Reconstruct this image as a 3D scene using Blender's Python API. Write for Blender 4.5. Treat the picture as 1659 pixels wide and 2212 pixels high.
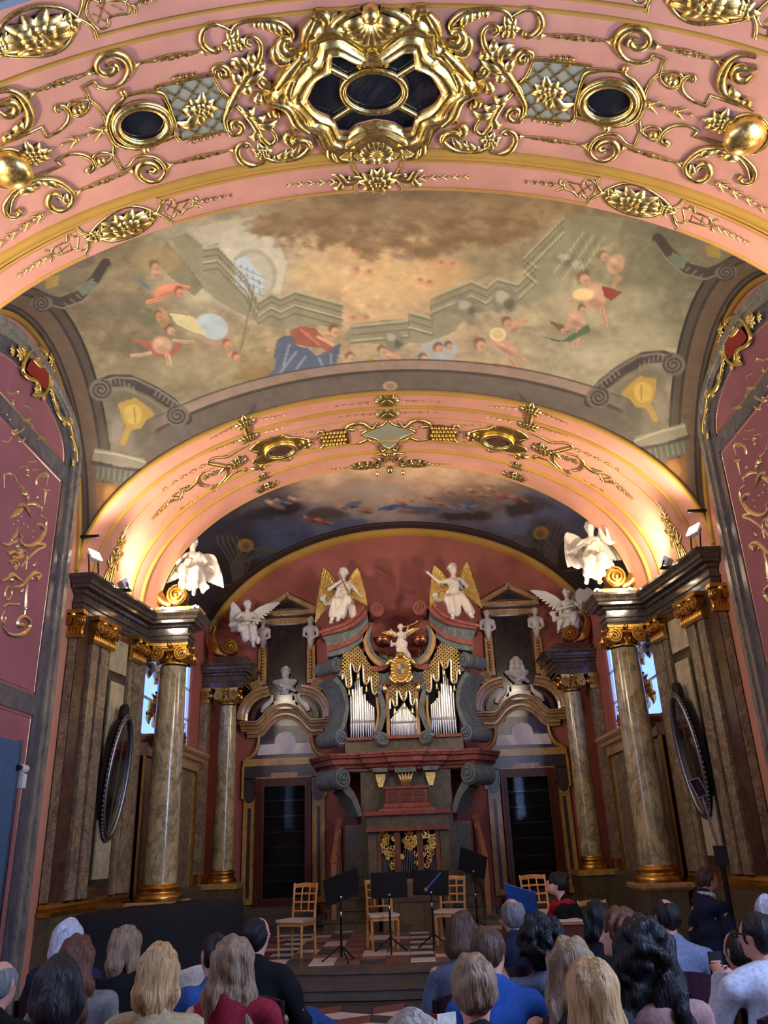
import bpy, math, random
import numpy as np
from mathutils import Vector, Matrix

for _o in list(bpy.data.objects):
    bpy.data.objects.remove(_o, do_unlink=True)
SC = bpy.context.scene
COL = SC.collection
RNG = random.Random(7)
PI = math.pi

# ------------------------------------------------------------------ camera
FPX = 1740.0
CPOS = np.array([0.0, 0.0, 1.75])
def _basis():
    p, yw, ro = math.radians(22.3), math.radians(-0.6), math.radians(-2.2)
    f = np.array([math.sin(yw) * math.cos(p), math.cos(yw) * math.cos(p), math.sin(p)])
    rt = np.array([math.cos(yw), -math.sin(yw), 0.0])
    up = np.cross(rt, f)
    c, s = math.cos(ro), math.sin(ro)
    return c * rt + s * up, -s * rt + c * up, f
CR, CU, CF = _basis()
cam_d = bpy.data.cameras.new('camera')
cam_d.sensor_fit = 'VERTICAL'
cam_d.sensor_height = 24.0
cam_d.lens = FPX / 2212.0 * 24.0
cam_d.clip_start = 0.05
cam = bpy.data.objects.new('camera', cam_d)
cam.matrix_world = Matrix(((CR[0], CU[0], -CF[0], CPOS[0]), (CR[1], CU[1], -CF[1], CPOS[1]), (CR[2], CU[2], -CF[2], CPOS[2]), (0, 0, 0, 1)))
COL.objects.link(cam)
SC.camera = cam

# ------------------------------------------------------------------ world, exposure, daylight
SC.view_settings.view_transform = 'Standard'
SC.view_settings.look = 'None'
SC.view_settings.gamma = 1.0
SC.view_settings.use_curve_mapping = False
SC.view_settings.exposure = 0.44
try:
    SC.cycles.max_bounces = 5; SC.cycles.diffuse_bounces = 3; SC.cycles.glossy_bounces = 3; SC.cycles.transmission_bounces = 4
    SC.cycles.caustics_reflective = False; SC.cycles.caustics_refractive = False
except Exception:
    pass
wd = bpy.data.worlds.new('world'); SC.world = wd
wd.use_nodes = True
wd.node_tree.nodes['Background'].inputs[0].default_value = (0.45, 0.6, 1.0, 1)
wd.node_tree.nodes['Background'].inputs[1].default_value = 0.3

def area_light(name, loc, aim, sx, sy, power, col, spread=180):
    d = bpy.data.lights.new(name, 'AREA'); d.shape = 'RECTANGLE'; d.size = sx; d.size_y = sy
    d.energy = power; d.color = col; d.spread = math.radians(spread)
    o = bpy.data.objects.new(name, d); COL.objects.link(o); o.location = loc
    o.rotation_euler = (Vector(aim) - Vector(loc)).to_track_quat('-Z', 'Y').to_euler()
    return o
def spot_light(name, loc, aim, power, col, angle, blend=0.6, size=0.08):
    d = bpy.data.lights.new(name, 'SPOT'); d.energy = power; d.color = col
    d.spot_size = math.radians(angle); d.spot_blend = blend; d.shadow_soft_size = size
    o = bpy.data.objects.new(name, d); COL.objects.link(o); o.location = loc
    o.rotation_euler = (Vector(aim) - Vector(loc)).to_track_quat('-Z', 'Y').to_euler()
    return o
SKYBLUE = (0.45, 0.62, 1.0)
# daylight enters through the glowing panes of the nave and choir windows (built with the walls); the lamps are floodlights on the cornices
# ------------------------------------------------------------------ helpers
def ray(px, py):
    d = (px - 829.5) / FPX * CR - (py - 1106) / FPX * CU + CF
    return d / np.linalg.norm(d)
def at(px, py, X=None, Y=None, Z=None):
    d = ray(px, py)
    t = (X - CPOS[0]) / d[0] if X is not None else (Y - CPOS[1]) / d[1] if Y is not None else (Z - CPOS[2]) / d[2]
    return CPOS + d * t
def pix(P):
    d = np.asarray(P, float) - CPOS
    z = d @ CF
    return 829.5 + FPX * (d @ CR) / z, 1106 - FPX * (d @ CU) / z
def nrm(v):
    v = np.asarray(v, float); n = np.linalg.norm(v)
    return v / n if n > 1e-12 else v
def V(*a): return np.array(a, float)

def link(o, parent=None):
    COL.objects.link(o)
    if parent is not None:
        o.parent = parent
    return o
def tag(o, label=None, cat=None, group=None, kind=None):
    if label: o['label'] = label
    if cat: o['category'] = cat
    if group: o['group'] = group
    if kind: o['kind'] = kind
    return o
def thing(name, label, cat, loc=(0, 0, 0), rz=0.0, group=None, kind=None):
    o = bpy.data.objects.new(name, None); o.empty_display_size = 0.1
    COL.objects.link(o); o.location = loc; o.rotation_euler = (0, 0, rz)
    return tag(o, label, cat, group, kind)

class B:
    """collects vertices and faces of one mesh"""
    def __init__(s, flip=False): s.v = []; s.f = []; s.n = 0; s.flip = flip
    def add(s, v, f):
        v = np.asarray(v, float).reshape(-1, 3)
        s.v.append(v); b = s.n
        for q in f:
            q = [i + b for i in q]
            s.f.append(q)
        s.n += len(v); return s
    def box(s, lo, hi, rz=0.0, c=None):
        x0, y0, z0 = lo; x1, y1, z1 = hi
        v = np.array([(x0,y0,z0),(x1,y0,z0),(x1,y1,z0),(x0,y1,z0),(x0,y0,z1),(x1,y0,z1),(x1,y1,z1),(x0,y1,z1)], float)
        if rz:
            c = np.array(c if c is not None else ((x0+x1)/2, (y0+y1)/2, 0.0)); w = v - c
            v = np.c_[w[:,0]*math.cos(rz)-w[:,1]*math.sin(rz), w[:,0]*math.sin(rz)+w[:,1]*math.cos(rz), w[:,2]] + c
        return s.add(v, [(0,3,2,1),(4,5,6,7),(0,1,5,4),(1,2,6,5),(2,3,7,6),(3,0,4,7)])
    def bar(s, a, b, w, h=None, up=(0,0,1)):
        """box beam from a to b, width w (sideways), height h (along up)"""
        h = h or w; a = np.asarray(a, float); b = np.asarray(b, float); t = nrm(b - a)
        u = np.asarray(up, float)
        if abs(t @ u) > 0.98: u = np.array([0, 1.0, 0]) if abs(t[1]) < 0.9 else np.array([1.0, 0, 0])
        sd = nrm(np.cross(t, u)); u = np.cross(sd, t)
        v = [p + sd * i * w / 2 + u * j * h / 2 for p in (a, b) for i, j in ((-1,-1),(1,-1),(1,1),(-1,1))]
        return s.add(v, [(0,1,2,3),(7,6,5,4),(0,4,5,1),(1,5,6,2),(2,6,7,3),(3,7,4,0)])
    def grid(s, P, closeu=False, closev=False):
        """P (m,n,3) array of points -> quads"""
        m, n = P.shape[:2]; f = []
        for i in range(m if closeu else m - 1):
            for j in range(n if closev else n - 1):
                a, b_ = i, (i + 1) % m; c, d = j, (j + 1) % n
                f.append((a*n+c, a*n+d, b_*n+d, b_*n+c))
        return s.add(P.reshape(-1, 3), f)
    def lathe(s, prof, c=(0,0,0), seg=24, sx=1.0, sy=1.0, caps=True, ang=(0, 2*PI), axis='z'):
        full = abs(ang[1] - ang[0] - 2 * PI) < 1e-6
        th = np.linspace(ang[0], ang[1], seg, endpoint=not full)
        P = np.array([[(r*math.cos(t)*sx, r*math.sin(t)*sy, z) for t in th] for r, z in prof], float)
        if axis == 'y': P = np.stack([P[...,0], P[...,2], P[...,1]], -1)
        if axis == 'x': P = np.stack([P[...,2], P[...,0], P[...,1]], -1)
        P = P + np.asarray(c, float)
        b0 = s.n
        s.grid(P, closev=full)
        if caps and full:
            m = len(prof)
            if prof[0][0] > 1e-4: s.f.append([b0 + j for j in range(seg)][::-1])
            if prof[-1][0] > 1e-4: s.f.append([b0 + (m-1)*seg + j for j in range(seg)])
        return s
    def tube(s, path, r, n=8, closed=False, N=None, fw=1.0, fh=1.0, caps=True):
        """swept circle along path; r scalar or list; N: reference normals (per point) ; fw/fh scale across / along normal"""
        P = np.asarray(path, float); m = len(P)
        R = np.full(m, r, float) if np.isscalar(r) else np.interp(np.linspace(0, 1, m), np.linspace(0, 1, len(r)), r)
        if closed: T = np.roll(P, -1, 0) - np.roll(P, 1, 0)
        else: T = np.gradient(P, axis=0)
        T = T / (np.linalg.norm(T, axis=1)[:, None] + 1e-12)
        if N is None:
            nn = np.zeros_like(P); u = np.array([0, 0, 1.0]) if abs(T[0][2]) < 0.9 else np.array([0, 1.0, 0])
            for i in range(m):
                u = nrm(u - T[i] * (u @ T[i])); nn[i] = u
        else:
            nn = np.broadcast_to(np.asarray(N, float), P.shape).copy()
            nn = nn - T * (nn * T).sum(1)[:, None]; nn /= np.linalg.norm(nn, axis=1)[:, None] + 1e-12
        sd = np.cross(T, nn)
        a = np.linspace(0, 2 * PI, n, endpoint=False)
        G = P[:, None] + (sd[:, None] * np.cos(a)[None, :, None] * fw + nn[:, None] * np.sin(a)[None, :, None] * fh) * R[:, None, None]
        b0 = s.n
        s.grid(G, closeu=closed, closev=True)
        if caps and not closed:
            s.f.append([b0 + j for j in range(n)]); s.f.append([b0 + (m-1)*n + j for j in range(n)][::-1])
        return s
    def ball(s, c, r, seg=10, ring=6, M=None):
        r = (r, r, r) if np.isscalar(r) else r
        ph = np.linspace(0, PI, ring + 1); th = np.linspace(0, 2 * PI, seg, endpoint=False)
        v = [(0, 0, 1)] + [(math.sin(p)*math.cos(t), math.sin(p)*math.sin(t), math.cos(p)) for p in ph[1:-1] for t in th] + [(0, 0, -1)]
        v = np.array(v) * np.array(r)
        if M is not None: v = v @ np.asarray(M).T
        v = v + np.asarray(c, float)
        f = [(0, 1 + j, 1 + (j + 1) % seg) for j in range(seg)]
        for i in range(ring - 2):
            for j in range(seg):
                a = 1 + i * seg + j; b_ = 1 + i * seg + (j + 1) % seg
                f.append((a, a + seg, b_ + seg, b_))
        l = len(v) - 1
        f += [(l, l - seg + (j + 1) % seg, l - seg + j) for j in range(seg)]
        return s.add(v, f)
    def prism(s, poly, fr, d0, d1):
        """poly 2d list; fr = (origin,u,v,w): p = o+u*x+v*y+w*d"""
        o, u, v, w = [np.asarray(q, float) for q in fr]
        n = len(poly); P = [o + u * x + v * y + w * d for d in (d0, d1) for x, y in poly]
        f = [[i for i in range(n)][::-1], [n + i for i in range(n)]]
        f += [(i, (i + 1) % n, n + (i + 1) % n, n + i) for i in range(n)]
        return s.add(P, f)
    def strip(s, outer, inner, fr, d0, d1, closed=False):
        """flat band between two 2d polylines of equal length, given thickness"""
        o, u, v, w = [np.asarray(q, float) for q in fr]
        n = len(outer)
        G = np.array([[o + u*x0 + v*y0 + w*d0, o + u*x1 + v*y1 + w*d0, o + u*x1 + v*y1 + w*d1, o + u*x0 + v*y0 + w*d1] for (x0, y0), (x1, y1) in zip(outer, inner)])
        b0 = s.n; s.grid(G, closeu=closed, closev=True)
        if not closed:
            s.f.append([b0 + j for j in range(4)]); s.f.append([b0 + (n-1)*4 + j for j in range(4)][::-1])
        return s
    def moulding(s, path, prof, closed=False, z0=0.0):
        """horizontal moulding: path of xy points, profile (inset,z); inset to the left of travel, mitred"""
        p = np.asarray(path, float); n = len(p)
        G = np.array([[(*q, z + z0) for q in offset2d(p, d, closed)] for d, z in prof])   # (m,n,3)
        G = np.swapaxes(G, 0, 1)
        b0 = s.n; m = len(prof); s.grid(G, closeu=closed)
        if not closed:
            s.f.append([b0 + j for j in range(m)]); s.f.append([b0 + (n-1)*m + j for j in range(m)][::-1])
        return s
    def sweep(s, frames, prof, closed=False, caps=True):
        """frames [(o,u,v)], prof [(x,y)] closed polygon swept"""
        G = np.array([[np.asarray(o) + np.asarray(u)*x + np.asarray(v)*y for x, y in prof] for o, u, v in frames])
        b0 = s.n; m = len(prof); s.grid(G, closeu=closed, closev=True)
        if caps and not closed:
            s.f.append([b0 + j for j in range(m)]); s.f.append([b0 + (len(frames)-1)*m + j for j in range(m)][::-1])
        return s
    def arrays(s): return (np.concatenate(s.v) if s.v else np.zeros((0, 3))), s.f
    def out(s, name, mat, parent=None, smooth=40, mx=False, loc=None):
        v, f = s.arrays(); v = v.copy()
        if mx: v[:, 0] *= -1
        return mesh(name, v, f, mat, parent, smooth)

def offset2d(p, d, closed=False):
    n = len(p); out = []
    for i in range(n):
        a = p[i - 1] if (i > 0 or closed) else None
        b = p[(i + 1) % n] if (i < n - 1 or closed) else None
        e = [nrm(q) for q in ((p[i] - a) if a is not None else None, (b - p[i]) if b is not None else None) if q is not None]
        ns = [np.array([-q[1], q[0]]) for q in e]
        if len(ns) == 2:
            m = ns[0] + ns[1]; k = max(1 + ns[0] @ ns[1], 0.25)
            out.append(p[i] + m / k * d)
        else: out.append(p[i] + ns[0] * d)
    return np.array(out)

def mesh(name, v, f, mat, parent=None, smooth=40):
    me = bpy.data.meshes.new(name)
    me.from_pydata([tuple(q) for q in np.asarray(v, float).tolist()], [], [list(q) for q in f])
    me.update()
    if mat is not None: me.materials.append(mat if not isinstance(mat, str) else MAT[mat])
    o = bpy.data.objects.new(name, me)
    if smooth:
        me.shade_smooth()
        if smooth < 179: me.set_sharp_from_angle(angle=math.radians(smooth))
    link(o)
    if parent is not None:
        o.parent = parent
        o.matrix_parent_inverse = Matrix.LocRotScale(parent.location, parent.rotation_euler, None).inverted() if parent.type == 'EMPTY' else Matrix()
    return o
def sub(o, parent):
    """re-parent a world-space mesh under a part (a mesh that is itself world-space)"""
    o.parent = parent; return o

def cr(pts, k=6, closed=False):
    """catmull-rom through points of any dimension"""
    P = np.asarray(pts, float); n = len(P)
    if n < 3 and not closed: 
        t = np.linspace(0, 1, k + 1)[:, None]; return P[0] * (1 - t) + P[-1] * t
    out = []
    rng = range(n if closed else n - 1)
    for i in rng:
        p1, p2 = P[i], P[(i + 1) % n]
        p0 = P[i - 1] if (i > 0 or closed) else 2 * p1 - p2
        p3 = P[(i + 2) % n] if (i < n - 2 or closed) else 2 * p2 - p1
        for t in np.linspace(0, 1, k, endpoint=False):
            out.append(0.5 * ((2*p1) + (-p0+p2)*t + (2*p0-5*p1+4*p2-p3)*t*t + (-p0+3*p1-3*p2+p3)*t**3))
    if not closed: out.append(P[-1])
    return np.array(out)
def spiral2(c, r0, r1, a0, turns, n=22):
    """2d spiral from radius r0 (angle a0) to r1"""
    t = np.linspace(0, 1, n); r = r0 + (r1 - r0) * t; a = a0 + turns * 2 * PI * t
    return np.stack([c[0] + r * np.cos(a), c[1] + r * np.sin(a)], 1)
def ell2(c, rx, ry, n=32, a0=0.0, a1=2*PI, rot=0.0):
    full = abs(a1 - a0 - 2*PI) < 1e-6
    t = np.linspace(a0, a1, n, endpoint=not full); x = rx*np.cos(t); y = ry*np.sin(t)
    return np.stack([c[0] + x*math.cos(rot) - y*math.sin(rot), c[1] + x*math.sin(rot) + y*math.cos(rot)], 1)

# ------------------------------------------------------------------ signed-distance figures (surface nets)
class SDF:
    def __init__(s, lo, hi, h):
        s.lo = np.array(lo, float); s.h = h
        s.n = np.ceil((np.array(hi, float) - s.lo) / h).astype(int) + 1
        s.d = np.full(s.n, 1.0)
    def _blk(s, lo, hi):
        a = np.clip(np.floor((np.asarray(lo) - s.lo) / s.h).astype(int), 0, s.n); b = np.clip(np.ceil((np.asarray(hi) - s.lo) / s.h).astype(int) + 1, 0, s.n)
        if (b <= a).any(): return None, None
        sl = tuple(slice(i, j) for i, j in zip(a, b))
        g = [s.lo[k] + s.h * np.arange(a[k], b[k]) for k in range(3)]
        return sl, g
    def _mix(s, sl, d, k, op):
        e = s.d[sl]
        if op == 'u':
            if k <= 0: s.d[sl] = np.minimum(e, d)
            else:
                q = np.clip(0.5 + 0.5 * (e - d) / k, 0, 1); s.d[sl] = e + (d - e) * q - k * q * (1 - q)
        else:
            if k <= 0: s.d[sl] = np.maximum(e, -d)
            else:
                q = np.clip(0.5 - 0.5 * (e + d) / k, 0, 1); s.d[sl] = e + (-d - e) * q + k * q * (1 - q)
    def cap(s, a, b, r1, r2=None, k=0.02, op='u', fl=None):
        """tapered capsule; fl=(dir,scale): squash along dir"""
        r2 = r1 if r2 is None else r2; a = np.asarray(a, float); b = np.asarray(b, float)
        m = max(r1, r2) * 1.6 + k + 2.5 * s.h
        sl, g = s._blk(np.minimum(a, b) - m, np.maximum(a, b) + m)
        if sl is None: return s
        X, Y, Z = np.meshgrid(*g, indexing='ij', sparse=True); ba = b - a; L = ba @ ba + 1e-9
        t = np.clip(((X - a[0]) * ba[0] + (Y - a[1]) * ba[1] + (Z - a[2]) * ba[2]) / L, 0, 1)
        dx, dy, dz = X - a[0] - t * ba[0], Y - a[1] - t * ba[1], Z - a[2] - t * ba[2]
        if fl is not None:
            u = nrm(fl[0]); q = (dx*u[0] + dy*u[1] + dz*u[2]) * (1/fl[1] - 1)
            dx, dy, dz = dx + u[0]*q, dy + u[1]*q, dz + u[2]*q
        s._mix(sl, np.sqrt(dx*dx + dy*dy + dz*dz) - (r1 + (r2 - r1) * t), k, op); return s
    def chain(s, pts, rs, k=0.02, op='u', fl=None):
        for i in range(len(pts) - 1): s.cap(pts[i], pts[i+1], rs[i], rs[i+1], k, op, fl)
        return s
    def ell(s, c, r, k=0.02, op='u', M=None):
        c = np.asarray(c, float); r = np.asarray(r, float); m = r.max() + k + 2.5 * s.h
        sl, g = s._blk(c - m, c + m)
        if sl is None: return s
        X, Y, Z = np.meshgrid(*[q - c[i] for i, q in enumerate(g)], indexing='ij')
        if M is not None:
            M = np.asarray(M); X, Y, Z = M[0,0]*X+M[1,0]*Y+M[2,0]*Z, M[0,1]*X+M[1,1]*Y+M[2,1]*Z, M[0,2]*X+M[1,2]*Y+M[2,2]*Z
        k0 = np.sqrt((X/r[0])**2 + (Y/r[1])**2 + (Z/r[2])**2) + 1e-9
        k1 = np.sqrt((X/r[0]**2)**2 + (Y/r[1]**2)**2 + (Z/r[2]**2)**2) + 1e-9
        s._mix(sl, k0 * (k0 - 1) / k1, k, op); return s
    def cut(s, p, n):
        """remove the half space in direction n from p"""
        n = nrm(n); g = [s.lo[k] + s.h * np.arange(s.n[k]) for k in range(3)]
        X, Y, Z = np.meshgrid(*g, indexing='ij', sparse=True)
        s.d = np.maximum(s.d, (X - p[0]) * n[0] + (Y - p[1]) * n[1] + (Z - p[2]) * n[2]); return s
    def noise(s, amp, fr, seed=0, dirs=None):
        r = np.random.RandomState(seed); g = [s.lo[k] + s.h * np.arange(s.n[k]) for k in range(3)]
        X, Y, Z = np.meshgrid(*g, indexing='ij', sparse=True); w = 0
        for _ in range(4):
            q = r.normal(size=3); q = q * (np.array(dirs) if dirs is not None else 1.0); q = q / np.linalg.norm(q) * fr * r.uniform(0.6, 1.5)
            w = w + np.sin(q[0]*X + q[1]*Y + q[2]*Z + r.uniform(0, 6))
        s.d = s.d + amp * 0.5 * w; return s
    def net(s):
        d = s.d; ins = d < 0; nx, ny, nz = d.shape
        if not ins.any(): return np.zeros((0, 3)), []
        for ax in range(3):   # keep closed at the border
            sl = [slice(None)] * 3
            for e in (0, -1):
                sl2 = list(sl); sl2[ax] = e; d[tuple(sl2)] = np.maximum(d[tuple(sl2)], 1e-3)
        ins = d < 0
        cs = np.zeros((nx-1, ny-1, nz-1), int)
        for i in (0, 1):
            for j in (0, 1):
                for k in (0, 1): cs += ins[i:nx-1+i, j:ny-1+j, k:nz-1+k]
        act = (cs > 0) & (cs < 8); idx = np.argwhere(act); num = -np.ones(act.shape, int); num[act] = np.arange(len(idx))
        acc = np.zeros((len(idx), 3)); cnt = np.zeros(len(idx))
        C8 = [(i, j, k) for i in (0, 1) for j in (0, 1) for k in (0, 1)]
        for a in C8:
            for ax in range(3):
                if a[ax]: continue
                b = list(a); b[ax] = 1
                da = d[idx[:,0]+a[0], idx[:,1]+a[1], idx[:,2]+a[2]]; db = d[idx[:,0]+b[0], idx[:,1]+b[1], idx[:,2]+b[2]]
                m = (da < 0) != (db < 0); t = np.where(m, da / (da - db + 1e-12), 0)
                p = np.tile(np.array(a, float), (len(idx), 1)); p[:, ax] += t
                acc += p * m[:, None]; cnt += m
        v = s.lo + s.h * (idx + acc / np.maximum(cnt, 1)[:, None])
        F = []
        for ax in range(3):
            o = [(1, 2), (2, 0), (0, 1)][ax]
            A = np.take(ins, range(0, d.shape[ax]-1), ax); Bb = np.take(ins, range(1, d.shape[ax]), ax)
            e = np.argwhere(A != Bb); sg = A[e[:,0], e[:,1], e[:,2]]
            ok = (e[:, o[0]] > 0) & (e[:, o[1]] > 0); e = e[ok]; sg = sg[ok]
            q = []
            for du, dv in ((-1,-1),(0,-1),(0,0),(-1,0)):
                c = e.copy(); c[:, o[0]] += du; c[:, o[1]] += dv
                c = np.minimum(c, np.array(act.shape) - 1); q.append(num[c[:,0], c[:,1], c[:,2]])
            q = np.stack(q, 1); q = np.where(sg[:, None], q, q[:, ::-1]); F.append(q[(q >= 0).all(1)])
        return v, np.concatenate(F).tolist()
    def out(s, name, mat, parent=None, xf=None):
        v, f = s.net()
        if xf is not None: v = xf(v)
        return mesh(name, v, f, mat, parent, 180)
def rotm(ax, a):
    return np.array(Matrix.Rotation(a, 3, ax))
# ------------------------------------------------------------------ materials
MAT = {}
def lin(c):
    return tuple(((q / 12.92) if q <= 0.04045 else ((q + 0.055) / 1.055) ** 2.4) for q in c)
def s255(r, g, b): return lin((r / 255, g / 255, b / 255))
class NT:
    def __init__(s, name, rough=0.5, metal=0.0, spec=0.5):
        m = bpy.data.materials.new(name); m.use_nodes = True; s.m = m; s.t = m.node_tree
        s.b = s.t.nodes['Principled BSDF']; s.b.inputs['Roughness'].default_value = rough
        s.b.inputs['Metallic'].default_value = metal; s.b.inputs['Specular IOR Level'].default_value = spec
        MAT[name] = m
    def n(s, typ, **k):
        o = s.t.nodes.new(typ)
        for a, b in k.items():
            if a in o.inputs: o.inputs[a].default_value = b
            else: setattr(o, a, b)
        return o
    def l(s, a, b): s.t.links.new(a, b)
    def coord(s, sc=(1, 1, 1), rot=(0, 0, 0)):
        c = s.n('ShaderNodeTexCoord'); m = s.n('ShaderNodeMapping'); m.inputs['Scale'].default_value = sc; m.inputs['Rotation'].default_value = rot
        s.l(c.outputs['Object'], m.inputs['Vector']); return m.outputs['Vector']
    def noise(s, vec, scale, detail=4, rough=0.55, dist=0.0):
        q = s.n('ShaderNodeTexNoise'); q.inputs['Scale'].default_value = scale; q.inputs['Detail'].default_value = detail
        q.inputs['Roughness'].default_value = rough; q.inputs['Distortion'].default_value = dist
        if vec is not None: s.l(vec, q.inputs['Vector'])
        return q.outputs['Fac']
    def ramp(s, fac, stops, interp='LINEAR'):
        r = s.n('ShaderNodeValToRGB'); r.color_ramp.interpolation = interp; e = r.color_ramp.elements
        while len(e) < len(stops): e.new(0.5)
        for q, (p, c) in zip(e, stops): q.position = p; q.color = (*c[:3], 1)
        s.l(fac, r.inputs['Fac']); return r.outputs['Color']
    def mix(s, fac, a, b, mode='MIX'):
        x = s.n('ShaderNodeMix', data_type='RGBA', blend_type=mode)
        for i, v in ((0, fac), (6, a), (7, b)):
            if hasattr(v, 'is_linked') or hasattr(v, 'links'): s.l(v, x.inputs[i])
            elif i == 0: x.inputs[0].default_value = v
            else: x.inputs[i].default_value = (*v[:3], 1)
        return x.outputs[2]
    def col(s, v):
        if hasattr(v, 'links'): s.l(v, s.b.inputs['Base Color'])
        else: s.b.inputs['Base Color'].default_value = (*v[:3], 1)
        return s
    def bump(s, h, dist=0.01, strength=0.5):
        q = s.n('ShaderNodeBump'); q.inputs['Strength'].default_value = strength; q.inputs['Distance'].default_value = dist
        s.l(h, q.inputs['Height']); s.l(q.outputs['Normal'], s.b.inputs['Normal']); return s

def plaster(name, c, var=0.12, rough=0.75):
    m = NT(name, rough, 0, 0.3); v = m.coord()
    f = m.noise(v, 1.3, 5, 0.6); g = m.noise(v, 9, 4)
    dk = tuple(q * (1 - var * 1.6) for q in c); lt = tuple(min(1, q * (1 + var)) for q in c)
    a = m.ramp(f, [(0.3, dk), (0.7, lt)]); m.col(m.mix(0.15, a, m.ramp(g, [(0.3, dk), (0.75, lt)]))); m.bump(g, 0.004, 0.25)
def marble(name, cols, vein, sc=1.2, rough=0.18, stretch=(1, 1, 0.6), vsc=1.6, vw=0.03, vs=0.5):
    m = NT(name, rough, 0, 0.5); v = m.coord(stretch)
    f = m.noise(v, sc, 8, 0.62, 1.4); f2 = m.noise(v, sc * 4.5, 6, 0.65, 0.8)
    n = len(cols); a = m.ramp(f, [(0.28 + 0.46 * i / (n - 1), c) for i, c in enumerate(cols)])
    b = m.ramp(f2, [(0.3 + 0.4 * i / (n - 1), c) for i, c in enumerate(cols[::-1])])
    c = m.mix(0.38, a, b)
    vf = m.noise(v, vsc, 7, 0.6, 2.2)
    x = m.n('ShaderNodeMath', operation='SUBTRACT'); m.l(vf, x.inputs[0]); x.inputs[1].default_value = 0.5
    y = m.n('ShaderNodeMath', operation='ABSOLUTE'); m.l(x.outputs[0], y.inputs[0])
    k = m.ramp(y.outputs[0], [(0.0, (1, 1, 1)), (vw, (0, 0, 0))])
    kk = m.n('ShaderNodeMath', operation='MULTIPLY'); m.l(k, kk.inputs[0]); kk.inputs[1].default_value = vs; m.col(m.mix(kk.outputs[0], c, vein)); return m
def gold(name, c, rough=0.26, dark=(0.30, 0.17, 0.03)):
    m = NT(name, rough, 1.0); v = m.coord(); f = m.noise(v, 30, 4); g = m.noise(v, 5, 3)
    m.col(m.mix(m.ramp(g, [(0.35, (0, 0, 0)), (0.75, (0.5, 0.5, 0.5))]), c, dark)); m.bump(f, 0.004, 0.35)
    r = m.ramp(f, [(0.3, (rough * 0.75,) * 3), (0.8, (rough * 1.5,) * 3)]); m.l(r, m.b.inputs['Roughness'])
def plain(name, c, rough=0.6, metal=0.0, spec=0.4, var=0.15, nsc=14, bump=0.0):
    m = NT(name, rough, metal, spec); v = m.coord(); f = m.noise(v, nsc, 4)
    m.col(m.ramp(f, [(0.3, tuple(q * (1 - var) for q in c)), (0.7, tuple(min(1, q * (1 + var)) for q in c))]))
    if bump: m.bump(f, bump, 0.6)
    return m
def wood(name, c, c2, rough=0.4, sc=(6, 6, 0.7)):
    m = NT(name, rough, 0, 0.4); v = m.coord(sc); f = m.noise(v, 3.0, 5, 0.6, 0.8); m.col(m.ramp(f, [(0.3, c), (0.7, c2)]))
def hairmat(name, c, c2, sc=60):
    m = NT(name, 0.5, 0, 0.3); v = m.coord((1, 1, 0.12)); f = m.noise(v, sc, 3, 0.6, 0.3); m.col(m.ramp(f, [(0.3, c), (0.72, c2)])); m.bump(f, 0.02, 0.8)
def emis(name, c, st):
    m = NT(name, 0.4); m.col(c); m.b.inputs['Emission Color'].default_value = (*c, 1); m.b.inputs['Emission Strength'].default_value = st

PINK = s255(207, 145, 118)
plaster('pink_plaster', PINK)
plaster('rose_plaster', s255(170, 98, 86), 0.14)
plaster('daylit_pink_plaster', s255(160, 102, 106), 0.12)  # pink wall panels, with the tint of blue daylight put into the colour
plaster('ochre_plaster', s255(186, 142, 62), 0.12, 0.45)
plaster('cream_plaster', s255(205, 170, 110), 0.1)
plaster('ivory_stucco', s255(226, 214, 194), 0.08, 0.55)
plaster('white_stucco', s255(222, 216, 208), 0.08, 0.5)
plaster('grey_field', s255(150, 148, 126), 0.12, 0.6)
plaster('red_field', s255(160, 48, 34), 0.12, 0.5)
gold('gold', s255(246, 222, 140), 0.3, s255(214, 168, 74))
gold('old_gold', s255(214, 168, 84), 0.32, s255(146, 102, 42))
gold('pale_gold', s255(232, 218, 178), 0.32, s255(190, 160, 104))
marble('green_marble', [s255(79, 92, 69), s255(143, 143, 104), s255(204, 186, 138), s255(163, 133, 94), s255(117, 125, 94)], s255(70, 62, 48), 1.5, vw=0.05, vs=0.55)
marble('pilaster_marble', [s255(84, 66, 50), s255(134, 112, 82), s255(118, 114, 92), s255(172, 152, 118), s255(128, 82, 60), s255(156, 128, 94)], s255(72, 52, 44), 3.0, stretch=(1, 1, 1), vsc=2.4, vw=0.05, vs=0.5)
marble('panel_marble', [s255(132, 129, 101), s255(189, 178, 140), s255(215, 200, 160)], s255(96, 92, 70), 1.8, vw=0.02)
marble('dark_marble', [s255(52, 45, 40), s255(79, 69, 60), s255(110, 96, 81)], s255(140, 126, 104), 2.2, 0.14, vw=0.012)
marble('black_marble', [s255(30, 27, 25), s255(46, 40, 37), s255(56, 50, 46)], s255(92, 82, 72), 2.2, 0.16, vw=0.01)
marble('brown_marble', [s255(54, 38, 30), s255(84, 60, 46), s255(104, 78, 60)], s255(60, 34, 26), 2.6, 0.2, (1, 1, 1))
marble('grey_marble', [s255(94, 92, 92), s255(145, 138, 125), s255(180, 165, 138)], s255(62, 62, 72), 2.2, 0.2)
marble('blue_grey_marble', [s255(70, 68, 74), s255(92, 90, 98), s255(120, 112, 112)], s255(48, 50, 62), 2.0, 0.22)
marble('sienna_marble', [s255(150, 112, 70), s255(190, 152, 106), s255(206, 172, 128)], s255(122, 82, 50), 2.2, 0.18)
marble('yellow_marble', [s255(160, 120, 56), s255(196, 152, 80), s255(208, 172, 112)], s255(130, 92, 50), 2.6, 0.22)
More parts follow.
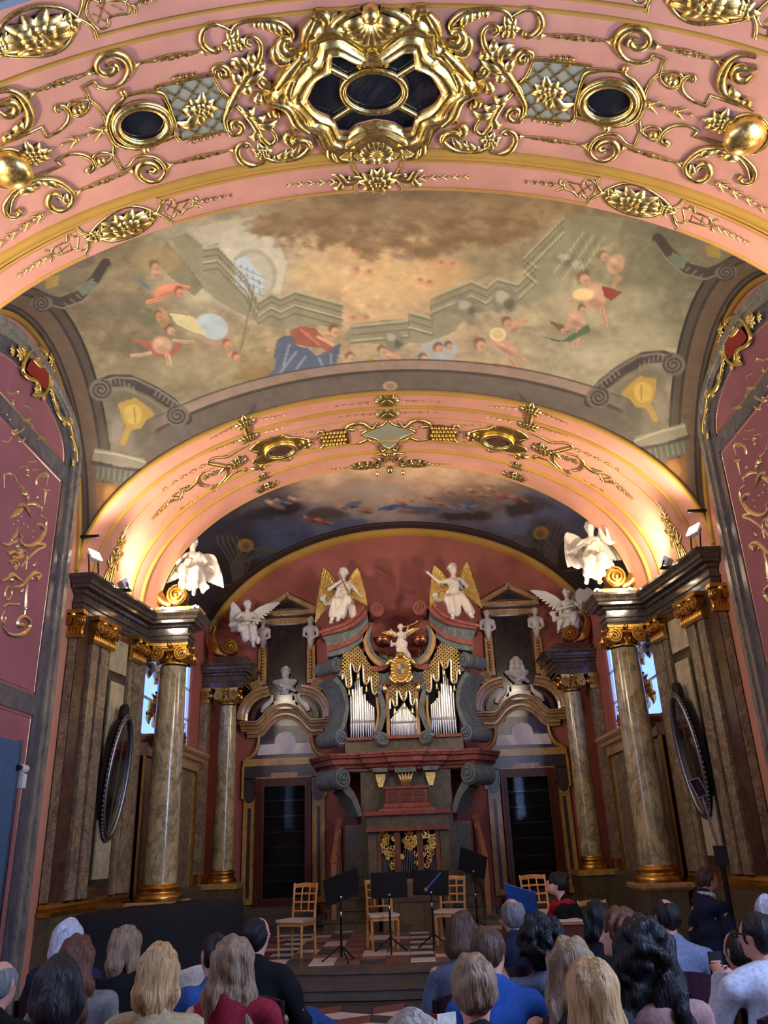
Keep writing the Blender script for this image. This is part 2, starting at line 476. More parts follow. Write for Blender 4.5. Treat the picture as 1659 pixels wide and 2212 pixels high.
marble('purple_marble', [s255(52, 42, 48), s255(70, 58, 62), s255(80, 68, 70)], s255(52, 40, 44), 3.0, 0.22)
marble('white_marble', [s255(206, 196, 184), s255(222, 214, 202), s255(230, 224, 214)], s255(190, 178, 164), 2.0, 0.35)
marble('red_marble', [s255(112, 56, 46), s255(142, 78, 66), s255(164, 102, 90)], s255(196, 130, 116), 3.0, 0.2, vw=0.012)
marble('organ_marble', [s255(80, 90, 86), s255(108, 116, 110), s255(136, 142, 132)], s255(70, 70, 60), 2.6, 0.17)
marble('olive_marble', [s255(72, 65, 47), s255(102, 92, 67), s255(122, 110, 82)], s255(46, 40, 28), 3.0, 0.3)
plain('step_stone', s255(92, 84, 76), 0.35, var=0.2, nsc=6)
plain('tile_white', s255(222, 214, 200), 0.3, nsc=4)
plain('tile_red', s255(128, 84, 74), 0.3, nsc=4)
plain('tile_grey', s255(74, 72, 74), 0.3, nsc=4)
plain('tile_rose', s255(142, 108, 98), 0.3, nsc=4)
plain('grout', s255(60, 54, 50), 0.7)
plain('pane_dark', (0.012, 0.014, 0.018), 0.05, spec=0.8)
plain('mirror', (0.30, 0.30, 0.28), 0.05, 1.0, var=0.03)
plain('black_board', (0.012, 0.012, 0.013), 0.5)
plain('black_cloth', (0.009, 0.010, 0.014), 0.85, bump=0.003, nsc=40)
plain('black_metal', (0.02, 0.02, 0.022), 0.35, 0.6)
plain('steel', (0.45, 0.45, 0.46), 0.25, 1.0)
plain('white_plastic', (0.75, 0.75, 0.74), 0.4)
plain('tin_pipe', (0.52, 0.51, 0.48), 0.28, 1.0, var=0.06)
plain('lead_pipe', (0.22, 0.22, 0.22), 0.35, 1.0, var=0.1)
plain('copper', s255(150, 92, 62), 0.3, 1.0)
plain('cream_seat', s255(206, 196, 172), 0.8, nsc=50)
plain('blue_banner', s255(70, 100, 130), 0.6)
plain('blue_plastic', s255(40, 96, 190), 0.45)
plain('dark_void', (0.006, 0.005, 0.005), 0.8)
wood('chair_wood', s255(206, 142, 76), s255(230, 172, 104), 0.35)
wood('door_wood', s255(66, 28, 16), s255(98, 44, 24), 0.35)
wood('stair_wood', s255(70, 58, 42), s255(96, 82, 58), 0.4)
wood('rail_wood', s255(150, 92, 62), s255(178, 118, 82), 0.45)
wood('case_wood', s255(96, 54, 26), s255(134, 82, 42), 0.4)
wood('lattice_base', s255(84, 42, 24), s255(104, 56, 32), 0.5)
emis('lamp_face', (1.0, 0.86, 0.62), 60.0)
emis('choir_glass', (0.18, 0.33, 1.0), 1.7)
emis('nave_glass', (0.40, 0.56, 1.0), 28.0)
emis('nave_glass_dim', (0.40, 0.56, 1.0), 7.0)
_g = NT('clear_glass', 0.04); _g.col((0.9, 0.93, 0.95)); _g.b.inputs['Transmission Weight'].default_value = 1.0; _g.b.inputs['IOR'].default_value = 1.1
_f = NT('fresco', 0.7, 0, 0.2); _a = _f.n('ShaderNodeVertexColor', layer_name='paint'); _f.col(_a.outputs['Color'])
_f.bump(_f.noise(_f.coord(), 18, 4), 0.003, 0.2)
# ------------------------------------------------------------------ main dimensions
WX = 4.62            # half width of the nave
ZS, RA, RH = 5.5, 4.62, 2.8   # springing height, half span and rise of the ribs
R1A, R1B, R1C = 4.16, 6.78, 5.47   # first rib: near edge, far edge, middle
R2A, R2B = 11.0, 13.3
BAYC, BAYH, SR = 8.89, 2.11, 2.6   # side arch of the fresco bay
STZ = 0.28           # stage height
BWY = 18.4           # back wall
AX = 4.25            # half width of the choir
def rib_par(y):      # half span and rise of the second rib at depth y
    t = (y - R2A) / (R2B - R2A)
    return RA + (4.06 - RA) * t, RH + (2.61 - RH) * t
def rib2_pt(x, y, off=0.0):
    a, h = rib_par(y); a -= off; h -= off
    return V(x, y, ZS + h * math.sqrt(max(0.0, 1 - (x / a) ** 2)))

def arch_sheet(ys, par, n=72):
    th = np.linspace(0, PI, n)
    return np.array([[(par(y)[0] * math.cos(t), y, ZS + par(y)[1] * math.sin(t)) for t in th] for y in ys])
def arch_bar(b, y, a, h, prof, n=72, zs=ZS, t0=0.0, t1=PI, x0=0.0):
    """moulding that follows the arch: prof (inward, along y)"""
    fr = []
    for t in np.linspace(t0, t1, n):
        nr = nrm((-math.cos(t) / a, 0, -math.sin(t) / h)); fr.append(((x0 + a * math.cos(t), y, zs + h * math.sin(t)), nr, (0, 1, 0)))
    return b.sweep(fr, prof)
def rnd(w, h, n=5):      # rounded moulding profile: (inward, along)
    return [(-0.02, -w/2)] + [(h * math.sin(PI * i / n), -w/2 * math.cos(PI * i / n)) for i in range(n + 1)] + [(-0.02, w/2)]

# ------------------------------------------------------------------ floors
floor = thing('floor', None, None, kind='structure'); 
b = B().box((-5.2, -3.2, -0.12), (5.2, 12.0, -0.012)); b.out('floor_slab', 'grout', floor, 0)
def rhomb_tiles(parent, x0, x1, y0, y1, z, s, mats, th, clip=None):
    """tumbling-block pavement: every hexagon is three rhombic tiles"""
    e = [np.array([math.cos(a), math.sin(a)]) * s for a in (PI/6, PI/2 + PI/3, -PI/2)]
    gap = 0.975; me = []
    for k in range(3):
        u, w = e[k], e[(k + 1) % 3]; q = [np.zeros(2), u, u + w, w]; c = sum(q) / 4
        b = B().prism([tuple(p * 1.0) for p in [(c + (p - c) * gap) for p in q]], ((0,0,0), (1,0,0), (0,1,0), (0,0,1)), -th, 0.0)
        v, f = b.arrays(); m = bpy.data.meshes.new('tile'); m.from_pydata(v.tolist(), [], f); m.materials.append(MAT[mats[k]]); me.append((m, c))
    W = s * math.sqrt(3); j = 0; y = y0
    while y < y1:
        x = x0 + (W / 2 if j % 2 else 0)
        while x < x1:
            for m, c in me:
                p = np.array([x, y]) + c
                if clip is None or clip(p):
                    o = bpy.data.objects.new('tile', m); COL.objects.link(o); o.parent = parent; o.location = (x, y, z)
            x += W
        y += 1.5 * s; j += 1
STCY, STR_ = 14.6, 3.1     # stage apron: arc
def stage_edge(x, d=0.0):
    return 11.5 + d + 0.055 * x * x
rhomb_tiles(floor, -3.0, 3.4, 7.6, 11.2, 0.0, 0.42, ('tile_white', 'tile_grey', 'tile_red'), 0.02, lambda p: -2.7 < p[0] < 2.9 and 7.6 < p[1] < stage_edge(p[0], -0.75))
pav = B().box((-4.6, 3.0, -0.012), (4.6, 7.6, 0.0)); pav.out('paving', 'tile_rose', floor, 0)

stage = thing('floor_stage', None, None, kind='structure')
xs = np.linspace(-4.6, 4.6, 41)
for k, (d, z0, z1) in enumerate(((-0.34, 0.0, 0.14), (0.0, 0.0, STZ - 0.01))):
    b = B(); front = [(x, stage_edge(x, d)) for x in xs]
    poly = front + [(4.6, BWY + 0.1), (-4.6, BWY + 0.1)]
    b.prism(poly, ((0,0,0), (1,0,0), (0,1,0), (0,0,1)), z0, z1 - 0.03)
    pn = [(x, y - 0.03) for x, y in front] + [(4.6, BWY + 0.1), (-4.6, BWY + 0.1)]
    b.prism(pn, ((0,0,0), (1,0,0), (0,1,0), (0,0,1)), z1 - 0.03, z1); b.out('step', 'step_stone', stage, 30)
# checkered stage pavement
_tm = {}
def sq_mesh(w, d, mat):
    k = (round(w, 3), round(d, 3), mat)
    if k not in _tm:
        m = bpy.data.meshes.new('tile'); v, f = B().box((0, 0, -0.012), (w * 0.985, d * 0.985, 0)).arrays(); m.from_pydata(v.tolist(), [], f); m.materials.append(MAT[mat]); _tm[k] = m
    return _tm[k]
_r = random.Random(3)
ts = 0.34
for i in range(-7, 8):
    for j in range(0, 13):
        x, y = i * ts, 12.15 + j * ts
        if y < stage_edge(x, 0.5): continue
        c = ('tile_white', 'tile_rose', 'tile_grey', 'tile_red')[(i + 2 * j + (i * j) % 3) % 4]
        o = bpy.data.objects.new('tile', sq_mesh(ts, ts, c)); COL.objects.link(o); o.parent = stage; o.location = (x, y, STZ + 0.002)

# ------------------------------------------------------------------ walls
for s, nm in ((-1, 'wall_left'), (1, 'wall_right')):
    w = thing(nm, None, None, kind='structure')
    b = B(); X0, X1 = s * WX, s * (WX + 0.35)
    yb = list(np.linspace(R1B - 0.03, R2A + 0.1, 60))
    poly = [(-3.2, 0.0)] + [(R2A + 0.6, 0.0), (R2A + 0.6, ZS)] + [(BAYC + 2.2 * math.cos(t), ZS + (SR + 0.12) * math.sin(t)) for t in np.linspace(0, PI, 50)] + [(-3.2, ZS)]
    b.prism(poly, ((0,0,0), (0,1,0), (0,0,1), (1,0,0)), X0, X1); b.out('wall_panel', 'pink_plaster', w, 0)
    # choir side wall
    b = B().box((min(s*AX, s*(AX+.4)), 13.0, 0), (max(s*AX, s*(AX+.4)), 13.45, 6.4)).box((min(s*AX, s*(AX+.4)), 16.55, 0), (max(s*AX, s*(AX+.4)), BWY, 6.4))
    b.box((min(s*AX, s*(AX+.4)), 13.45, 0), (max(s*AX, s*(AX+.4)), 16.55, 3.55)).box((min(s*AX, s*(AX+.4)), 13.45, 5.35), (max(s*AX, s*(AX+.4)), 16.55, 6.4))
    b.out('choir_wall', 'rose_plaster', w, 0)
wb = B().box((-5.2, BWY, 0), (5.2, BWY + 0.3, 9.4)).out('wall_back', 'rose_plaster', None, 0); tag(wb, kind='structure')
wr = B().box((-5.2, -3.4, 0), (5.2, -3.2, 8.8)).out('wall_rear', 'rose_plaster', None, 0); tag(wr, kind='structure')

# nave windows behind the camera, daylight in their panes
for s, gm in ((-1, 'nave_glass_dim'), (1, 'nave_glass')):
    w = thing('window_%d' % (3 if s < 0 else 4), None, None, (s * WX, 2.9, 2.4), kind='structure')
    B().box((min(s*(WX-.02), s*(WX-.05)), 1.8, 2.4), (max(s*(WX-.02), s*(WX-.05)), 4.0, 5.1)).out('pane', gm, w, 0)
    for y in (1.76, 2.87, 3.98): B().box((min(s*(WX-.09), s*WX), y, 2.36), (max(s*(WX-.09), s*WX), y + .07, 5.14)).out('mullion', 'white_plastic', w, 0)
    for z in (2.34, 3.3, 4.2, 5.1): B().box((min(s*(WX-.08), s*WX), 1.76, z), (max(s*(WX-.08), s*WX), 4.05, z + .06)).out('glazing_bar', 'white_plastic', w, 0)
# ------------------------------------------------------------------ ceiling ribs
ceil = thing('ceiling', None, None, kind='structure')
b = B().grid(arch_sheet(np.linspace(R1A, R1B, 8), lambda y: (RA, RH), 96)); b.out('near_rib', 'pink_plaster', ceil)
b = B().grid(arch_sheet(np.linspace(R2A, R2B, 10), rib_par, 96)); b.out('far_rib', 'pink_plaster', ceil)
b = B().grid(arch_sheet(np.linspace(-3.3, R1A, 8), lambda y: (RA + 0.02, RH + 0.12), 60)); b.out('nave_vault', 'grey_field', ceil)
# closing faces of the ribs
for y, a, h, d in ((R1A, RA, RH, 0.16), (R1B, RA, RH, 0.0)):
    pass
def mould(name, y, w, h, mat, a=RA, hh=RH, t0=0.0, t1=PI, n=96):
    return arch_bar(B(), y, a, hh, rnd(w, h), n, t0=t0, t1=t1).out(name, mat, ceil, 50)
mould('gilt_moulding', 6.25, 0.10, 0.045, 'ochre_plaster'); mould('gilt_moulding', 6.315, 0.045, 0.03, 'ochre_plaster')
mould('gilt_moulding', 4.69, 0.10 * 0.4, 0.02, 'ochre_plaster')
for y in (R2A + 0.03, 11.42, 12.42):
    a, h = rib_par(y); mould('gilt_moulding', y, 0.075, 0.035, 'ochre_plaster', a, h)
for y in (12.75,):
    a, h = rib_par(y); mould('gilt_moulding', y, 0.075, 0.04, 'ochre_plaster', a, h)
for y in (11.72, 13.27):
    a, h = rib_par(y); mould('fillet', y, 0.02, 0.012, 'ochre_plaster', a, h)
# side arch mouldings between vault and wall
for s in (-1, 1):
    fr = []
    for t in np.linspace(0.02, PI - 0.02, 60):
        nr = nrm((0, -math.cos(t) / BAYH, -math.sin(t) / SR)); fr.append(((s * (WX - 0.015), BAYC + BAYH * math.cos(t), ZS + SR * math.sin(t)), nr, (-s, 0, 0)))
    B().sweep(fr, [(-0.03, -0.02), (0.035, -0.02), (0.035, 0.02), (0.02, 0.035), (-0.03, 0.035)]).out('wall_arch_moulding', 'ochre_plaster', ceil, 50)
# back wall arch
LA, LH = 4.68, 3.27
arch_bar(B(), BWY - 0.05, LA, LH, [(-0.16, -0.06), (0.0, -0.1), (0.06, -0.09), (0.09, -0.04), (0.13, 0.0), (0.13, 0.06), (-0.16, 0.06)], 80, x0=0.08).out('back_wall_arch', 'ochre_plaster', ceil, 50)

# ------------------------------------------------------------------ frescoes: paint is a colour attribute on the vault meshes
_tab = np.random.RandomState(11).rand(256, 256)
def vnoise(x, y):
    xi, yi = np.floor(x).astype(int), np.floor(y).astype(int); fx, fy = x - xi, y - yi
    fx = fx * fx * (3 - 2 * fx); fy = fy * fy * (3 - 2 * fy)
    g = lambda i, j: _tab[(xi + i) & 255, (yi + j) & 255]
    return (g(0,0)*(1-fx) + g(1,0)*fx)*(1-fy) + (g(0,1)*(1-fx) + g(1,1)*fx)*fy
def fbm(x, y, o=5):
    s, a, t = 0, 0.5, 0
    for i in range(o): s = s + a * vnoise(x * 2**i + 17*i, y * 2**i + 5*i); t += a; a *= 0.55
    return s / t
class Paint:
    def __init__(s, P):
        s.P = P; s.x, s.y = pix(P); M = P * np.array([-1, 1, 1]); s.mx, s.my = pix(M); s.c = np.zeros((len(P), 3)); s.use(False)
        s.n1 = fbm(s.x / 60, s.y / 40); s.n2 = fbm(s.x / 17 + 40, s.y / 12)
    def use(s, mir): s.X, s.Y = (s.mx, s.my) if mir else (s.x, s.y); return s
    def base(s, smp, sig):
        W = 0; C = 0
        for x, y, c in smp:
            w = np.exp(-((s.x - x)**2 + (1.6*(s.y - y))**2) / (2 * sig**2)) + 1e-9; W = W + w; C = C + w[:, None] * np.array(c) / 255
        s.c = C / W[:, None]
    def put(s, m, c, a=1.0):
        m = np.clip(m, 0, 1)[:, None] * a; s.c = s.c * (1 - m) + np.array(c) / 255 * m; return s
    def poly(s, pts, c, a=1.0, f=4.0):
        p = np.asarray(pts, float); x, y = s.X, s.Y; lo, hi = p.min(0) - 12, p.max(0) + 12
        k = np.where((x > lo[0]) & (x < hi[0]) & (y > lo[1]) & (y < hi[1]))[0]
        if not len(k): return s
        xx = x[k] + (s.n2[k] - 0.5) * f; yy = y[k] + (s.n1[k] - 0.5) * f; ins = np.zeros(len(k), bool)
        for i in range(len(p)):
            (x0, y0), (x1, y1) = p[i], p[i-1]
            t = ((y0 > yy) != (y1 > yy)) & (xx < (x1 - x0) * (yy - y0) / (y1 - y0 + 1e-12) + x0); ins ^= t
        m = np.zeros(len(x)); m[k] = ins; return s.put(m, c, a)
    def ell(s, cx, cy, rx, ry, c, a=1.0, rot=0.0, soft=0.25, rough=0.0):
        dx, dy = s.X - cx, s.Y - cy; u = dx*math.cos(rot) + dy*math.sin(rot); v = -dx*math.sin(rot) + dy*math.cos(rot)
        r = np.sqrt((u/rx)**2 + (v/ry)**2) + (s.n1 - 0.5) * rough * 1.6 + (s.n2 - 0.5) * rough; return s.put((1 - r) / soft, c, a)
    def line(s, pts, w, c, a=1.0):
        d = np.full(len(s.X), 1e9)
        for (x0, y0), (x1, y1) in zip(pts[:-1], pts[1:]):
            L = (x1-x0)**2 + (y1-y0)**2 + 1e-9; t = np.clip(((s.X-x0)*(x1-x0) + (s.Y-y0)*(y1-y0)) / L, 0, 1)
            d = np.minimum(d, np.hypot(s.X - x0 - t*(x1-x0), s.Y - y0 - t*(y1-y0)))
        return s.put((w / 2 + 0.8 - d) / 1.6, c, a)
    def swirl(s, cx, cy, r, c, w=4, turns=2.2, a0=0.0, sgn=1): 
        t = np.linspace(0, 1, 26); return s.line([(cx + r*(1-.85*q)*math.cos(a0 + sgn*turns*2*PI*q), cy + .9*r*(1-.85*q)*math.sin(a0 + sgn*turns*2*PI*q)) for q in t], w, c)
    def body(s, cx, cy, rx, ry, rot, c=(196, 158, 126), head=None, limbs=()):
        dk = tuple(q * 0.72 for q in c)
        for (x0, y0, x1, y1, w) in limbs: s.line([(x0, y0), ((x0+x1)/2 + 2, (y0+y1)/2 + 2), (x1, y1)], w, c); s.line([(x0, y0 + w/3), (x1, y1 + w/3)], w * .3, dk, .5)
        s.ell(cx, cy, rx, ry, c, 1, rot, 0.3); s.ell(cx + 2, cy + ry * .45, rx * .8, ry * .4, dk, .5, rot, .6); s.ell(cx - rx*.2, cy - ry * .35, rx * .5, ry * .3, tuple(min(255, q * 1.12) for q in c), .6, rot, .7)
        if head: s.ell(head[0] - 2, head[1] - 3, head[2], head[2] * .95, (122, 90, 62), .9, 0, .4, .3); s.ell(head[0] + 1, head[1] + 2, head[2] * .84, head[2] * .84, c, 1, 0, .4); s.ell(head[0] + 4, head[1] + 5, head[2] * .4, head[2] * .35, dk, .5, 0, .6)
    def done(s, name, m, n, parent):
        f = []
        idx = np.arange(m * n).reshape(m, n); q = np.stack([idx[:-1,:-1], idx[1:,:-1], idx[1:,1:], idx[:-1,1:]], -1).reshape(-1, 4)
        o = mesh(name, s.P, q.tolist(), 'fresco', parent, 180); col = o.data.color_attributes.new('paint', 'FLOAT_COLOR', 'POINT')
        c = np.clip(s.c, 0, 1); c = np.where(c <= 0.04045, c / 12.92, ((c + 0.055) / 1.055) ** 2.4)
        col.data.foreach_set('color', np.c_[c, np.ones(len(c))].ravel()); return o

# --- nave vault
m_, n_ = 560, 330
vc, vh = (R1B - 0.02 + R2A + 0.02) / 2, (R2A - R1B) / 2 + 0.02
kk = RH**2 / (RH**2 + SR**2); CC = math.sqrt(RH**2 + SR**2); AA = WX / math.sqrt(kk); BB = vh / math.sqrt(1 - kk)
ux = WX * np.sin(np.linspace(-PI/2, PI/2, m_)); uy = vc + vh * np.sin(np.linspace(-PI/2, PI/2, n_) * 0.92) / math.sin(PI/2*0.92)
GX, GY = np.meshgrid(ux, uy, indexing='ij')
GZ = ZS + CC * np.sqrt(np.maximum(0, 1 - (GX / AA)**2 - ((GY - vc) / BB)**2))
p = Paint(np.stack([GX, GY, GZ], -1).reshape(-1, 3))
p.base([(600,520,(150,124,88)),(830,560,(208,168,116)),(700,600,(214,178,126)),(850,650,(208,174,124)),(480,500,(176,168,140)),(540,590,(186,182,158)),(300,600,(158,142,104)),(200,700,(126,112,84)),
    (450,750,(148,132,98)),(300,760,(130,116,88)),(350,830,(136,126,96)),(600,790,(168,146,104)),(800,780,(176,154,116)),(1000,740,(182,160,122)),(1200,700,(170,154,118)),(1400,650,(146,140,108)),
    (1350,780,(150,138,108)),(1480,600,(116,112,88)),(1200,800,(158,148,118)),(1150,560,(156,146,112)),(1100,480,(150,124,88)),(830,450,(130,112,84)),(150,560,(110,98,72)),(830,830,(160,144,112)),(100,650,(100,86,70)),(1560,640,(100,90,74))], 95)
p.c *= (0.80 + 0.40 * p.n1)[:, None]; p.c *= (0.93 + 0.14 * p.n2)[:, None]
ar, ad, al = (146, 139, 108), (112, 104, 78), (196, 186, 148)
# painted architecture, left
p.poly([(415,500),(440,535),(470,530),(532,595),(560,650),(585,632),(605,642),(635,627),(740,655),(737,712),(690,702),(660,720),(560,700),(470,650),(425,612),(395,560),(370,515)], ar, .9)
p.poly([(360,520),(395,560),(440,620),(420,640),(370,600),(335,560)], ad, .6)
p.poly([(480,500),(540,480),(600,520),(620,570),(604,636),(585,632),(560,648),(530,595),(470,530)], (204,196,166), .85); p.poly([(400,498),(470,480),(545,468),(560,500),(480,520),(440,535)], (196,188,158), .7)
p.ell(548, 592, 52, 58, (168,158,126), .8, -.3, .1); p.ell(548, 594, 42, 50, (196,188,160), .8, -.3, .1)
p.poly([(505,565),(530,553),(572,605),(560,642),(510,615)], (188,198,196), 1)
for i in range(5):
    p.line([(508+13*i, 556+10*i), (505+14*i, 600+10*i)], 1.6, (130,128,110), .8)
for i in range(4): p.line([(505, 572+14*i), (572, 600+14*i)], 1.4, (130,128,110), .8)
for d, c in ((0, al), (6, ad), (12, ar), (18, ad), (30, al), (34, ad), (48, ad)):
    p.line([(440,537+d),(470,532+d),(532,597+d),(558,652+d),(586,634+d),(606,644+d),(637,629+d),(740,657+d)], 3, c, .75)
p.ell(462, 712, 48, 36, (170,140,116), .9, .4, .1); p.ell(458, 705, 38, 28, (178,192,186), .9, .4, .1); p.poly([(365,675),(420,685),(446,725),(420,720),(380,700)], (206,190,138), .95)
p.line([(548,620),(520,760)], 4, ad, .6); p.line([(560,680),(520,762)], 2, al, .5)
# painted architecture, right
p.poly([(1225,462),(1130,555),(1156,576),(1117,612),(1072,600),(1050,620),(1017,605),(930,640),(932,687),(882,672),(884,690),(830,692),(760,700),(740,735),(830,745),(930,740),(985,715),(1005,680),(1100,665),(1180,640),(1235,600),(1262,560),(1330,520),(1350,470)], ar, .92)
for d, c in ((0, al), (6, ad), (13, ar), (20, ad), (32, al), (37, ad)):
    p.line([(1218,470+d),(1132,557+d),(1158,577+d),(1118,614+d),(1074,602+d),(1051,622+d),(1018,607+d),(932,642+d),(934,688+d),(884,674+d),(884,692+d),(760,704+d)], 3, c, .75)
for x, y, w_, h_ in ((1010,665,34,34),(1090,650,30,30),(1225,560,36,22),(850,735,26,26),(1255,580,30,26)):
    p.ell(x, y, w_, h_, (132,126,102), .9, .2, .3, .5); p.ell(x-6, y-6, w_*.5, h_*.5, (186,176,146), .8, .3, .5, .9); p.ell(x+8, y+8, w_*.4, h_*.4, (96,90,70), .7, .3, .5, .9)
for k in range(5): p.line([(1262+11*k, 500+3*k), (1196+11*k, 590+6*k)], 3, ad if k % 2 else al, .6)
p.ell(945, 760, 50, 30, (168,176,176), .7, -.2, .2)
# clouds
cl = (146,116,78)
p.poly([(560,470),(600,500),(700,510),(830,520),(960,512),(1080,500),(1150,470),(1000,440),(830,432),(640,445)], (156,132,98), .6, 30)
for x, y, r_ in ((575,488,36),(618,504,40),(662,524,40),(712,508,38),(762,518,38),(808,536,38),(858,518,36),(912,536,38),(958,514,36),(1008,508,34),(1058,510,32),(1108,498,32),(1140,476,26),(690,470,40),(780,478,44),(880,480,44),(980,474,40),(1060,470,34)):
    p.ell(x, y, r_ * 1.4, r_ * .85, (142,115,80), .7, 0, .5, 1.1); p.ell(x + 8, y + r_ * .2, r_ * 1.1, r_ * .36, (116,92,62), .45, 0, .8, 1.2); p.ell(x - 10, y - r_ * .25, r_ * .9, r_ * .26, (172,146,106), .45, 0, .8, 1.2)
for x, y, rx, ry, c, a in (
    (690,590,80,40,(224,190,134),.6),(850,610,120,50,(222,186,128),.6),(960,590,60,36,(214,172,112),.6),(350,560,60,40,(186,160,112),.6),(270,660,90,40,(112,104,82),.6),(420,790,110,34,(158,142,108),.6),(240,740,60,40,(106,94,70),.5),
    (645,818,100,20,(128,102,64),.9),(560,806,60,20,(150,122,78),.8),(760,812,60,12,(120,96,62),.8),(860,800,80,14,(128,104,72),.7),(1020,790,90,22,(190,166,124),.7),(1120,800,80,24,(176,158,124),.6),(1290,770,90,36,(182,172,140),.6),
    (1400,730,70,40,(166,158,128),.6),(1370,650,60,34,(174,164,130),.5),(1300,830,70,26,(160,150,120),.6),(960,800,110,20,(206,182,136),.5),(1240,640,60,60,(190,178,140),.35)):
    p.ell(x, y, rx, ry, c, a, 0, .55, .6)
# figures
p.poly([(612,725),(630,725),(645,750),(665,752),(685,770),(700,760),(735,740),(732,770),(725,785),(740,800),(695,802),(645,802),(620,810),(585,820),(560,835),(565,820),(595,795),(592,760),(600,735)], (98,104,114), 1)
for a_, b_ in (((640,760),(600,812)),((660,770),(640,798)),((690,775),(700,798)),((625,745),(612,790)),((715,765),(716,790))): p.line([a_, b_], 5, (150,156,164), .8)
p.poly([(625,715),(650,705),(682,710),(700,730),(720,750),(710,762),(695,750),(665,750),(640,745)], (156,98,76), 1); p.line([(650,712),(690,745)], 5, (206,126,88), .8)
p.body(710, 722, 16, 9, .2, (210,160,120), (722, 714, 13)); p.line([(688,728),(720,745)], 7, (210,160,124))
sk = (196, 154, 122); rd = (164, 98, 74)
p.poly([(280,728),(325,738),(345,760),(362,765),(385,740),(395,748),(370,772),(340,770),(320,752)], rd, .95)
p.body(350, 745, 25, 22, .3, sk, (368, 712, 12), ((360,762,366,785,10),(325,762,285,768,8),(375,735,420,738,7))); p.body(350, 685, 16, 24, -.3, (176,136,98), (343, 680, 11)); p.poly([(290,690),(330,680),(345,700),(315,705)], (110,108,84), .8)
p.body(358, 628, 34, 17, -.3, (212,140,108), (388, 630, 13), ((350,640,320,652,10),(380,615,408,620,7))); p.body(338, 590, 14, 12, 0, sk, (335, 575, 13)); p.line([(300,605),(322,622)], 7, (96,120,140), .8)
p.body(490, 745, 14, 8, .3, (206,140,110), (490, 742, 10)); p.body(505, 768, 16, 9, .2, (206,146,116), (510, 770, 10)); p.body(582, 758, 9, 6, 0, sk)
p.body(757, 772, 12, 10, 0, sk, (757, 772, 13)); p.body(845, 770, 26, 12, .35, sk, (826, 757, 12), ((860,780,892,797,8),)); p.body(918, 774, 9, 8, 0, sk, (915, 773, 11)); p.body(945, 755, 12, 9, 0, sk, (948, 752, 13)); p.body(968, 748, 8, 8, 0, sk, (970, 747, 10)); p.ell(800, 782, 16, 10, (170,140,60), .8)
p.body(1090, 750, 36, 17, .55, sk, (1038, 744, 15), ((1100,770,1122,805,10),(1110,760,1132,778,9),(1075,720,1140,690,8))); p.ell(1075, 722, 19, 16, (222,200,150), 1, 0, .15); p.ell(1075, 722, 14, 12, (206,178,124), 1, 0, .2); p.poly([(1055,785),(1105,790),(1100,806),(1075,800)], (188,100,62), .9); p.body(1112, 705, 22, 14, -.4, sk, (1096, 697, 13))
p.poly([(1185,692),(1215,700),(1230,718),(1205,712)], (110,92,62), .9); p.body(1243, 690, 22, 20, .2, sk, (1258, 668, 11), ((1250,710,1242,745,10),(1230,700,1215,715,9))); p.poly([(1175,728),(1215,735),(1270,700),(1275,715),(1230,738),(1200,738)], (88,104,76), .95)
p.body(1285, 640, 30, 34, .4, sk, (1262, 602, 17), ((1300,665,1308,700,11),(1270,630,1230,650,9))); p.ell(1260, 636, 26, 15, (226,196,134), 1, 0, .2); p.poly([(1300,618),(1345,630),(1320,650),(1305,640)], (142,66,54), .95)
p.body(1330, 570, 22, 26, .6, (198,160,124), (1305, 552, 14)); p.poly([(1330,590),(1345,600),(1320,625)], (188,140,110), .7)
for x, y in ((768,585),(795,590),(772,545),(950,570),(975,572),(905,608),(925,612),(760,690),(790,688)): p.ell(x, y, 15, 11, (208,150,116), .7, .2, .5); p.ell(x+3, y-4, 7, 6, (150,104,76), .5, 0, .6)
p.ell(865, 555, 30, 8, (150,130,110), .7, .2, .5); p.ell(826, 482, 12, 4, (150,120,90), .6)
# painted borders along the ribs and wall arches
yy, xx = p.P[:, 1], np.abs(p.P[:, 0])
dn, df = yy - R1B, R2A - yy; ds = 1 - ((yy - vc) / BB)**2 - (xx / AA)**2
for d0, d1, c in ((-1, .20, (104,92,78)), (.20, .225, (80,70,60)), (.225, .30, (128,112,92))): p.put(((dn > d0) & (dn <= d1)).astype(float), c, .9)
for d0, d1, c in ((-1, .20, (102,90,78)), (.2, .23, (74,64,56)), (.23, .33, (150,126,106)), (.33, .35, (94,84,72))): p.put(((df > d0) & (df <= d1)).astype(float), c, .9)
sd = WX - xx
for d0, d1, c in ((-1, .10, (84,68,54)), (.10, .13, (54,44,38)), (.13, .30, (100,80,62)), (.30, .335, (56,48,42)), (.335, .42, (76,66,56)), (.42, .45, (46,42,38))):
    w_ = np.clip((sd - 0) , 0, 9); p.put(((w_ > d0) & (w_ <= d1)).astype(float), c, .92)
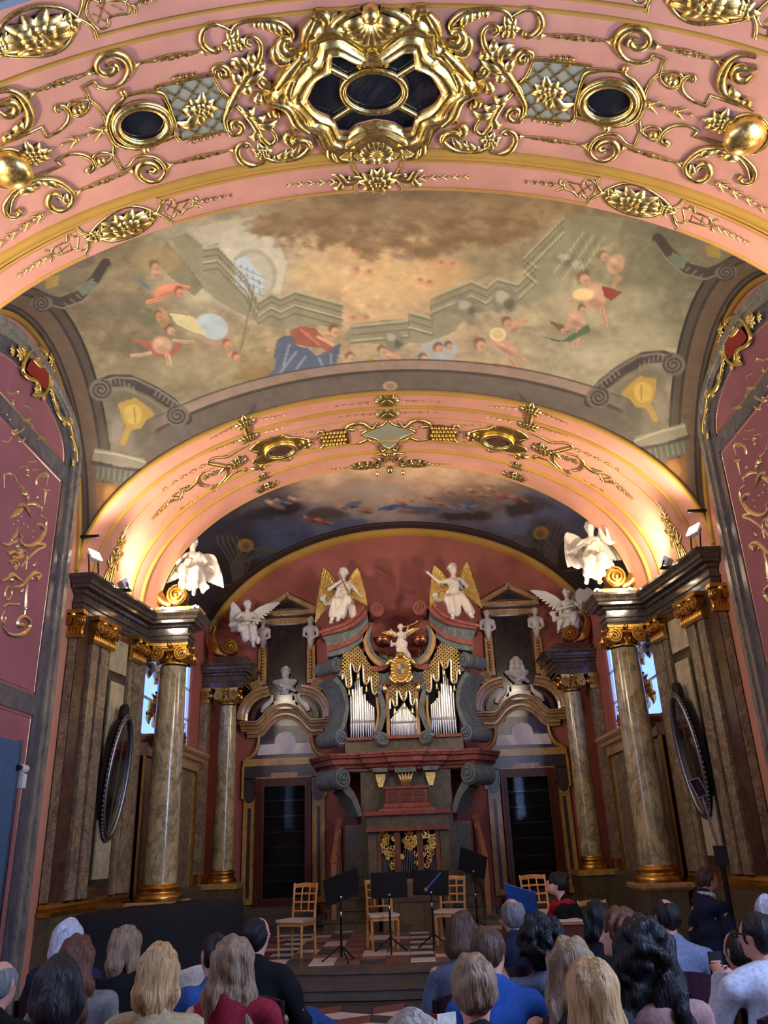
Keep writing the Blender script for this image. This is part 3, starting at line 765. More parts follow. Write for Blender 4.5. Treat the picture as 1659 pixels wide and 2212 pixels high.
# corners, mirrored on both sides
vd, vl = (70, 62, 56), (136, 124, 106)
for mir in (False, True):
    p.use(mir)
    p.ell(258, 960, 70, 90, (104,94,74), .5, 0, .6); p.ell(300, 880, 100, 60, (92,84,70), .6, .4, .5)
    p.line([(205,835),(240,822),(280,822),(330,845),(372,872),(402,905)], 26, vd, .95)
    p.line([(215,826),(250,815),(290,818),(340,842),(385,872)], 4, vl, .9); p.line([(225,846),(270,840),(320,862),(362,892)], 3, vl, .7)
    for k in range(6): p.line([(238+10*k, 818+1.2*k*k*.6), (240+10*k, 828+1.2*k*k*.6)], 4, vl, .7); p.line([(338+9*k, 846+5.6*k), (334+9*k, 854+5.6*k)], 4, vl, .7)
    for x, y, sg in ((218,842,1),(383,898,-1)): p.ell(x, y, 28, 26, (112,102,86), 1, 0, .15); p.swirl(x, y, 23, vd, 4, 2.2, -1.5, sg)
    p.ell(285, 925, 56, 66, (122,112,92), .95, .15, .2); p.ell(310, 935, 26, 50, (90,82,68), .6, .15, .5); p.ell(252, 930, 18, 40, (148,138,116), .6, .1, .5)
    p.poly([(255,870),(275,865),(290,858),(320,880),(335,895),(318,905),(305,925),(280,930),(262,905)], (168,138,70), .95); p.ell(287, 895, 22, 24, (186,156,84), 1, 0, .2); p.line([(278,925),(266,955)], 14, (164,134,72), .95); p.line([(290,880),(292,912)], 4, (140,110,50), .7)
    p.poly([(205,968),(240,975),(312,990),(318,1012),(260,1008),(200,995)], (134,126,102), .95); p.line([(200,1000),(250,1012),(318,1020)], 8, vd, .9); p.line([(205,975),(255,982),(314,998)], 4, (176,166,136), .8)
    p.poly([(205,1005),(318,1022),(300,1050),(206,1036)], (92,90,74), .95)
    for k in range(9): p.line([(212+12*k, 1010+1.4*k), (210+12*k, 1032+1.4*k)], 3, (134,128,106), .6)
    p.poly([(206,1040),(285,1050),(255,1090),(215,1140)], (120,84,48), .9); p.ell(236, 1066, 18, 24, (160,112,60), .8, 0, .5, .5)
    # rear corners
    p.line([(90,645),(130,655),(170,640),(205,605),(228,570)], 24, vd, .95); p.line([(95,655),(135,666),(180,650),(215,612),(236,575)], 4, vl, .8)
    for k in range(6): p.line([(140+13*k, 655-9*k), (148+13*k, 662-9*k)], 4, vl, .7)
    p.ell(90, 655, 26, 17, (112,102,84), 1, 0, .15); p.swirl(90, 655, 20, vd, 4, 2.2, 1.0, 1); p.ell(185, 565, 24, 14, (112,102,84), 1, -.4, .2); p.ell(120, 605, 46, 26, (122,112,90), .9, -.5, .3); p.poly([(95,600),(130,592),(125,618),(100,625)], (166,138,72), .9)
    p.poly([(165,622),(200,600),(210,625),(180,640)], (120,130,104), .8)
p.use(False)
p.ell(843, 834, 16, 11, (176,150,112), 1, 0, .1); p.ell(843, 834, 11, 7, (150,124,90), 1, 0, .2)
p.c *= (1.0 + 0.14 * p.n2)[:, None]; p.c *= (0.95 + 0.10 * fbm(p.x / 26 + 9, p.y / 22 + 3))[:, None]
p.done('fresco_vault', m_, n_, ceil)

# --- choir vault
m2, n2 = 360, 150
tv = np.linspace(0, 1, n2); th = np.linspace(PI, 0, m2)
av = 4.06 + (LA - 4.06) * tv + 0.25 * 4 * tv * (1 - tv); hv = 2.61 + (LH - 2.61) * tv + 0.35 * 4 * tv * (1 - tv); yv = R2B - 0.02 + (BWY + 0.05 - R2B) * tv; xo = 0.08 * tv
TH, TV = np.meshgrid(th, np.arange(n2), indexing='ij')
p = Paint(np.stack([xo[TV] + av[TV] * np.cos(TH), yv[TV], ZS + hv[TV] * np.sin(TH)], -1).reshape(-1, 3))
p.base([(850,1030,(192,158,122)),(700,1040,(172,142,112)),(1000,1040,(178,146,112)),(560,1080,(70,60,58)),(620,1100,(56,52,54)),(850,1080,(164,142,114)),(720,1085,(150,130,108)),(1050,1090,(110,94,80)),(700,1140,(78,88,110)),(600,1160,(62,74,98)),(500,1150,(48,48,56)),(850,1130,(112,110,112)),
    (1000,1130,(70,76,92)),(1130,1130,(92,100,118)),(1190,1100,(84,88,104)),(1240,1150,(66,64,70)),(480,1230,(46,42,42)),(1250,1230,(44,40,40)),(950,1140,(90,92,100))], 48)
p.c *= (0.95 + 0.62 * p.n1)[:, None]; p.c *= (0.9 + 0.2 * p.n2)[:, None]
for x, y, rx, ry, c, a in ((620,1095,60,22,(44,38,38),.8),(560,1110,50,16,(52,50,56),.7),(690,1110,70,18,(72,60,54),.7),(1120,1100,60,16,(62,52,48),.8),(1010,1115,70,14,(66,54,48),.8),(900,1105,60,10,(112,84,64),.7),(820,1060,90,20,(196,182,160),.6),(1080,1060,70,18,(150,118,92),.7),(1150,1085,50,18,(86,70,62),.7),(600,1040,80,12,(160,136,108),.5),(740,1130,90,14,(82,96,124),.7)):
    p.ell(x, y, rx, ry, c, a, 0, .5, .6)
for x, y, r_, c in ((640,1080,.2,sk),(672,1122,.3,(160,74,56)),(700,1128,-.2,(166,80,58)),(590,1088,.3,sk),(610,1085,0,(74,90,108)),(740,1096,.2,(190,150,120)),(760,1092,-.3,(84,104,132)),(790,1104,.2,(150,110,84)),(870,1088,.1,(176,104,84)),(845,1096,-.2,(62,96,150)),(885,1080,.2,sk),(930,1078,.2,(150,80,66)),(950,1088,0,(176,140,110)),(1010,1096,.2,(96,120,158)),(985,1100,.1,(120,140,170)),(1040,1070,.2,(180,130,100)),(1090,1072,-.2,(172,84,66)),(1120,1078,.2,(166,76,58)),(1060,1058,.3,sk),(1020,1060,0,(190,150,118)),(970,1062,.2,sk)):
    p.ell(x, y, 22, 8, c, .75, r_, .6, 1.0); p.ell(x + 5, y + 3, 12, 4, tuple(q * .6 for q in c), .6, r_, .6, .8); p.ell(x - 6, y - 3, 8, 3, tuple(min(255, q * 1.3) for q in c), .6, r_, .6, .8); p.ell(x - 13, y - 6, 6, 5, sk, .7, 0, .5); p.line([(x + 6, y), (x + 20, y + 6 * math.sin(x))], 4, sk, .6)
p.line([(820,1100),(850,1092),(880,1096),(940,1100)], 6, (70,104,160), .8)
for mir in (False, True):
    p.use(mir)
    p.ell(510, 1210, 60, 80, (52,48,46), .8, .3, .4)
    for k in range(5): p.line([(505+5*k, 1255), (500+10*k, 1225-4*k), (520+22*k, 1190-2*k), (590+4*k, 1178+6*k)], 4, (96,92,82), .8); p.line([(505+5*k, 1258), (498+6*k, 1215-4*k), (470+12*k, 1170), (470+10*k, 1158)], 4, (104,98,86), .8)
    p.ell(530, 1178, 20, 16, (150,118,66), 1, 0, .2); p.ell(532, 1180, 10, 9, (112,84,46), .8)
    p.poly([(460,1262),(520,1262),(515,1300),(465,1300)], (62,56,52), .9); p.line([(458,1264),(525,1264)], 4, (96,88,76), .8)
p.use(False)
yy = p.P[:, 1]
for d0, d1, c in ((-1, .36, (58,46,46)), (.36, .44, (88,70,62)), (.44, .52, (44,36,38))): p.put((((BWY - yy) > d0) & ((BWY - yy) <= d1)).astype(float), c, .92)
p.done('fresco_choir_vault', m2, n2, ceil)
# ------------------------------------------------------------------ gilded stucco of the first rib
# outlines are read off the photograph and laid onto the rib's own surface; x is mirrored about the room's axis
def hit_rib(px, py, par):
    d = ray(px, py); lo, hi = 1.0, 40.0
    def g(t):
        q = CPOS + d * t; a, h = par(q[1]); return (q[0] / a) ** 2 + ((q[2] - ZS) / h) ** 2 - 1
    for _ in range(50):
        m = (lo + hi) / 2
        if g(m) > 0: hi = m
        else: lo = m
    return CPOS + d * lo
PAR1 = lambda y: (RA, RH)
PAR2 = lambda y: rib_par(min(max(y, R2A - 1), R2B + 1))
CROP = {1: (0, 0, 3.95), 2: (400, 0, 3.77), 3: (0, 300, 3.77), 4: (400, 280, 3.606), 0: (0, 0, 1.0), 5: (820, 820, 2.963), 6: (330, 820, 3.13), 7: (0, 1000, 4.424), 8: (500, 1540, 4.808), 9: (420, 1120, 3.77), 10: (660, 1200, 3.77), 11: (660, 1580, 3.77), 12: (1440, 640, 3.95), 13: (0, 640, 4.81)}
def uv(crop, pts, par=PAR1):
    ox, oy, sc = CROP[crop]
    if isinstance(par, tuple):
        if par[0] == 'x': return np.array([at(ox + x / sc, oy + y / sc, X=par[1])[1:] for x, y in pts])
        return np.array([at(ox + x / sc, oy + y / sc, Y=par[1])[[0, 2]] for x, y in pts])
    return np.array([hit_rib(ox + x / sc, oy + y / sc, par)[:2] for x, y in pts])
def lift(p, off=0.0, par=PAR1):
    if isinstance(par, tuple):      # a flat wall: (axis, coordinate, facing)
        if par[0] == 'x': return V(par[1] + par[2] * off, p[0], p[1]), V(par[2], 0, 0)
        return V(p[0], par[1] + par[2] * off, p[1]), V(0, par[2], 0)
    x, y = p[0], p[1]; a, h = par(y); x = max(-a * 0.999, min(a * 0.999, x)); z = h * math.sqrt(1 - (x / a) ** 2)
    n = nrm((-x / a**2, 0, -z / h**2)); return V(x, y, ZS + z) + n * off, n
def lifts(P, off=0.0, par=PAR1):
    q = [lift(p, off, par) for p in P]; return np.array([a for a, _ in q]), np.array([b for _, b in q])
class Orn:
    """a mirrored ornament: writes every stroke to both sides or to one thing"""
    def __init__(s, roots, par=PAR1, mat='gold'): s.r = roots; s.par = par; s.mat = mat
    def emit(s, b, name, mat=None, flip=None):
        v, f = b.arrays()
        for side, root in s.r:
            w = v.copy()
            if side > 0: w[:, 0] *= -1
            mesh(name, w, f, mat or s.mat, root, 60)
    def stroke(s, P, r, name='scroll', k=5, closed=False, fh=0.9, fw=1.0, off=None, n=7, mat=None, smooth=True):
        P = cr(P, k, closed) if smooth else np.asarray(P)
        rm = r if np.isscalar(r) else max(r)
        L, N = lifts(P, (rm * 0.35 if off is None else off), s.par); s.emit(B().tube(L, r, n, closed, N, fw, fh), name, mat)
    def leaf(s, P, w, name='leaf', mat=None):
        P = cr(P, 4); m = len(P); t = np.linspace(0, 1, m); r = w * np.sin(PI * (0.12 + 0.86 * t)) ** 0.8 + 0.004
        L, N = lifts(P, w * 0.3, s.par); L = L + N * (0.8 * w * np.sin(PI * t))[:, None]; s.emit(B().tube(L, r, 6, False, N, 1.0, 0.5), name, mat)
    def rod(s, a, b_, r=0.03, name='baluster_rod'):
        t = np.linspace(0, 1, 25)[:, None]; P = np.asarray(a) * (1 - t) + np.asarray(b_) * t
        L, N = lifts(P, r * 0.4, s.par); bb = B().tube(L, np.array([.9,.5,.35,.4,.5,.62,.75,.55,.4,.9,.5,1,.9,1,.5,.9,.4,.55,.75,.62,.5,.4,.35,.5,.9]) * r, 7, False, N)
        for e, sg in ((a, -1), (b_, 1)):
            d = nrm(np.asarray(b_) - np.asarray(a)) * sg; q = np.array([-d[1], d[0]])
            for m in (-1, 0, 1):
                tip = np.asarray(e) + d * (0.05 if m == 0 else .03) + q * 0.045 * m; L2, N2 = lifts([np.asarray(e) - d * .02, tip], r * .5, s.par); bb.tube(L2, [r * .45, r * .5, .004], 5, False, N2)
        s.emit(bb, name)
    def bead(s, c, r, name='bud', squash=0.7):
        L, N = lift(c, r * 0.3, s.par); s.emit(B().ball(L, r, 8, 6), name)
    def husks(s, a, b_, n, r, name='husk'):
        a = np.asarray(a); b_ = np.asarray(b_); d = nrm(b_ - a); q = np.array([-d[1], d[0]])
        for i in range(n):
            bb = B(); t = i / max(1, n - 1); c = a + (b_ - a) * t; k = r * (1 - 0.35 * t)
            for m in (-1, 0, 1):
                L, N = lifts([c, c + d * k * 1.2 + q * m * k * 0.9], k * .3, s.par); bb.tube(L, [k * .2, k * .5, .003], 5, False, N)
            L, N = lift(c, k * .3, s.par); bb.ball(L, k * .42, 6, 4)
            if i < n - 1: L, N = lift(c + (b_ - a) / (n - 1) * .55, k * .2, s.par); bb.ball(L, k * .25, 5, 4)
            s.emit(bb, name)
    def rosette(s, c, rx, ry, rot=0.0, n=9, name='petal', core=True):
        rr = random.Random(n)
        for ring, (k, q) in enumerate(((1.0, n), (0.6, n - 2))):
            for i in range(q):
                a = 2 * PI * (i + ring * .5) / q; d = np.array([math.cos(a) * rx, math.sin(a) * ry]) * k * rr.uniform(.85, 1.08)
                d = np.array([d[0]*math.cos(rot) - d[1]*math.sin(rot), d[0]*math.sin(rot) + d[1]*math.cos(rot)]); w = (rx + ry) * 0.12 * (1.1 - .3 * ring)
                t = np.linspace(0.12, 1, 7); L, N = lifts([np.asarray(c) + d * u for u in t], 0.008, s.par); L = L + N * ((0.02 + 0.05 * ring + 0.05 * np.sin(PI * t)) * (rx + ry) * 1.1)[:, None]
                s.emit(B().tube(L, w * np.sin(PI * (0.15 + .8 * t)) + .003, 6, False, N, 1.0, 0.45), name)
        if core: L, N = lift(c, 0.04 * (rx + ry) / .4, s.par); s.emit(B().ball(L, (rx + ry) * 0.09, 10, 7), 'boss', 'old_gold')

NB = 2 * R1C
nf = lambda P: np.asarray(P) * np.array([1, -1]) + np.array([0, NB])   # reflect to the near side of the rib
sides = {}
for s_, nm in ((-1, 'left'), (1, 'right')):
    sides[s_] = thing('stucco_scrollwork', 'gilded acanthus scrollwork on the nearest pink arch, %s of the large oculus' % nm, 'stucco ornament', (s_ * 2.2, R1C, 8.0), group='scrollwork of the nearest arch')
o = Orn([(-1, sides[-1]), (1, sides[1])])
U = uv
# scrolls
o.stroke(U(1, [(705,735),(795,690),(830,730),(920,745),(1020,710),(1080,640),(1100,560),(1060,480),(980,440),(900,450),(840,500),(825,560),(860,610),(930,620),(985,580),(970,540),(920,550)]), [.014,.018,.02,.03,.045,.04,.03,.03,.035,.02])
o.stroke(U(1, [(705,735),(740,790),(765,850),(830,900),(880,970),(910,1060),(940,1130),(970,1220),(965,1300)]), .016, 'strap')
o.stroke(U(3, [(900,0),(935,70),(925,140),(950,190),(980,245)]), .016, 'strap')
o.stroke(U(1, [(765,860),(690,850),(600,870),(580,920),(620,980),(690,985),(750,930)]), .016, 'strap', closed=True)
o.bead(U(1, [(655,925)])[0], .05); o.bead(U(1, [(690,900)])[0], .04)
o.stroke(U(3, [(910,130),(830,105),(760,140),(780,200),(820,220),(880,180)]), .016, 'strap', closed=True); o.bead(U(3, [(820,165)])[0], .045)
o.stroke(U(1, [(500,940),(475,930),(480,900),(540,900),(590,960),(570,1040),(500,1110),(395,1165)]), [.03,.02,.02,.022,.02,.016]); o.stroke(U(1, [(395,1165),(350,1080),(200,1150),(0,1240)]), .016, 'strap', smooth=False)
o.stroke(U(3, [(730,235),(705,250),(725,265),(765,225),(745,170),(690,130),(620,115),(540,125),(460,172)]), [.03,.02,.02,.022,.02,.016]); o.stroke(U(3, [(460,172),(505,215),(400,255)]), .016, 'strap', smooth=False)
o.stroke(U(3, [(400,255),(250,320),(130,410),(50,500),(30,570),(70,630),(130,630),(160,595),(130,570)]), [.014,.018,.022,.022,.02,.026,.03])
o.stroke(U(3, [(80,600),(100,500),(160,420),(240,350),(330,325),(440,330),(540,385),(590,450),(570,530),(500,575),(430,565),(390,510),(410,450),(460,445),(500,480)]), [.01,.015,.02,.03,.03,.026,.026,.035,.04,.035,.02])
o.leaf(U(3, [(150,440),(220,400),(300,410)]), .035); o.leaf(U(3, [(220,390),(300,350),(350,360)]), .03); o.leaf(U(3, [(340,340),(410,350),(480,390)]), .035); o.leaf(U(3, [(540,440),(530,490),(560,500)]), .03)
o.stroke(U(1, [(-60,790),(0,770),(80,760),(160,800),(220,880),(250,970),(230,1060),(170,1110),(60,1190),(0,1230)]), [.016,.02,.03,.045,.045,.035,.025,.018]); o.stroke(U(1, [(-60,880),(20,880),(90,860),(130,900),(110,960),(40,980),(-20,940)]), [.02,.04,.045,.035,.02])
o.leaf(U(1, [(110,1110),(160,1060),(160,1010)]), .035); o.leaf(U(1, [(20,1190),(50,1150),(40,1120)]), .035)
o.stroke(U(3, [(990,245),(1050,210),(1100,150),(1180,130),(1270,150),(1330,210),(1340,270),(1290,330),(1210,340),(1140,300),(1120,240),(1160,190),(1230,195),(1275,230),(1245,265),(1205,255)]), [.014,.016,.018,.022,.022,.025,.035,.04,.035,.03,.02])
o.rod(U(0, [(66,200)])[0], U(0, [(194,156)])[0]); o.rod(U(0, [(292,137)])[0], U(0, [(438,109)])[0]); o.rod(U(3, [(625,425)])[0], U(3, [(1075,250)])[0]); o.rod(U(3, [(1375,205)])[0], U(4, [(370,150)])[0])
# acanthus between lattice panel and oculus
o.stroke(U(2, [(340,1040),(325,960),(370,840),(430,720),(500,600),(560,520),(610,430),(610,340),(560,290),(500,295),(490,340),(530,360)]), [.02,.03,.04,.045,.04,.03,.022,.02,.025,.03], 'stem')
o.stroke(U(2, [(420,850),(500,930),(570,1020),(620,1110),(690,1170),(740,1120),(700,1050),(660,1050)]), [.02,.03,.04,.03,.02,.02,.015], 'stem')
for L in ([(500,610),(490,530),(440,470),(375,475)],[(515,570),(470,520),(400,500),(380,520)],[(440,690),(420,620),(370,575)],[(470,690),(550,630),(645,570)],[(560,540),(620,520),(640,485)],[(450,740),(510,715),(555,712)],[(540,500),(535,455),(525,405)],
          [(450,870),(520,900),(568,865)],[(520,930),(600,955),(660,935)],[(580,1000),(670,1010),(745,975)],[(600,1040),(570,1095),(515,1105)],[(480,660),(520,560),(515,500),(450,460)]): o.leaf(U(2, L), .04)
o.stroke(U(2, [(370,240),(250,190),(160,220),(130,300),(160,370),(230,410),(285,395),(275,365)]), [.015,.025,.03,.035,.03,.025,.03]); 
o.rosette(U(2, [(395,330)])[0], .10, .12, 0, 6, 'bud_leaf')
o.stroke(U(2, [(370,300),(390,220),(460,170),(600,150),(740,160),(830,210),(870,270),(850,315)]), [.015,.02,.025,.03,.035,.03,.02])
for L in ([(560,165),(600,215)],[(620,165),(680,230)],[(680,170),(740,260)],[(730,175),(785,285)]): o.leaf(U(2, L), .03)
o.stroke(U(4, [(470,130),(500,110),(460,95),(410,130),(410,190),(460,250),(540,270),(620,250)]), [.02,.02,.025,.035,.04,.035,.02]); o.rosette(U(4, [(600,165)])[0], .11, .12, 0, 7, 'bud_leaf')
o.stroke(U(4, [(600,205),(700,240),(800,235),(900,200),(970,130),(960,85),(900,75)]), [.02,.03,.035,.035,.03,.02])
for L in ([(720,220),(790,150)],[(770,220),(840,140)],[(820,205),(895,115)],[(690,220),(730,185)]): o.leaf(U(4, L), .03)
o.husks(U(3, [(330,610)])[0], U(3, [(10,830)])[0], 4, .07); o.husks(U(1, [(880,1090)])[0], U(1, [(420,1270)])[0], 3, .09)
o.rosette(U(3, [(265,125)])[0], .14, .14, 0, 8, 'flower_petal')
# pomegranate vase
bb = B(); cx = U(3, [(70,240)])[0]; L, N = lift(cx, .03); bb.ball(L, (.2, .2, .12), 16, 10); o.emit(bb, 'vase_bowl', 'gold')
o.stroke(cx + ell2((0, 0), .16, .20, 20), .015, 'vase_rim', closed=True)

# lattice panels
for s_, nm in ((-1, 'left'), (1, 'right')):
    t = thing('trellis_cartouche', 'gilt lattice panel on grey ground with flower spray, %s of the large oculus' % nm, 'stucco panel', (s_ * 1.6, R1C, 8.1), group='lattice panels of the nearest arch')
    sides['lat', s_] = t
o = Orn([(-1, sides['lat', -1]), (1, sides['lat', 1])])
lq = U(0, [(338,186),(400,174),(461,164),(475,190),(494,210),(488,250),(490,280),(440,291),(392,302),(392,270),(372,240),(368,215)])
L, N = lifts(lq, .012); o.emit(B().add(L, [list(range(len(L)))]), 'ground', 'grey_field')
from math import hypot
def inpoly(q, P):
    ins = False
    for i in range(len(P)):
        (x0, y0), (x1, y1) = P[i], P[i-1]
        if (y0 > q[1]) != (y1 > q[1]) and q[0] < (x1-x0)*(q[1]-y0)/(y1-y0) + x0: ins = not ins
    return ins
c0 = lq.mean(0); st = .115
for sg in (-1, 1):
    for i in range(-7, 8):
        d = nrm((1, sg * 1.1)); q = np.array([-d[1], d[0]]); pts = [c0 + q * i * st + d * t_ for t_ in np.linspace(-.8, .8, 80)]; pts = [p_ for p_ in pts if inpoly(p_, lq)]
        if len(pts) > 4: o.stroke(pts[::6] + [pts[-1]], .009, 'lattice_bar', k=2, off=.02, n=5)
o.rosette(c0 + np.array([.03, .0]), .17, .15, .3, 8, 'flower_petal'); o.leaf([c0, c0 + np.array([-.1, .12]), c0 + np.array([-.22, .1])], .05); o.leaf([c0, c0 + np.array([-.14, -.02])], .045); o.leaf([c0, c0 + np.array([.0, .2])], .04)
for P, r in (([(1330,735),(1480,700),(1659,660)], .02),): o.stroke(U(1, P), r, 'border')
o.stroke(U(2, [(0,635),(120,610),(230,590),(230,550),(290,525),(345,560),(340,605),(290,610),(275,575)]), [.015,.02,.02,.025,.035,.035,.03,.02], 'border'); o.stroke(U(2, [(230,620),(290,730),(365,795)]), .018, 'border'); o.stroke(U(2, [(365,795),(325,930),(330,1040)]), .02, 'border')
o.stroke(U(2, [(-30,1125),(150,1090),(330,1055),(370,1090),(440,1080),(470,1030),(430,985),(380,1000),(390,1040)]), [.018,.02,.02,.025,.03,.035,.03,.02], 'border')
o.husks(U(1, [(1480,660)])[0], U(1, [(1640,630)])[0], 4, .04); o.husks(U(2, [(40,1150)])[0], U(2, [(260,1095)])[0], 5, .04)

# oval windows
for s_, nm in ((-1, 'left'), (1, 'right')):
    t = thing('oval_window', 'small dark oval window in a gilt frame on the nearest arch, %s side' % nm, 'window', (s_ * 2.13, R1C, 8.0), group='oval windows of the nearest arch')
    sides['ov', s_] = t
o = Orn([(-1, sides['ov', -1]), (1, sides['ov', 1])])
e = lambda rx, ry: U(1, ell2((1210, 1045), rx, ry, 28, rot=-.06))
L, N = lifts(e(200, 135), .01); o.emit(B().add(L, [list(range(len(L)))]), 'pane', 'pane_dark')
for rx, ry, r in ((205, 138, .022), (225, 160, .04), (246, 182, .028)): o.stroke(e(rx, ry), r, 'frame_ring', closed=True, k=2, off=.03)
o.stroke(U(1, [(1050,770),(1055,830),(970,910),(915,1050),(940,1150),(1000,1230),(1130,1265),(1240,1250)]), [.03,.02,.03,.028,.022,.02,.016], 'strap'); o.stroke(U(1, [(1060,815),(1180,785),(1280,775),(1380,790),(1430,870),(1460,950),(1495,1060),(1500,1150),(1530,1190)]), [.014,.018,.03,.02,.02,.018,.02], 'strap'); o.stroke(U(1, [(1240,1215),(1330,1195),(1420,1180),(1500,1150)]), [.014,.03,.016], 'strap')
o.bead(U(1, [(1045,775)])[0], .035); o.bead(U(1, [(1245,1270)])[0], .04)

# rosette medallions of the two outer bands
for near in (0, 1):
    for s_, nm in ((-1, 'left'), (1, 'right')):
        t = thing('rosette_medallion', 'gilt rosette in a pointed oval frame, %s band of the nearest arch, %s side' % ('near' if near else 'far', nm), 'stucco rosette', (s_ * 2.65, 4.42 if near else 6.52, 7.8), group='rosette medallions of the nearest arch')
        sides['ro', near, s_] = t
    o = Orn([(-1, sides['ro', near, -1]), (1, sides['ro', near, 1])]); g = nf if near else (lambda P: np.asarray(P)); u3 = lambda P: g(U(3, P)); u4 = lambda P: g(U(4, P))
    o.stroke(u3([(730,775),(800,690),(950,580),(1080,545),(1200,570),(1270,610)]), .018, 'oval_frame'); o.stroke(u3([(1270,610),(1230,690),(1120,770),(1000,815),(880,830),(780,800),(730,775)]), .018, 'oval_frame')
    o.stroke(u3([(610,715),(660,760),(730,785)]), .016, 'frame'); o.stroke(u3([(1270,610),(1340,640),(1410,690)]), .016, 'frame'); o.stroke(u3([(1285,470),(1308,530),(1275,600)]), .016, 'frame'); o.stroke(u3([(720,815),(712,890),(690,930)]), .016, 'frame')
    c = u3([(1010,690)])[0]; o.rosette(c, .30, .17, 0.0, 11); o.rosette(c + np.array([.22, .0]), .12, .1, 0, 6, core=False); o.rosette(c - np.array([.26, .0]), .13, .1, 0, 6, core=False)
    for a_, m_ in (([(545,770),(590,800),(640,780),(700,800),(700,880),(640,910),(610,890),(540,920),(440,950),(420,900),(500,850),(545,830)], 1), ([(1330,510),(1400,490),(1420,520),(1480,510),(1560,485),(1575,540),(1500,580),(1470,620),(1440,600),(1400,640),(1330,600)], 1)):
        o.stroke(u3(a_), .011, 'strapwork', closed=True, k=3)
    for a_ in ([(560,850),(580,910)],[(640,800),(630,890)],[(480,880),(500,930)],[(1360,580),(1400,510)],[(1410,600),(1450,520)],[(1490,560),(1530,510)],[(1350,530),(1480,600)],[(470,930),(560,860)]): o.stroke(u3(a_), .007, 'lattice_bar', n=5, k=2)
    o.stroke(u3([(360,905),(390,920),(420,960),(410,995)]), .012, 'strapwork'); o.stroke(u3([(1590,465),(1605,500),(1570,530),(1640,555)]), .012, 'strapwork')
    o.husks(u3([(370,965)])[0], u3([(165,1095)])[0], 5, .045); o.husks(u4([(130,550)])[0], u4([(335,512)])[0], 4, .045)
    yl4, yl5 = (6.37, 6.745); xa, xb, xc_ = -3.10, -1.98 - .23, -.34; xa = U(3, [(610,715)])[0][0]; xb = U(3, [(1287,470)])[0][0]; xc_ = U(4, [(1312,285)])[0][0]
    for y_, x0_, x1_ in ((yl4, -4.3, xa), (yl4, xb, xc_), (yl5, -4.3, U(3, [(690,930)])[0][0]), (yl5, U(3, [(1410,690)])[0][0], xc_)):
        P = g([(x, y_) for x in np.linspace(x0_, x1_, 30)]); o.stroke(P, .016, 'fillet', smooth=False, mat='ochre_plaster')
    o.stroke(g([(xc_, yl4), (xc_, yl4 + .09)]), .016, 'fillet', smooth=False, mat='ochre_plaster'); o.stroke(g([(xc_, yl5), (xc_, yl5 - .12)]), .016, 'fillet', smooth=False, mat='ochre_plaster')
    t = thing('crown_rosette', 'gilt sunburst flower with leafy arms at the crown of the nearest arch, %s band' % ('near' if near else 'far'), 'stucco rosette', (0, 4.4 if near else 6.55, 8.25))
    oc = Orn([(-1, t)]); cc = np.array([0, u4([(1505,390)])[0][1]]); oc.rosette(cc, .2, .2, 0, 10)
    oc = Orn([(-1, t), (1, t)]); oc.stroke(u4([(1310,300),(1340,340),(1380,385),(1420,375)]), .016, 'arm'); oc.stroke(u4([(1325,490),(1340,430),(1370,395)]), .016, 'arm'); oc.leaf(u4([(1400,380),(1300,360),(1270,380)]), .03); oc.leaf(u4([(1360,390),(1260,410),(1200,350),(1140,345)]), .03); oc.leaf(u4([(1230,400),(1200,440),(1150,450)]), .03)
    oc.husks(u4([(1170,400)])[0], u4([(820,425)])[0], 5, .05)

# ------------------------------------------------------------------ the large oculus
oc = thing('ceiling_oculus', 'large dark ceiling oculus in a thick gilded cartouche at the crown of the nearest arch', 'window', (0, R1C, 8.3))
def closed_lr(P):      # left half outline (top to bottom) -> closed outline
    P = np.asarray(P); Q = P[::-1] * np.array([-1, 1]); return np.concatenate([P, Q])
def seg_poly(parts, crop=2, k=5):
    out = []
    for q in parts: out.append(cr(U(crop, q), k)[:-1])
    out.append(U(crop, [parts[-1][-1]])); return np.concatenate(out)
inner = seg_poly([[(1538,487),(1400,470),(1262,405)],[(1262,405),(1190,405)],[(1190,405),(1182,545)],[(1182,545),(1060,615),(982,765)],[(982,765),(1060,880),(1215,950)],[(1215,950),(1255,1050)],[(1255,1050),(1330,1052)],[(1330,1052),(1400,1000),(1538,965)]])
def resample(P, n):
    P = np.asarray(P); d = np.r_[0, np.cumsum(np.linalg.norm(np.diff(P, axis=0), axis=1))]; t = np.linspace(0, d[-1], n); return np.stack([np.interp(t, d, P[:, i]) for i in range(2)], 1)
inn = closed_lr(resample(inner, 60)); inn = np.array([q for i, q in enumerate(inn) if i == 0 or np.linalg.norm(q - inn[i-1]) > 1e-4])
cin = inn.mean(0)
L, N = lifts(inn, .006); mesh('pane', L, [list(range(len(L)))], 'pane_dark', oc, 0)
area = 0.5 * np.sum(inn[:, 0] * np.roll(inn[:, 1], -1) - np.roll(inn[:, 0], -1) * inn[:, 1]); sgn = -1 if area > 0 else 1
def off_closed(P, d): return offset2d(np.asarray(P), d * sgn, True)
G = []
for d, h in ((.02, .0), (.03, .02), (.05, .04), (.06, .03), (.075, .03), (.09, .06), (.115, .07), (.13, .05), (.145, .05), (.16, .085), (.19, .095), (.205, .07), (.22, .07)):
    G.append(lifts(off_closed(inn, d), h)[0])
b = B().grid(np.swapaxes(np.array(G), 0, 1), closeu=True); b.out('frame_moulding', 'gold', oc, 35)
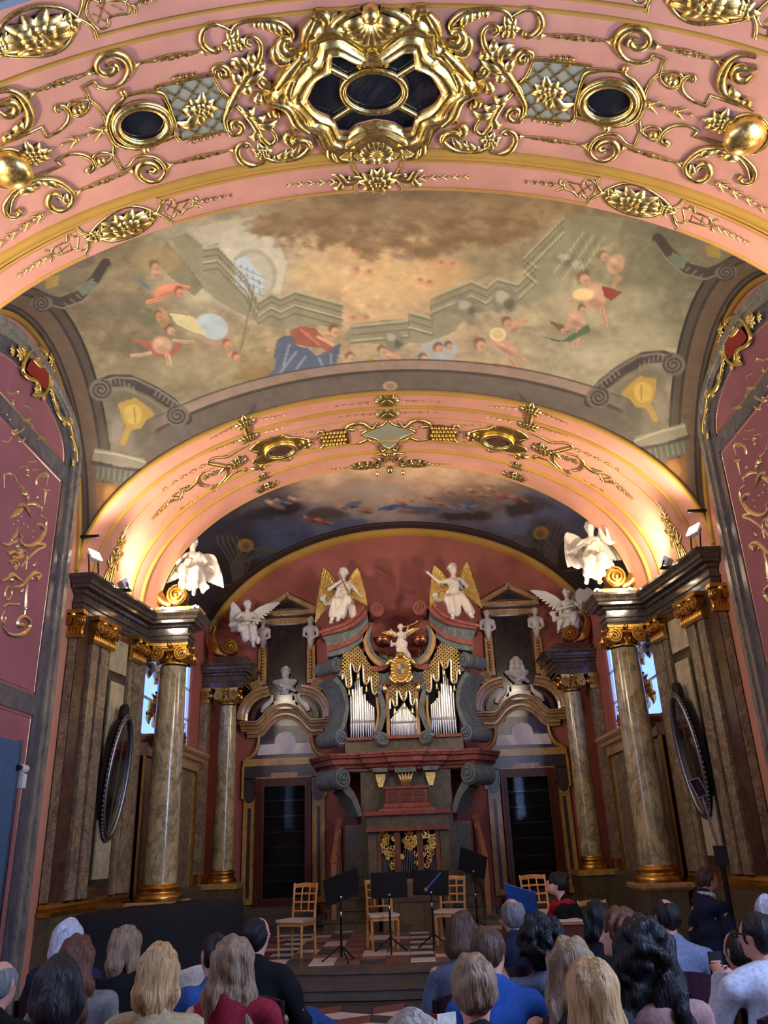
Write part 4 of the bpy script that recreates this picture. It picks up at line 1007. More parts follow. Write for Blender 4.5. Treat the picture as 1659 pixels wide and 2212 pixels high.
outer = seg_poly([[(1538,300),(1440,310),(1330,200),(1180,100),(1060,100)],[(1060,100),(1000,180),(960,310),(890,400),(790,405)],[(790,405),(850,480),(760,590),(690,690),(600,760)],[(600,760),(670,840),(800,870),(870,970),(850,1060)],[(850,1060),(960,1060),(1060,1120),(1130,1240),(1210,1310)],[(1210,1310),(1330,1220),(1440,1130),(1538,1120)]])
ro = resample(outer, 90); ri = resample(seg_poly([[(1538,487),(1400,470),(1262,405)],[(1262,405),(1190,405)],[(1190,405),(1182,545)],[(1182,545),(1060,615),(982,765)],[(982,765),(1060,880),(1215,950)],[(1215,950),(1255,1050)],[(1255,1050),(1330,1052)],[(1330,1052),(1400,1000),(1538,965)]]), 90)
O_, I_ = closed_lr(ro), closed_lr(ri); G = []
for t_ in np.linspace(0, 1, 13):
    P = O_ * (1 - t_) + I_ * t_; G.append(lifts(P, .0 if t_ == 0 else .015 + .085 * math.sin(PI * min(1, t_ * 1.15) * .62) + .018 * math.sin(t_ * 22))[0])
b = B().grid(np.swapaxes(np.array(G), 0, 1), closeu=True); b.out('cartouche', 'gold', oc, 50)
oo = Orn([(-1, oc)]); om = Orn([(-1, oc), (1, oc)])
mid = np.array([0, cin[1]]); ov = U(2, ell2((1538, 728), 262, 170, 36)); ov[:, 0] -= ov[:, 0].mean()
for r, k in ((.03, 1.0), (.022, .93)): oo.stroke(mid + (ov - ov.mean(0)) * k, r, 'pane_ring', closed=True, k=2, off=.035)
om.stroke(U(2, [(1182,545),(1330,620)]), .03, 'glazing_bar', off=.03); om.stroke(U(2, [(1215,950),(1345,865)]), .03, 'glazing_bar', off=.03)
om.stroke(U(2, [(900,400),(820,415),(775,360),(800,305),(850,310),(830,350)]), [.05,.06,.05,.04,.03,.02], 'volute'); om.stroke(U(2, [(850,480),(760,470),(730,400),(740,350)]), [.05,.06,.05,.02], 'volute')
om.stroke(U(2, [(1060,100),(1130,110),(1150,180),(1120,260)]), [.05,.06,.05,.03], 'volute'); om.stroke(U(2, [(1240,90),(1180,120),(1165,200),(1210,265),(1280,240),(1285,195),(1245,205)]), [.03,.045,.05,.045,.035,.03,.02], 'volute')
om.stroke(U(2, [(690,690),(630,680),(600,640),(630,620),(660,650)]), [.05,.04,.03,.02], 'volute'); om.stroke(U(2, [(690,880),(710,930),(750,935),(745,900)]), [.05,.04,.03,.02], 'volute'); om.stroke(U(2, [(610,740),(590,790),(620,830)]), [.03,.06,.03], 'volute')
om.stroke(U(2, [(960,300),(990,200),(1040,120)]), [.03,.05,.03], 'ridge', off=.06); om.stroke(U(2, [(940,430),(830,560),(740,680)]), [.03,.055,.03], 'ridge', off=.07); om.stroke(U(2, [(700,800),(830,840),(900,960),(1000,1040)]), [.03,.05,.05,.03], 'ridge', off=.07); om.stroke(U(2, [(870,600),(830,700),(860,770)]), [.03,.05,.03], 'ridge', off=.08)
om.stroke(U(2, [(850,1070),(830,1110),(870,1150),(920,1130),(980,1140),(1020,1200)]), [.05,.06,.05,.045,.04,.02], 'volute'); om.stroke(U(2, [(1120,1130),(1170,1160),(1180,1250),(1230,1300)]), [.05,.055,.05,.03], 'volute'); om.stroke(U(2, [(1340,1150),(1270,1140),(1230,1200),(1260,1280),(1330,1290),(1340,1240)]), [.03,.045,.05,.045,.035,.02], 'volute'); om.stroke(U(2, [(1400,1290),(1360,1240),(1400,1210),(1460,1230),(1480,1280),(1430,1300)]), [.03,.04,.045,.04,.03], 'volute')
for i, a in enumerate(np.linspace(-1.25, 1.25, 9)):      # shells above and below
    c_t = np.array([0, U(2, [(1538,110)])[0][1]]); c_b = np.array([0, U(2, [(1538,1250)])[0][1]])
    d = np.array([math.sin(a), math.cos(a)]); ln = .34 - .05 * abs(a)
    P = [c_t + d * ln * q for q in (0.1, .4, .75, 1.0)]; oo.leaf(P, .06, 'shell_lobe')
    P = [c_b - d * ln * .75 * q for q in (0.1, .4, .75, 1.0)]; oo.leaf(P, .045, 'shell_lobe')
om.stroke([(-.08, c_t[1] - .06), (-.2, c_t[1] - .02), (-.32, c_t[1] + .08), (-.26, c_t[1] + .16), (-.2, c_t[1] + .08)], [.03,.05,.055,.04,.02], 'volute')
oo.bead((0, c_t[1] - .02), .09); oo.bead((0, c_b[1] + .06), .06); om.leaf([(0, c_b[1] + .02), (-.1, c_b[1] + .06), (-.15, c_b[1])], .04, 'shell_lobe')
# ------------------------------------------------------------------ gilded stucco of the second rib (traced on its right half)
h2 = {}
for s_, nm in ((1, 'right'), (-1, 'left')):
    h2['sc', s_] = thing('stucco_scrollwork', 'gilded scrolls and trellis on the far lit arch, %s haunch' % nm, 'stucco ornament', (s_ * 2.9, 12.0, 7.6), group='scrollwork of the far arch')
    h2['ov', s_] = thing('oval_window', 'small oval window with gilt cartouche on the far arch, %s side' % nm, 'window', (s_ * 1.8, 12.0, 8.0), group='oval windows of the far arch')
    h2['ca', s_] = thing('stucco_flower_cluster', 'gilt flower clusters across the mouldings of the far arch, %s side' % nm, 'stucco ornament', (s_ * 1.9, 11.4, 8.0), group='flower clusters of the far arch')
    h2['mp', s_] = thing('scale_panel', 'gilt scale-pattern panel beside the crown medallion of the far arch, %s side' % nm, 'stucco panel', (s_ * .9, 12.0, 8.2), group='scale panels of the far arch')
    h2['sp', s_] = thing('stucco_spray', 'gilt flower spray lit by the floodlight at the foot of the far arch, %s side' % nm, 'stucco ornament', (s_ * 3.9, 12.0, 6.2), group='sprays of the far arch')
med = thing('crown_medallion', 'grey-grounded quatrefoil medallion with gilt frame at the crown of the far arch', 'stucco medallion', (0, 12.0, 8.2))
W5 = lambda P: uv(5, P, PAR2)
def O2(k): return Orn([(-1, h2[k, 1]), (1, h2[k, -1])], PAR2)
o = O2('ov'); e = lambda rx, ry: W5(ell2((757, 385), rx, ry, 24, rot=.12))
bp = W5([(560,345),(620,325),(700,312),(770,296),(850,310),(910,340),(945,375),(905,400),(935,440),(870,475),(790,462),(700,450),(690,420),(630,395)]); L, N = lifts(bp, .02, PAR2); o.emit(B().add(np.concatenate([L, L - N * .02]), [list(range(len(L)))] + [[i, (i+1) % len(L), len(L) + (i+1) % len(L), len(L) + i] for i in range(len(L))]), 'cartouche')
L, N = lifts(e(80, 30), .035, PAR2); o.emit(B().add(L, [list(range(len(L)))]), 'pane', 'brown_marble')
for rx, ry, r in ((84, 33, .02), (97, 43, .035)): o.stroke(e(rx, ry), r, 'frame_ring', closed=True, k=2, off=.045)
for P in ([(560,345),(620,322),(700,312),(740,290),(720,300)],[(770,296),(820,305),(900,330),(950,370),(900,385)],[(680,430),(710,455),(760,450)],[(860,400),(900,420),(940,445),(900,470),(850,470)]): o.stroke(W5(P), [.015,.03,.015], 'volute')
for P in ([(540,345),(580,330)],[(560,360),(610,380)],[(600,340),(640,360)],[(860,480),(920,490)],[(880,470),(960,490)]): o.leaf(W5(P), .05)
o = O2('sc')
o.rosette(W5([(1040,445)])[0], .18, .16, .5, 9, 'shell_lobe')
for P, r in (([(960,340),(1040,370),(1100,400),(1200,405),(1235,430),(1170,450),(1120,470),(1120,520),(1168,570)], [.015,.025,.02,.03,.03,.02]), ([(990,510),(1000,490),(1040,500),(1090,520),(1135,560)], [.02,.025,.02]), ([(1200,470),(1270,490),(1310,530),(1290,570),(1240,580)], [.015,.03,.02]), ([(1310,540),(1370,585),(1430,590)], [.03,.035,.02]), ([(1110,455),(1140,480),(1165,500)], [.02,.04,.02])):
    o.stroke(W5(P), r)
lt = W5([(1395,590),(1480,620),(1515,668),(1435,652)]); o.stroke(lt, .014, 'trellis_frame', closed=True, smooth=False)
for a_ in ([(1420,605),(1450,655)],[(1450,612),(1485,662)],[(1410,640),(1490,625)],[(1425,652),(1510,650)]): o.stroke(W5(a_), .008, 'lattice_bar', n=5, k=2)
for c in ((1385,585),(1195,500),(1250,520),(1205,590)): o.rosette(W5([c])[0], .07, .07, 0, 6)
o.husks(W5([(1515,665)])[0], W5([(1600,740)])[0], 4, .07); o.husks(W5([(1260,445)])[0], W5([(1520,570)])[0], 5, .05); o.husks(W5([(1190,600)])[0], W5([(1420,705)])[0], 5, .05); o.husks(W5([(540,290)])[0], W5([(740,300)])[0], 5, .03); o.husks(W5([(380,400)])[0], W5([(640,400)])[0], 6, .03)
o = O2('ca')
for c, rx, ry in (((970,190),.18,.17),((955,285),.18,.17),((880,550),.14,.12),((865,612),.24,.12)): o.rosette(W5([c])[0], rx, ry, 0, 8)
o.stroke(W5([(975,200),(965,240),(960,270)]), .05, 'stem')
for a_, b_ in (((880,182),(720,170)),((1050,215),(1190,275)),((850,265),(700,240)),((1040,310),(1190,355)),((820,530),(690,515)),((930,575),(1080,615)),((310,540),(430,540))): o.husks(W5([a_])[0], W5([b_])[0], 5, .04)
o.rosette(W5([(230,530)])[0], .28, .14, 0, 10)
o = O2('mp'); q = W5([(318,292),(400,286),(470,305),(500,345),(480,378),(400,385),(312,380)]); L, N = lifts(q, .025, PAR2); o.emit(B().add(L, [list(range(len(L)))]), 'ground', 'old_gold')
for i in range(7):
    for j in range(4):
        c = W5([(335 + 23*i + (10 if j % 2 else 0), 302 + 24*j)])[0]; L, N = lift(c, .03, PAR2); o.emit(B().ball(L, .028, 6, 4), 'scale')
for P in ([(500,345),(480,300),(500,290),(520,310)],[(500,350),(480,385),(500,395)],[(318,292),(270,270),(220,265),(190,300),(240,310)],[(310,380),(250,385),(190,370),(150,400)]): o.stroke(W5(P), [.02,.035,.02], 'volute')
mo = Orn([(-1, med), (1, med)], PAR2); q = W5([(70,258),(105,285),(150,298),(200,310),(243,335),(190,355),(150,375),(125,405),(92,428),(70,440)])
q[:, 0] -= q[0, 0]; L, N = lifts(q, .02, PAR2); mo.emit(B().add(L, [list(range(len(L)))]), 'ground', 'grey_field'); mo.stroke(q, .025, 'frame'); mo.rosette(W5([(72,130)])[0] * np.array([0, 1]), .2, .17, 0, 9); mo.rosette(W5([(72,215)])[0] * np.array([0, 1]), .2, .17, 0, 9)
for P in ([(120,265),(160,300),(220,260),(300,265),(320,290),(270,300)],[(130,410),(110,450),(80,440)],[(150,470),(100,470),(85,520)],[(170,490),(130,500),(130,540),(165,545),(170,515)]): mo.stroke(W5(P), [.02,.045,.03], 'volute')
mo.rosette(W5([(80,490)])[0] * np.array([0, 1]), .12, .12, 0, 7); mo.husks(W5([(160,135)])[0], W5([(370,140)])[0], 5, .035); mo.husks(W5([(150,210)])[0], W5([(350,210)])[0], 5, .035); mo.bead(W5([(150,590)])[0], .05, 'pendant'); mo.bead(W5([(85,570)])[0] * np.array([0, 1]), .07, 'pendant')
o = O2('sp')
for (x, y), r in (((1443,1128), .12), ((1455,1160), .15), ((1470,1175), .1)): o.rosette(uv(0, [(x, y)], PAR2)[0], r * .7, r, 0, 8)
o.husks(uv(0, [(1440,1115)], PAR2)[0], uv(0, [(1430,1095)], PAR2)[0], 3, .06)

# ------------------------------------------------------------------ arched marble wall frames with stucco panels
wp = {}
for s_, nm in ((1, 'right'), (-1, 'left')):
    w = thing('wall_panel_frame', 'tall arched grey marble frame with pink stucco panels coloured as in blue daylight on the %s nave wall' % nm, 'wall panel', (s_ * WX, BAYC, 0))
    wp[s_] = w; X = s_ * WX; fr = ((X, 0, 0), (0, 1, 0), (0, 0, 1), (-s_, 0, 0))
    def outline(ins):
        hw = 1.69 - ins; zk = 7.0 - ins * .25; R = [(BAYC + hw, 0.02), (BAYC + hw, zk)]
        R += [(BAYC + hw * math.cos(t), zk + (7.88 - ins - zk) * math.sin(t) ** .9) for t in np.linspace(.08, PI - .08, 26)] + [(BAYC - hw, zk), (BAYC - hw, 0.02)]
        return R
    B().strip(outline(0), outline(.10), fr, 0, .10).out('outer_moulding', 'grey_marble', w, 30); B().strip(outline(.09), outline(.20), fr, 0, .065).out('inner_moulding', 'grey_marble', w, 30)
    B().strip(outline(.20), outline(.40), fr, 0, .03).out('dark_band', 'blue_grey_marble', w, 30)
    B().prism([(BAYC + 1.3, .02)] + [q for q in outline(.40)[1:-1]] + [(BAYC - 1.3, .02)], fr, 0, .012).out('panel_ground', 'daylit_pink_plaster', w, 30)
    for z0, z1 in ((6.62, 6.84), (3.38, 3.62)): B().prism([(BAYC - 1.29, z0), (BAYC + 1.29, z0), (BAYC + 1.29, z1), (BAYC - 1.29, z1)], fr, .0, .03).out('cross_band', 'blue_grey_marble', w, 30)
    def rect(y0, y1, z0, z1): return [(y0, z0), (y1, z0), (y1, z1), (y0, z1)]
    ow = Orn([(-1, w)], ('x', X, -s_), 'pale_gold')
    ow.stroke(rect(BAYC - 1.27, BAYC + 1.27, 3.66, 6.58), .014, 'gilt_fillet', closed=True, smooth=False); ow.stroke(rect(BAYC - 1.27, BAYC + 1.27, .4, 3.34), .014, 'gilt_fillet', closed=True, smooth=False)
    ow.stroke([(BAYC - 1.27, 6.88)] + [(BAYC + 1.27 * math.cos(t), 6.9 + .56 * math.sin(t)) for t in np.linspace(PI, 0, 20)] + [(BAYC + 1.27, 6.88)], .014, 'gilt_fillet', closed=True, smooth=False)
ow = Orn([(-1, wp[-1]), (1, wp[1])], ('x', -WX, 1), 'pale_gold'); W7 = lambda P: uv(7, P, ('x', -WX, 1)); X7 = lambda P: uv(0, P, ('x', -WX, 1))
for P, r in (([(30,110),(80,95),(130,130),(160,200),(220,240)], .014), ([(30,110),(35,240)], .01), ([(340,210),(345,150),(400,100),(450,110),(440,200)], [.02,.018,.012]), ([(400,255),(460,260)], .014), ([(430,280),(415,400)], [.02,.006]), ([(160,400),(210,405),(250,460),(290,530)], [.01,.03,.006]), ([(200,440),(150,470),(85,525)], [.02,.03,.006]),
    ([(250,390),(320,385),(370,420),(385,470)], [.01,.02,.012]), ([(370,490),(425,540),(430,620),(400,690),(340,760),(260,795),(200,780),(180,730)], [.012,.016,.026,.022,.016]), ([(330,590),(370,590),(405,640),(410,680)], [.01,.03,.01]), ([(100,720),(140,680),(165,610)], [.02,.02,.006]), ([(100,720),(110,760),(150,740)], .016), ([(195,720),(170,680)], .02), ([(10,770),(60,785),(110,750)], .018),
    ([(270,790),(340,770),(420,785)], .02), ([(190,1000),(260,910),(350,830),(420,800)], .015), ([(240,1020),(250,930),(240,860),(190,830),(150,830)], .013), ([(60,870),(110,850),(150,870),(190,850),(200,890),(150,910),(90,900)], .022), ([(80,960),(120,930),(160,970),(120,1020)], .022), ([(0,1130),(60,1110),(100,1070),(150,1100),(200,1135)], [.015,.03,.012]), ([(110,1190),(200,1175),(260,1100),(320,1050),(370,1080),(330,1110)], [.012,.022,.022,.03]), ([(70,1180),(105,1220),(90,1290),(50,1310),(40,1240),(70,1180)], .014), ([(20,1380),(80,1350),(180,1360)], .014), ([(30,1420),(45,1480),(20,1540),(10,1480),(30,1420)], .014), ([(10,1560),(60,1630),(130,1650),(210,1640),(270,1580),(265,1510),(220,1470),(165,1500),(160,1550),(200,1555)], [.012,.02,.026,.026,.022,.022,.03]), ([(225,1460),(235,1390),(240,1250),(255,1150)], [.01,.022,.01])):
    ow.stroke(W7(P), np.array(r) * 1.35 if not np.isscalar(r) else r * 1.35, 'tendril', n=6)
for c, r in (((250,70),.035),((250,120),.03),((215,300),.06),((240,330),.045),((345,330),.03),((440,205),.016),((385,430),.03),((310,650),.016),((305,710),.016),((120,585),.02),((160,555),.02),((195,515),.02),((215,585),.02),((255,610),.02),((150,800),.035),((310,980),.03),((330,965),.02),((95,1120),.04),((190,1230),.03),((210,1215),.022),((170,1350),.022),((235,1395),.032),((410,780),.025),((295,1110),.03)): ow.bead(W7([c])[0], r, 'bud')
for P in ([(100,880),(150,890),(190,880)],[(30,950),(60,930),(110,940)],[(150,970),(210,960)],[(200,1010),(260,1030),(300,1010)]): ow.stroke(W7([(x + 150, y - 900) for x, y in P]), .012, 'tendril')
C13 = lambda P: uv(13, P, ('x', -WX, 1))
for P, r in (([(40,1160),(80,1140),(120,1110),(130,1080)], .016), ([(120,1330),(200,1370),(290,1400),(330,1360),(300,1310),(240,1290)], .012), ([(110,1400),(150,1420),(200,1400),(230,1370)], .02), ([(180,1490),(220,1500),(240,1470)], .02), ([(350,1480),(410,1470),(480,1475)], [.01,.03,.008]), ([(20,1500),(80,1510),(110,1470)], .012), ([(60,990),(120,1010),(170,990),(200,1010)], .014), ([(230,1130),(290,1150),(310,1180)], .012), ([(210,1280),(300,1280)], .02)): ow.stroke(C13(P), np.array(r) * 1.35 if not np.isscalar(r) else r * 1.35, 'tendril', n=6)
for c in ((120,1110),(170,990),(80,1280),(150,1390),(215,1510),(50,1230)): ow.bead(C13([c])[0], .03, 'bud')
# red-field cartouches with garlands at the heads of the frames (traced on the right wall)
for s_, nm in ((1, 'right'), (-1, 'left')): wp['ca', s_] = thing('wall_cartouche', 'gilt cartouche with red field and hanging garland above the %s wall frame' % nm, 'stucco ornament', (s_ * WX, BAYC + .6, 7.6))
ow = Orn([(-1, wp['ca', 1]), (1, wp['ca', -1])], ('x', WX - .05, -1), 'gold'); C12 = lambda P: uv(12, P, ('x', WX - .05, -1))
L, N = lifts(C12([(600,270),(640,262),(670,300),(700,350),(670,400),(610,440),(590,490),(545,540),(520,490),(505,420),(520,350),(580,330)]), .02, ow.par); ow.emit(B().add(L, [list(range(len(L)))]), 'red_field', 'red_field')
for P, r in (([(560,260),(545,235),(560,215),(590,230),(585,275),(550,290),(520,260),(525,210),(570,175),(640,190),(690,240),(720,310),(725,370),(690,420),(630,450),(600,500),(600,560),(650,575)], [.015,.02,.03,.04,.045,.04,.035,.03,.03,.03,.02]), ([(520,330),(560,335),(600,300),(625,265)], [.02,.04,.03]), ([(510,340),(500,420),(510,500),(540,560),(580,580),(640,580)], [.02,.03,.03,.03,.02])): ow.stroke(C12(P), r, 'volute')
for c, r in (((470,290),.12),((460,390),.1),((480,480),.07),((490,560),.09),((480,620),.07),((455,700),.09),((340,820),.11),((400,830),.08),((345,950),.09),((330,1060),.07),((355,1190),.08),((740,210),.12),((700,190),.08),((800,180),.08),((620,540),.09),((560,600),.07)): ow.rosette(C12([c])[0], r * .8, r, .4, 7, 'blossom')
ow.stroke(C12([(490,560),(470,690),(430,790),(370,830),(350,950),(325,1080),(320,1180),(330,1290),(345,1350)]), [.03,.03,.04,.04,.03,.03,.02,.015,.008], 'garland_stem')
# ------------------------------------------------------------------ columns, capitals, piers
AXX = 0.05
def volute_mesh(b, c, u, v, w, r, hand=1, d=0.05):
    """spiral roll in plane (u,v) facing w"""
    c, u, v, w = [np.asarray(q, float) for q in (c, u, v, w)]
    t = np.linspace(0, 1, 34); rr = r * (1 - .86 * t); a = hand * (PI/2 + t * 2 * PI * 2.3)
    P = c + (rr * np.cos(a))[:, None] * u * 1 + (rr * np.sin(a))[:, None] * v + (w * d * .5) + (t * d * .5)[:, None] * w
    b.tube(P, r * (.17 - .07 * t), 6, False, np.tile(w, (34, 1)))
    k = 20; th = np.linspace(0, 2*PI, k, endpoint=False); ring = c + r * .97 * (np.cos(th)[:, None] * u + np.sin(th)[:, None] * v)
    m = b.n; b.add(np.concatenate([ring - w * d, ring + w * d * .5]), [[i, (i+1) % k, k + (i+1) % k, k + i] for i in range(k)] + [list(range(k, 2*k))]); b.ball(c + w * d * .9, r * .2, 8, 5)
def ionic(parent, c, ztop, r, hw, faces, mat='old_gold', hgt=.30):
    """gilded Ionic capital: faces are outward directions (unit xy)"""
    cap = B().lathe([(r * .98, ztop - hgt - .04), (r * 1.06, ztop - hgt - .03), (r * 1.06, ztop - hgt), (r, ztop - hgt + .01), (r * 1.02, ztop - hgt * .55), (r * 1.2, ztop - hgt * .42), (r * 1.25, ztop - hgt * .3), (r * 1.1, ztop - hgt * .2)], (c[0], c[1], 0), 24)
    for i in range(18):
        a = 2 * PI * i / 18; cap.ball((c[0] + r * 1.08 * math.cos(a), c[1] + r * 1.08 * math.sin(a), ztop - hgt * .78), (r * .13, r * .13, hgt * .2), 6, 4); cap.ball((c[0] + r * 1.22 * math.cos(a + .17), c[1] + r * 1.22 * math.sin(a + .17), ztop - hgt * .36), r * .1, 6, 4)
    core = cap.out('echinus', mat, parent, 50)
    k = hw * 1.12; ab = []
    for i in range(4):
        a0 = PI/4 + i * PI/2; p0 = np.array([math.cos(a0), math.sin(a0)]) * k * 1.32; p1 = np.array([math.cos(a0 + PI/2), math.sin(a0 + PI/2)]) * k * 1.32
        for t in np.linspace(0, 1, 7)[:-1]: q = p0 * (1 - t) + p1 * t; ab.append(tuple(q * (1 - .14 * math.sin(PI * t))))
    B().prism(ab, ((c[0], c[1], 0), (1,0,0), (0,1,0), (0,0,1)), ztop - .045, ztop).prism([(x * .94, y * .94) for x, y in ab], ((c[0], c[1], 0), (1,0,0), (0,1,0), (0,0,1)), ztop - .075, ztop - .045).out('abacus', mat, parent, 30)
    for f in faces:
        w = V(f[0], f[1], 0); u = V(-f[1], f[0], 0); z = V(0, 0, 1)
        for sd in (-1, 1):
            b = B(); volute_mesh(b, V(c[0], c[1], ztop - .07 - hw * .40) + w * (hw * .98) + u * sd * hw * .72, u * sd, z, w, hw * .42, 1, .045); vo = b.out('volute', mat, parent, 50)
        b = B(); o0 = V(c[0], c[1], ztop - .09) + w * hw * 1.02
        b.tube(cr([o0 + u * (hw * .6 * q) - z * (.05 * (1 - q * q)) for q in (-1, -.5, 0, .5, 1)], 3), [.03, .02, .02, .02, .03], 6).ball(o0 + w * .02 + z * .05, (.04, .04, .05), 7, 5); b.out('festoon', mat, parent, 50)
CYL = lambda s: [(s, 0), (-s, 0), (0, -1), (0, 1)]
def column(name, label, c, zb, zt, r, group):
    root = thing(name, label, 'column', (c[0], c[1], 0), group=group)
    prof = [(r * 1.16, zb + .22)] + [(r * (1.15 - .20 * t ** 1.6), zb + .24 + (zt - .36 - zb - .24) * t) for t in np.linspace(0, 1, 16)]
    B().lathe(prof, (c[0], c[1], 0), 40).out('shaft', 'green_marble', root, 60)
    bp = [(r * 1.58, zb), (r * 1.62, zb + .03), (r * 1.62, zb + .06), (r * 1.54, zb + .09), (r * 1.36, zb + .10), (r * 1.30, zb + .13), (r * 1.36, zb + .155), (r * 1.44, zb + .18), (r * 1.36, zb + .21), (r * 1.22, zb + .22), (r * 1.2, zb + .24)]
    B().lathe(bp, (c[0], c[1], 0), 40).out('base', 'old_gold', root, 60)
    ionic(root, c, zt, r * .98, r * 1.28, CYL(1))
    return root
ZCAP, ZE = 4.94, 5.45
ENT = [(.24, 4.94), (.24, 5.00), (.225, 5.00), (.225, 5.07), (.20, 5.075), (.20, 5.10), (.245, 5.11), (.245, 5.20), (.20, 5.22), (.185, 5.255), (.10, 5.27), (.10, 5.315), (.07, 5.33), (.06, 5.37), (.02, 5.40), (0, 5.415), (0, 5.45), (.3, 5.45)]
P_NEAR = [(4.60, 13.8), (3.26, 13.8), (3.26, 12.93), (3.98, 12.93), (4.20, 11.36), (4.26, 10.8), (4.60, 10.8)]
P_FAR = [(3.12, 18.38), (3.12, 17.15), (4.24, 17.15)]
def mir(P): return [(-x, y) for x, y in P][::-1]
for s, nm in ((-1, 'left'), (1, 'right')):
    mx = s < 0
    # near pier
    pier = thing('pier', '%s canted marble pier with pilasters and oval mirror, carrying the far lit arch' % nm, 'pier', (s * 4.3, 12.0, 0))
    path = np.array(P_NEAR)
    bod = offset2d(path, .25); poly = [(4.60, 13.75)] + [tuple(q) for q in bod[1:6]] + [(4.60, bod[6][1])]
    e = B().moulding(P_NEAR, ENT); v, f = e.arrays(); top = [(*q, 5.43) for q in offset2d(path, .02)]; e.add(top, [list(range(len(top)))]); e.out('entablature', 'dark_marble', pier, 30, mx)
    # body without the column bay
    a_, b_ = bod[4], bod[3]; pb = [(4.60, 13.32), (4.24, 13.32), tuple(b_), tuple(bod[4]), tuple(bod[5]), (4.60, bod[5][1])]
    B().prism(pb, ((0,0,0), (1,0,0), (0,1,0), (0,0,1)), 1.05, 4.96).out('pier_body', 'brown_marble', pier, 30, mx)
    B().prism([(x + (.02 if x > 4.5 else -.05), y - (.05 if y < 13 else 0)) for x, y in pb], ((0,0,0), (1,0,0), (0,1,0), (0,0,1)), STZ, 1.05).out('pier_plinth', 'olive_marble', pier, 30, mx)
    ba = [(4.6, 10.8)]; B().moulding([(4.24, 13.32), tuple(b_), tuple(bod[4]), tuple(bod[5]), (4.6, bod[5][1])], [(-.02, 1.02), (-.07, 1.04), (-.07, 1.09), (-.035, 1.11), (-.05, 1.14), (-.03, 1.18), (.0, 1.2)]).out('base_moulding', 'old_gold', pier, 40, mx)
    # slabs on the oblique face and front
    d = nrm(V(*(b_ - a_), 0)); Ln = np.linalg.norm(b_ - a_); nr = V(-d[1], d[0], 0); nr = nr if nr[0] < 0 else -nr; o0 = V(a_[0], a_[1], 0); fr = (o0, d, (0, 0, 1), nr)
    for t0, t1, z0, z1, pr, m in ((.0, .20, 1.2, 4.62, .05, 'pilaster_marble'), (.28, .52, 1.2, 4.62, .05, 'pilaster_marble'), (.205, .275, 1.2, 4.62, .02, 'brown_marble'), (.60, 1.16, 1.34, 4.22, .02, 'black_marble'), (.66, 1.10, 1.42, 4.14, .045, 'panel_marble'), (.60, 1.16, 4.3, 4.8, .02, 'panel_marble'), (1.22, 1.36, 1.2, 4.62, .045, 'pilaster_marble'), (1.42, Ln, 1.2, 4.62, .03, 'pilaster_marble')):
        B().prism([(t0, z0), (t1, z0), (t1, z1), (t0, z1)], fr, -.01, pr).out('marble_slab', m, pier, 0, mx)
    B().prism([(4.5, 1.2), (4.6, 1.2), (4.6, 4.62), (4.5, 4.62)], ((0, bod[5][1], 0), (1,0,0), (0,0,1), (0,-1,0)), -.01, .03).out('marble_slab', 'pilaster_marble', pier, 0, mx)
    # pilaster capitals on the oblique face
    FC = [(fr, o0, d, nr, tc, hw) for tc, hw in ((.10, .17), (.42, .17), (1.29, .11), (1.52, .13))]
    of = V(4.60, bod[5][1], 0); df = V(-1, 0, 0); nf_ = V(0, -1, 0); FC.append(((of, df, (0, 0, 1), nf_), of, df, nf_, .07, .13))
    for fr_, o1, d_, nr_, tc, hw in FC:
        fr, o0_, d0_, nr0_ = fr_, o1, d_, nr_
        cb = B(); oc_ = o0_ + d0_ * tc; z = V(0, 0, 1)
        cb.prism([(tc - hw, 4.56), (tc + hw, 4.56), (tc + hw, 4.61), (tc - hw, 4.61)], fr, 0, .10).prism([(tc - hw * 1.15, 4.885), (tc + hw * 1.15, 4.885), (tc + hw * 1.15, 4.94), (tc - hw * 1.15, 4.94)], fr, 0, .17).prism([(tc - hw * .9, 4.61), (tc + hw * .9, 4.61), (tc + hw * .9, 4.885), (tc - hw * .9, 4.885)], fr, 0, .07)
        for i in range(6): cb.ball(oc_ + d0_ * hw * (-.85 + .34 * i) + z * 4.63 + nr0_ * .09, (.03, .03, .07), 6, 4)
        cb.ball(oc_ + z * 4.87 + nr0_ * .15, (.045, .045, .05), 7, 5)
        cp = cb.out('pilaster_capital', 'old_gold', pier, 40, mx)
        for sd in (-1, 1):
            vb = B(); volute_mesh(vb, oc_ + z * 4.79 + nr0_ * .12 + d0_ * sd * hw * .66, d0_ * sd, z, nr0_, hw * .56, 1, .06); vo = vb.out('volute', 'old_gold', None, 50, mx); vo.parent = cp
    # oval mirror, hung leaning on the canted face
    mr = thing('oval_mirror', 'tall oval mirror in a silvery beaded frame on the %s pier' % nm, 'mirror', (s * 4.2, 11.7, 2.8), group='oval mirrors on the piers')
    cc = o0 + d * .88 + V(0, 0, 2.78) + nr * .14; up = nrm(V(0, 0, 1) + nr * .10); nm_ = np.cross(d, up); nm_ = nm_ if nm_ @ nr > 0 else -nm_
    E_ = lambda rx, rz, off=0, n=40: np.array([cc + d * rx * math.cos(t) + up * rz * math.sin(t) + nm_ * off for t in np.linspace(0, 2*PI, n, endpoint=False)])
    g = E_(.27, .80, .02); B().add(g, [list(range(len(g)))]).out('mirror_glass', 'mirror', mr, 0, mx)
    B().tube(E_(.29, .83, .03), .035, 8, True, np.tile(nm_, (40, 1))).out('frame', 'steel_dark' if 'steel_dark' in MAT else 'lead_pipe', mr, 60, mx)
    fb = B()
    for q in E_(.33, .87, .03, 76): fb.ball(q, .022, 5, 4)
    fo = fb.out('bead_border', 'lead_pipe', mr, 60, mx); fo['kind'] = 'stuff'
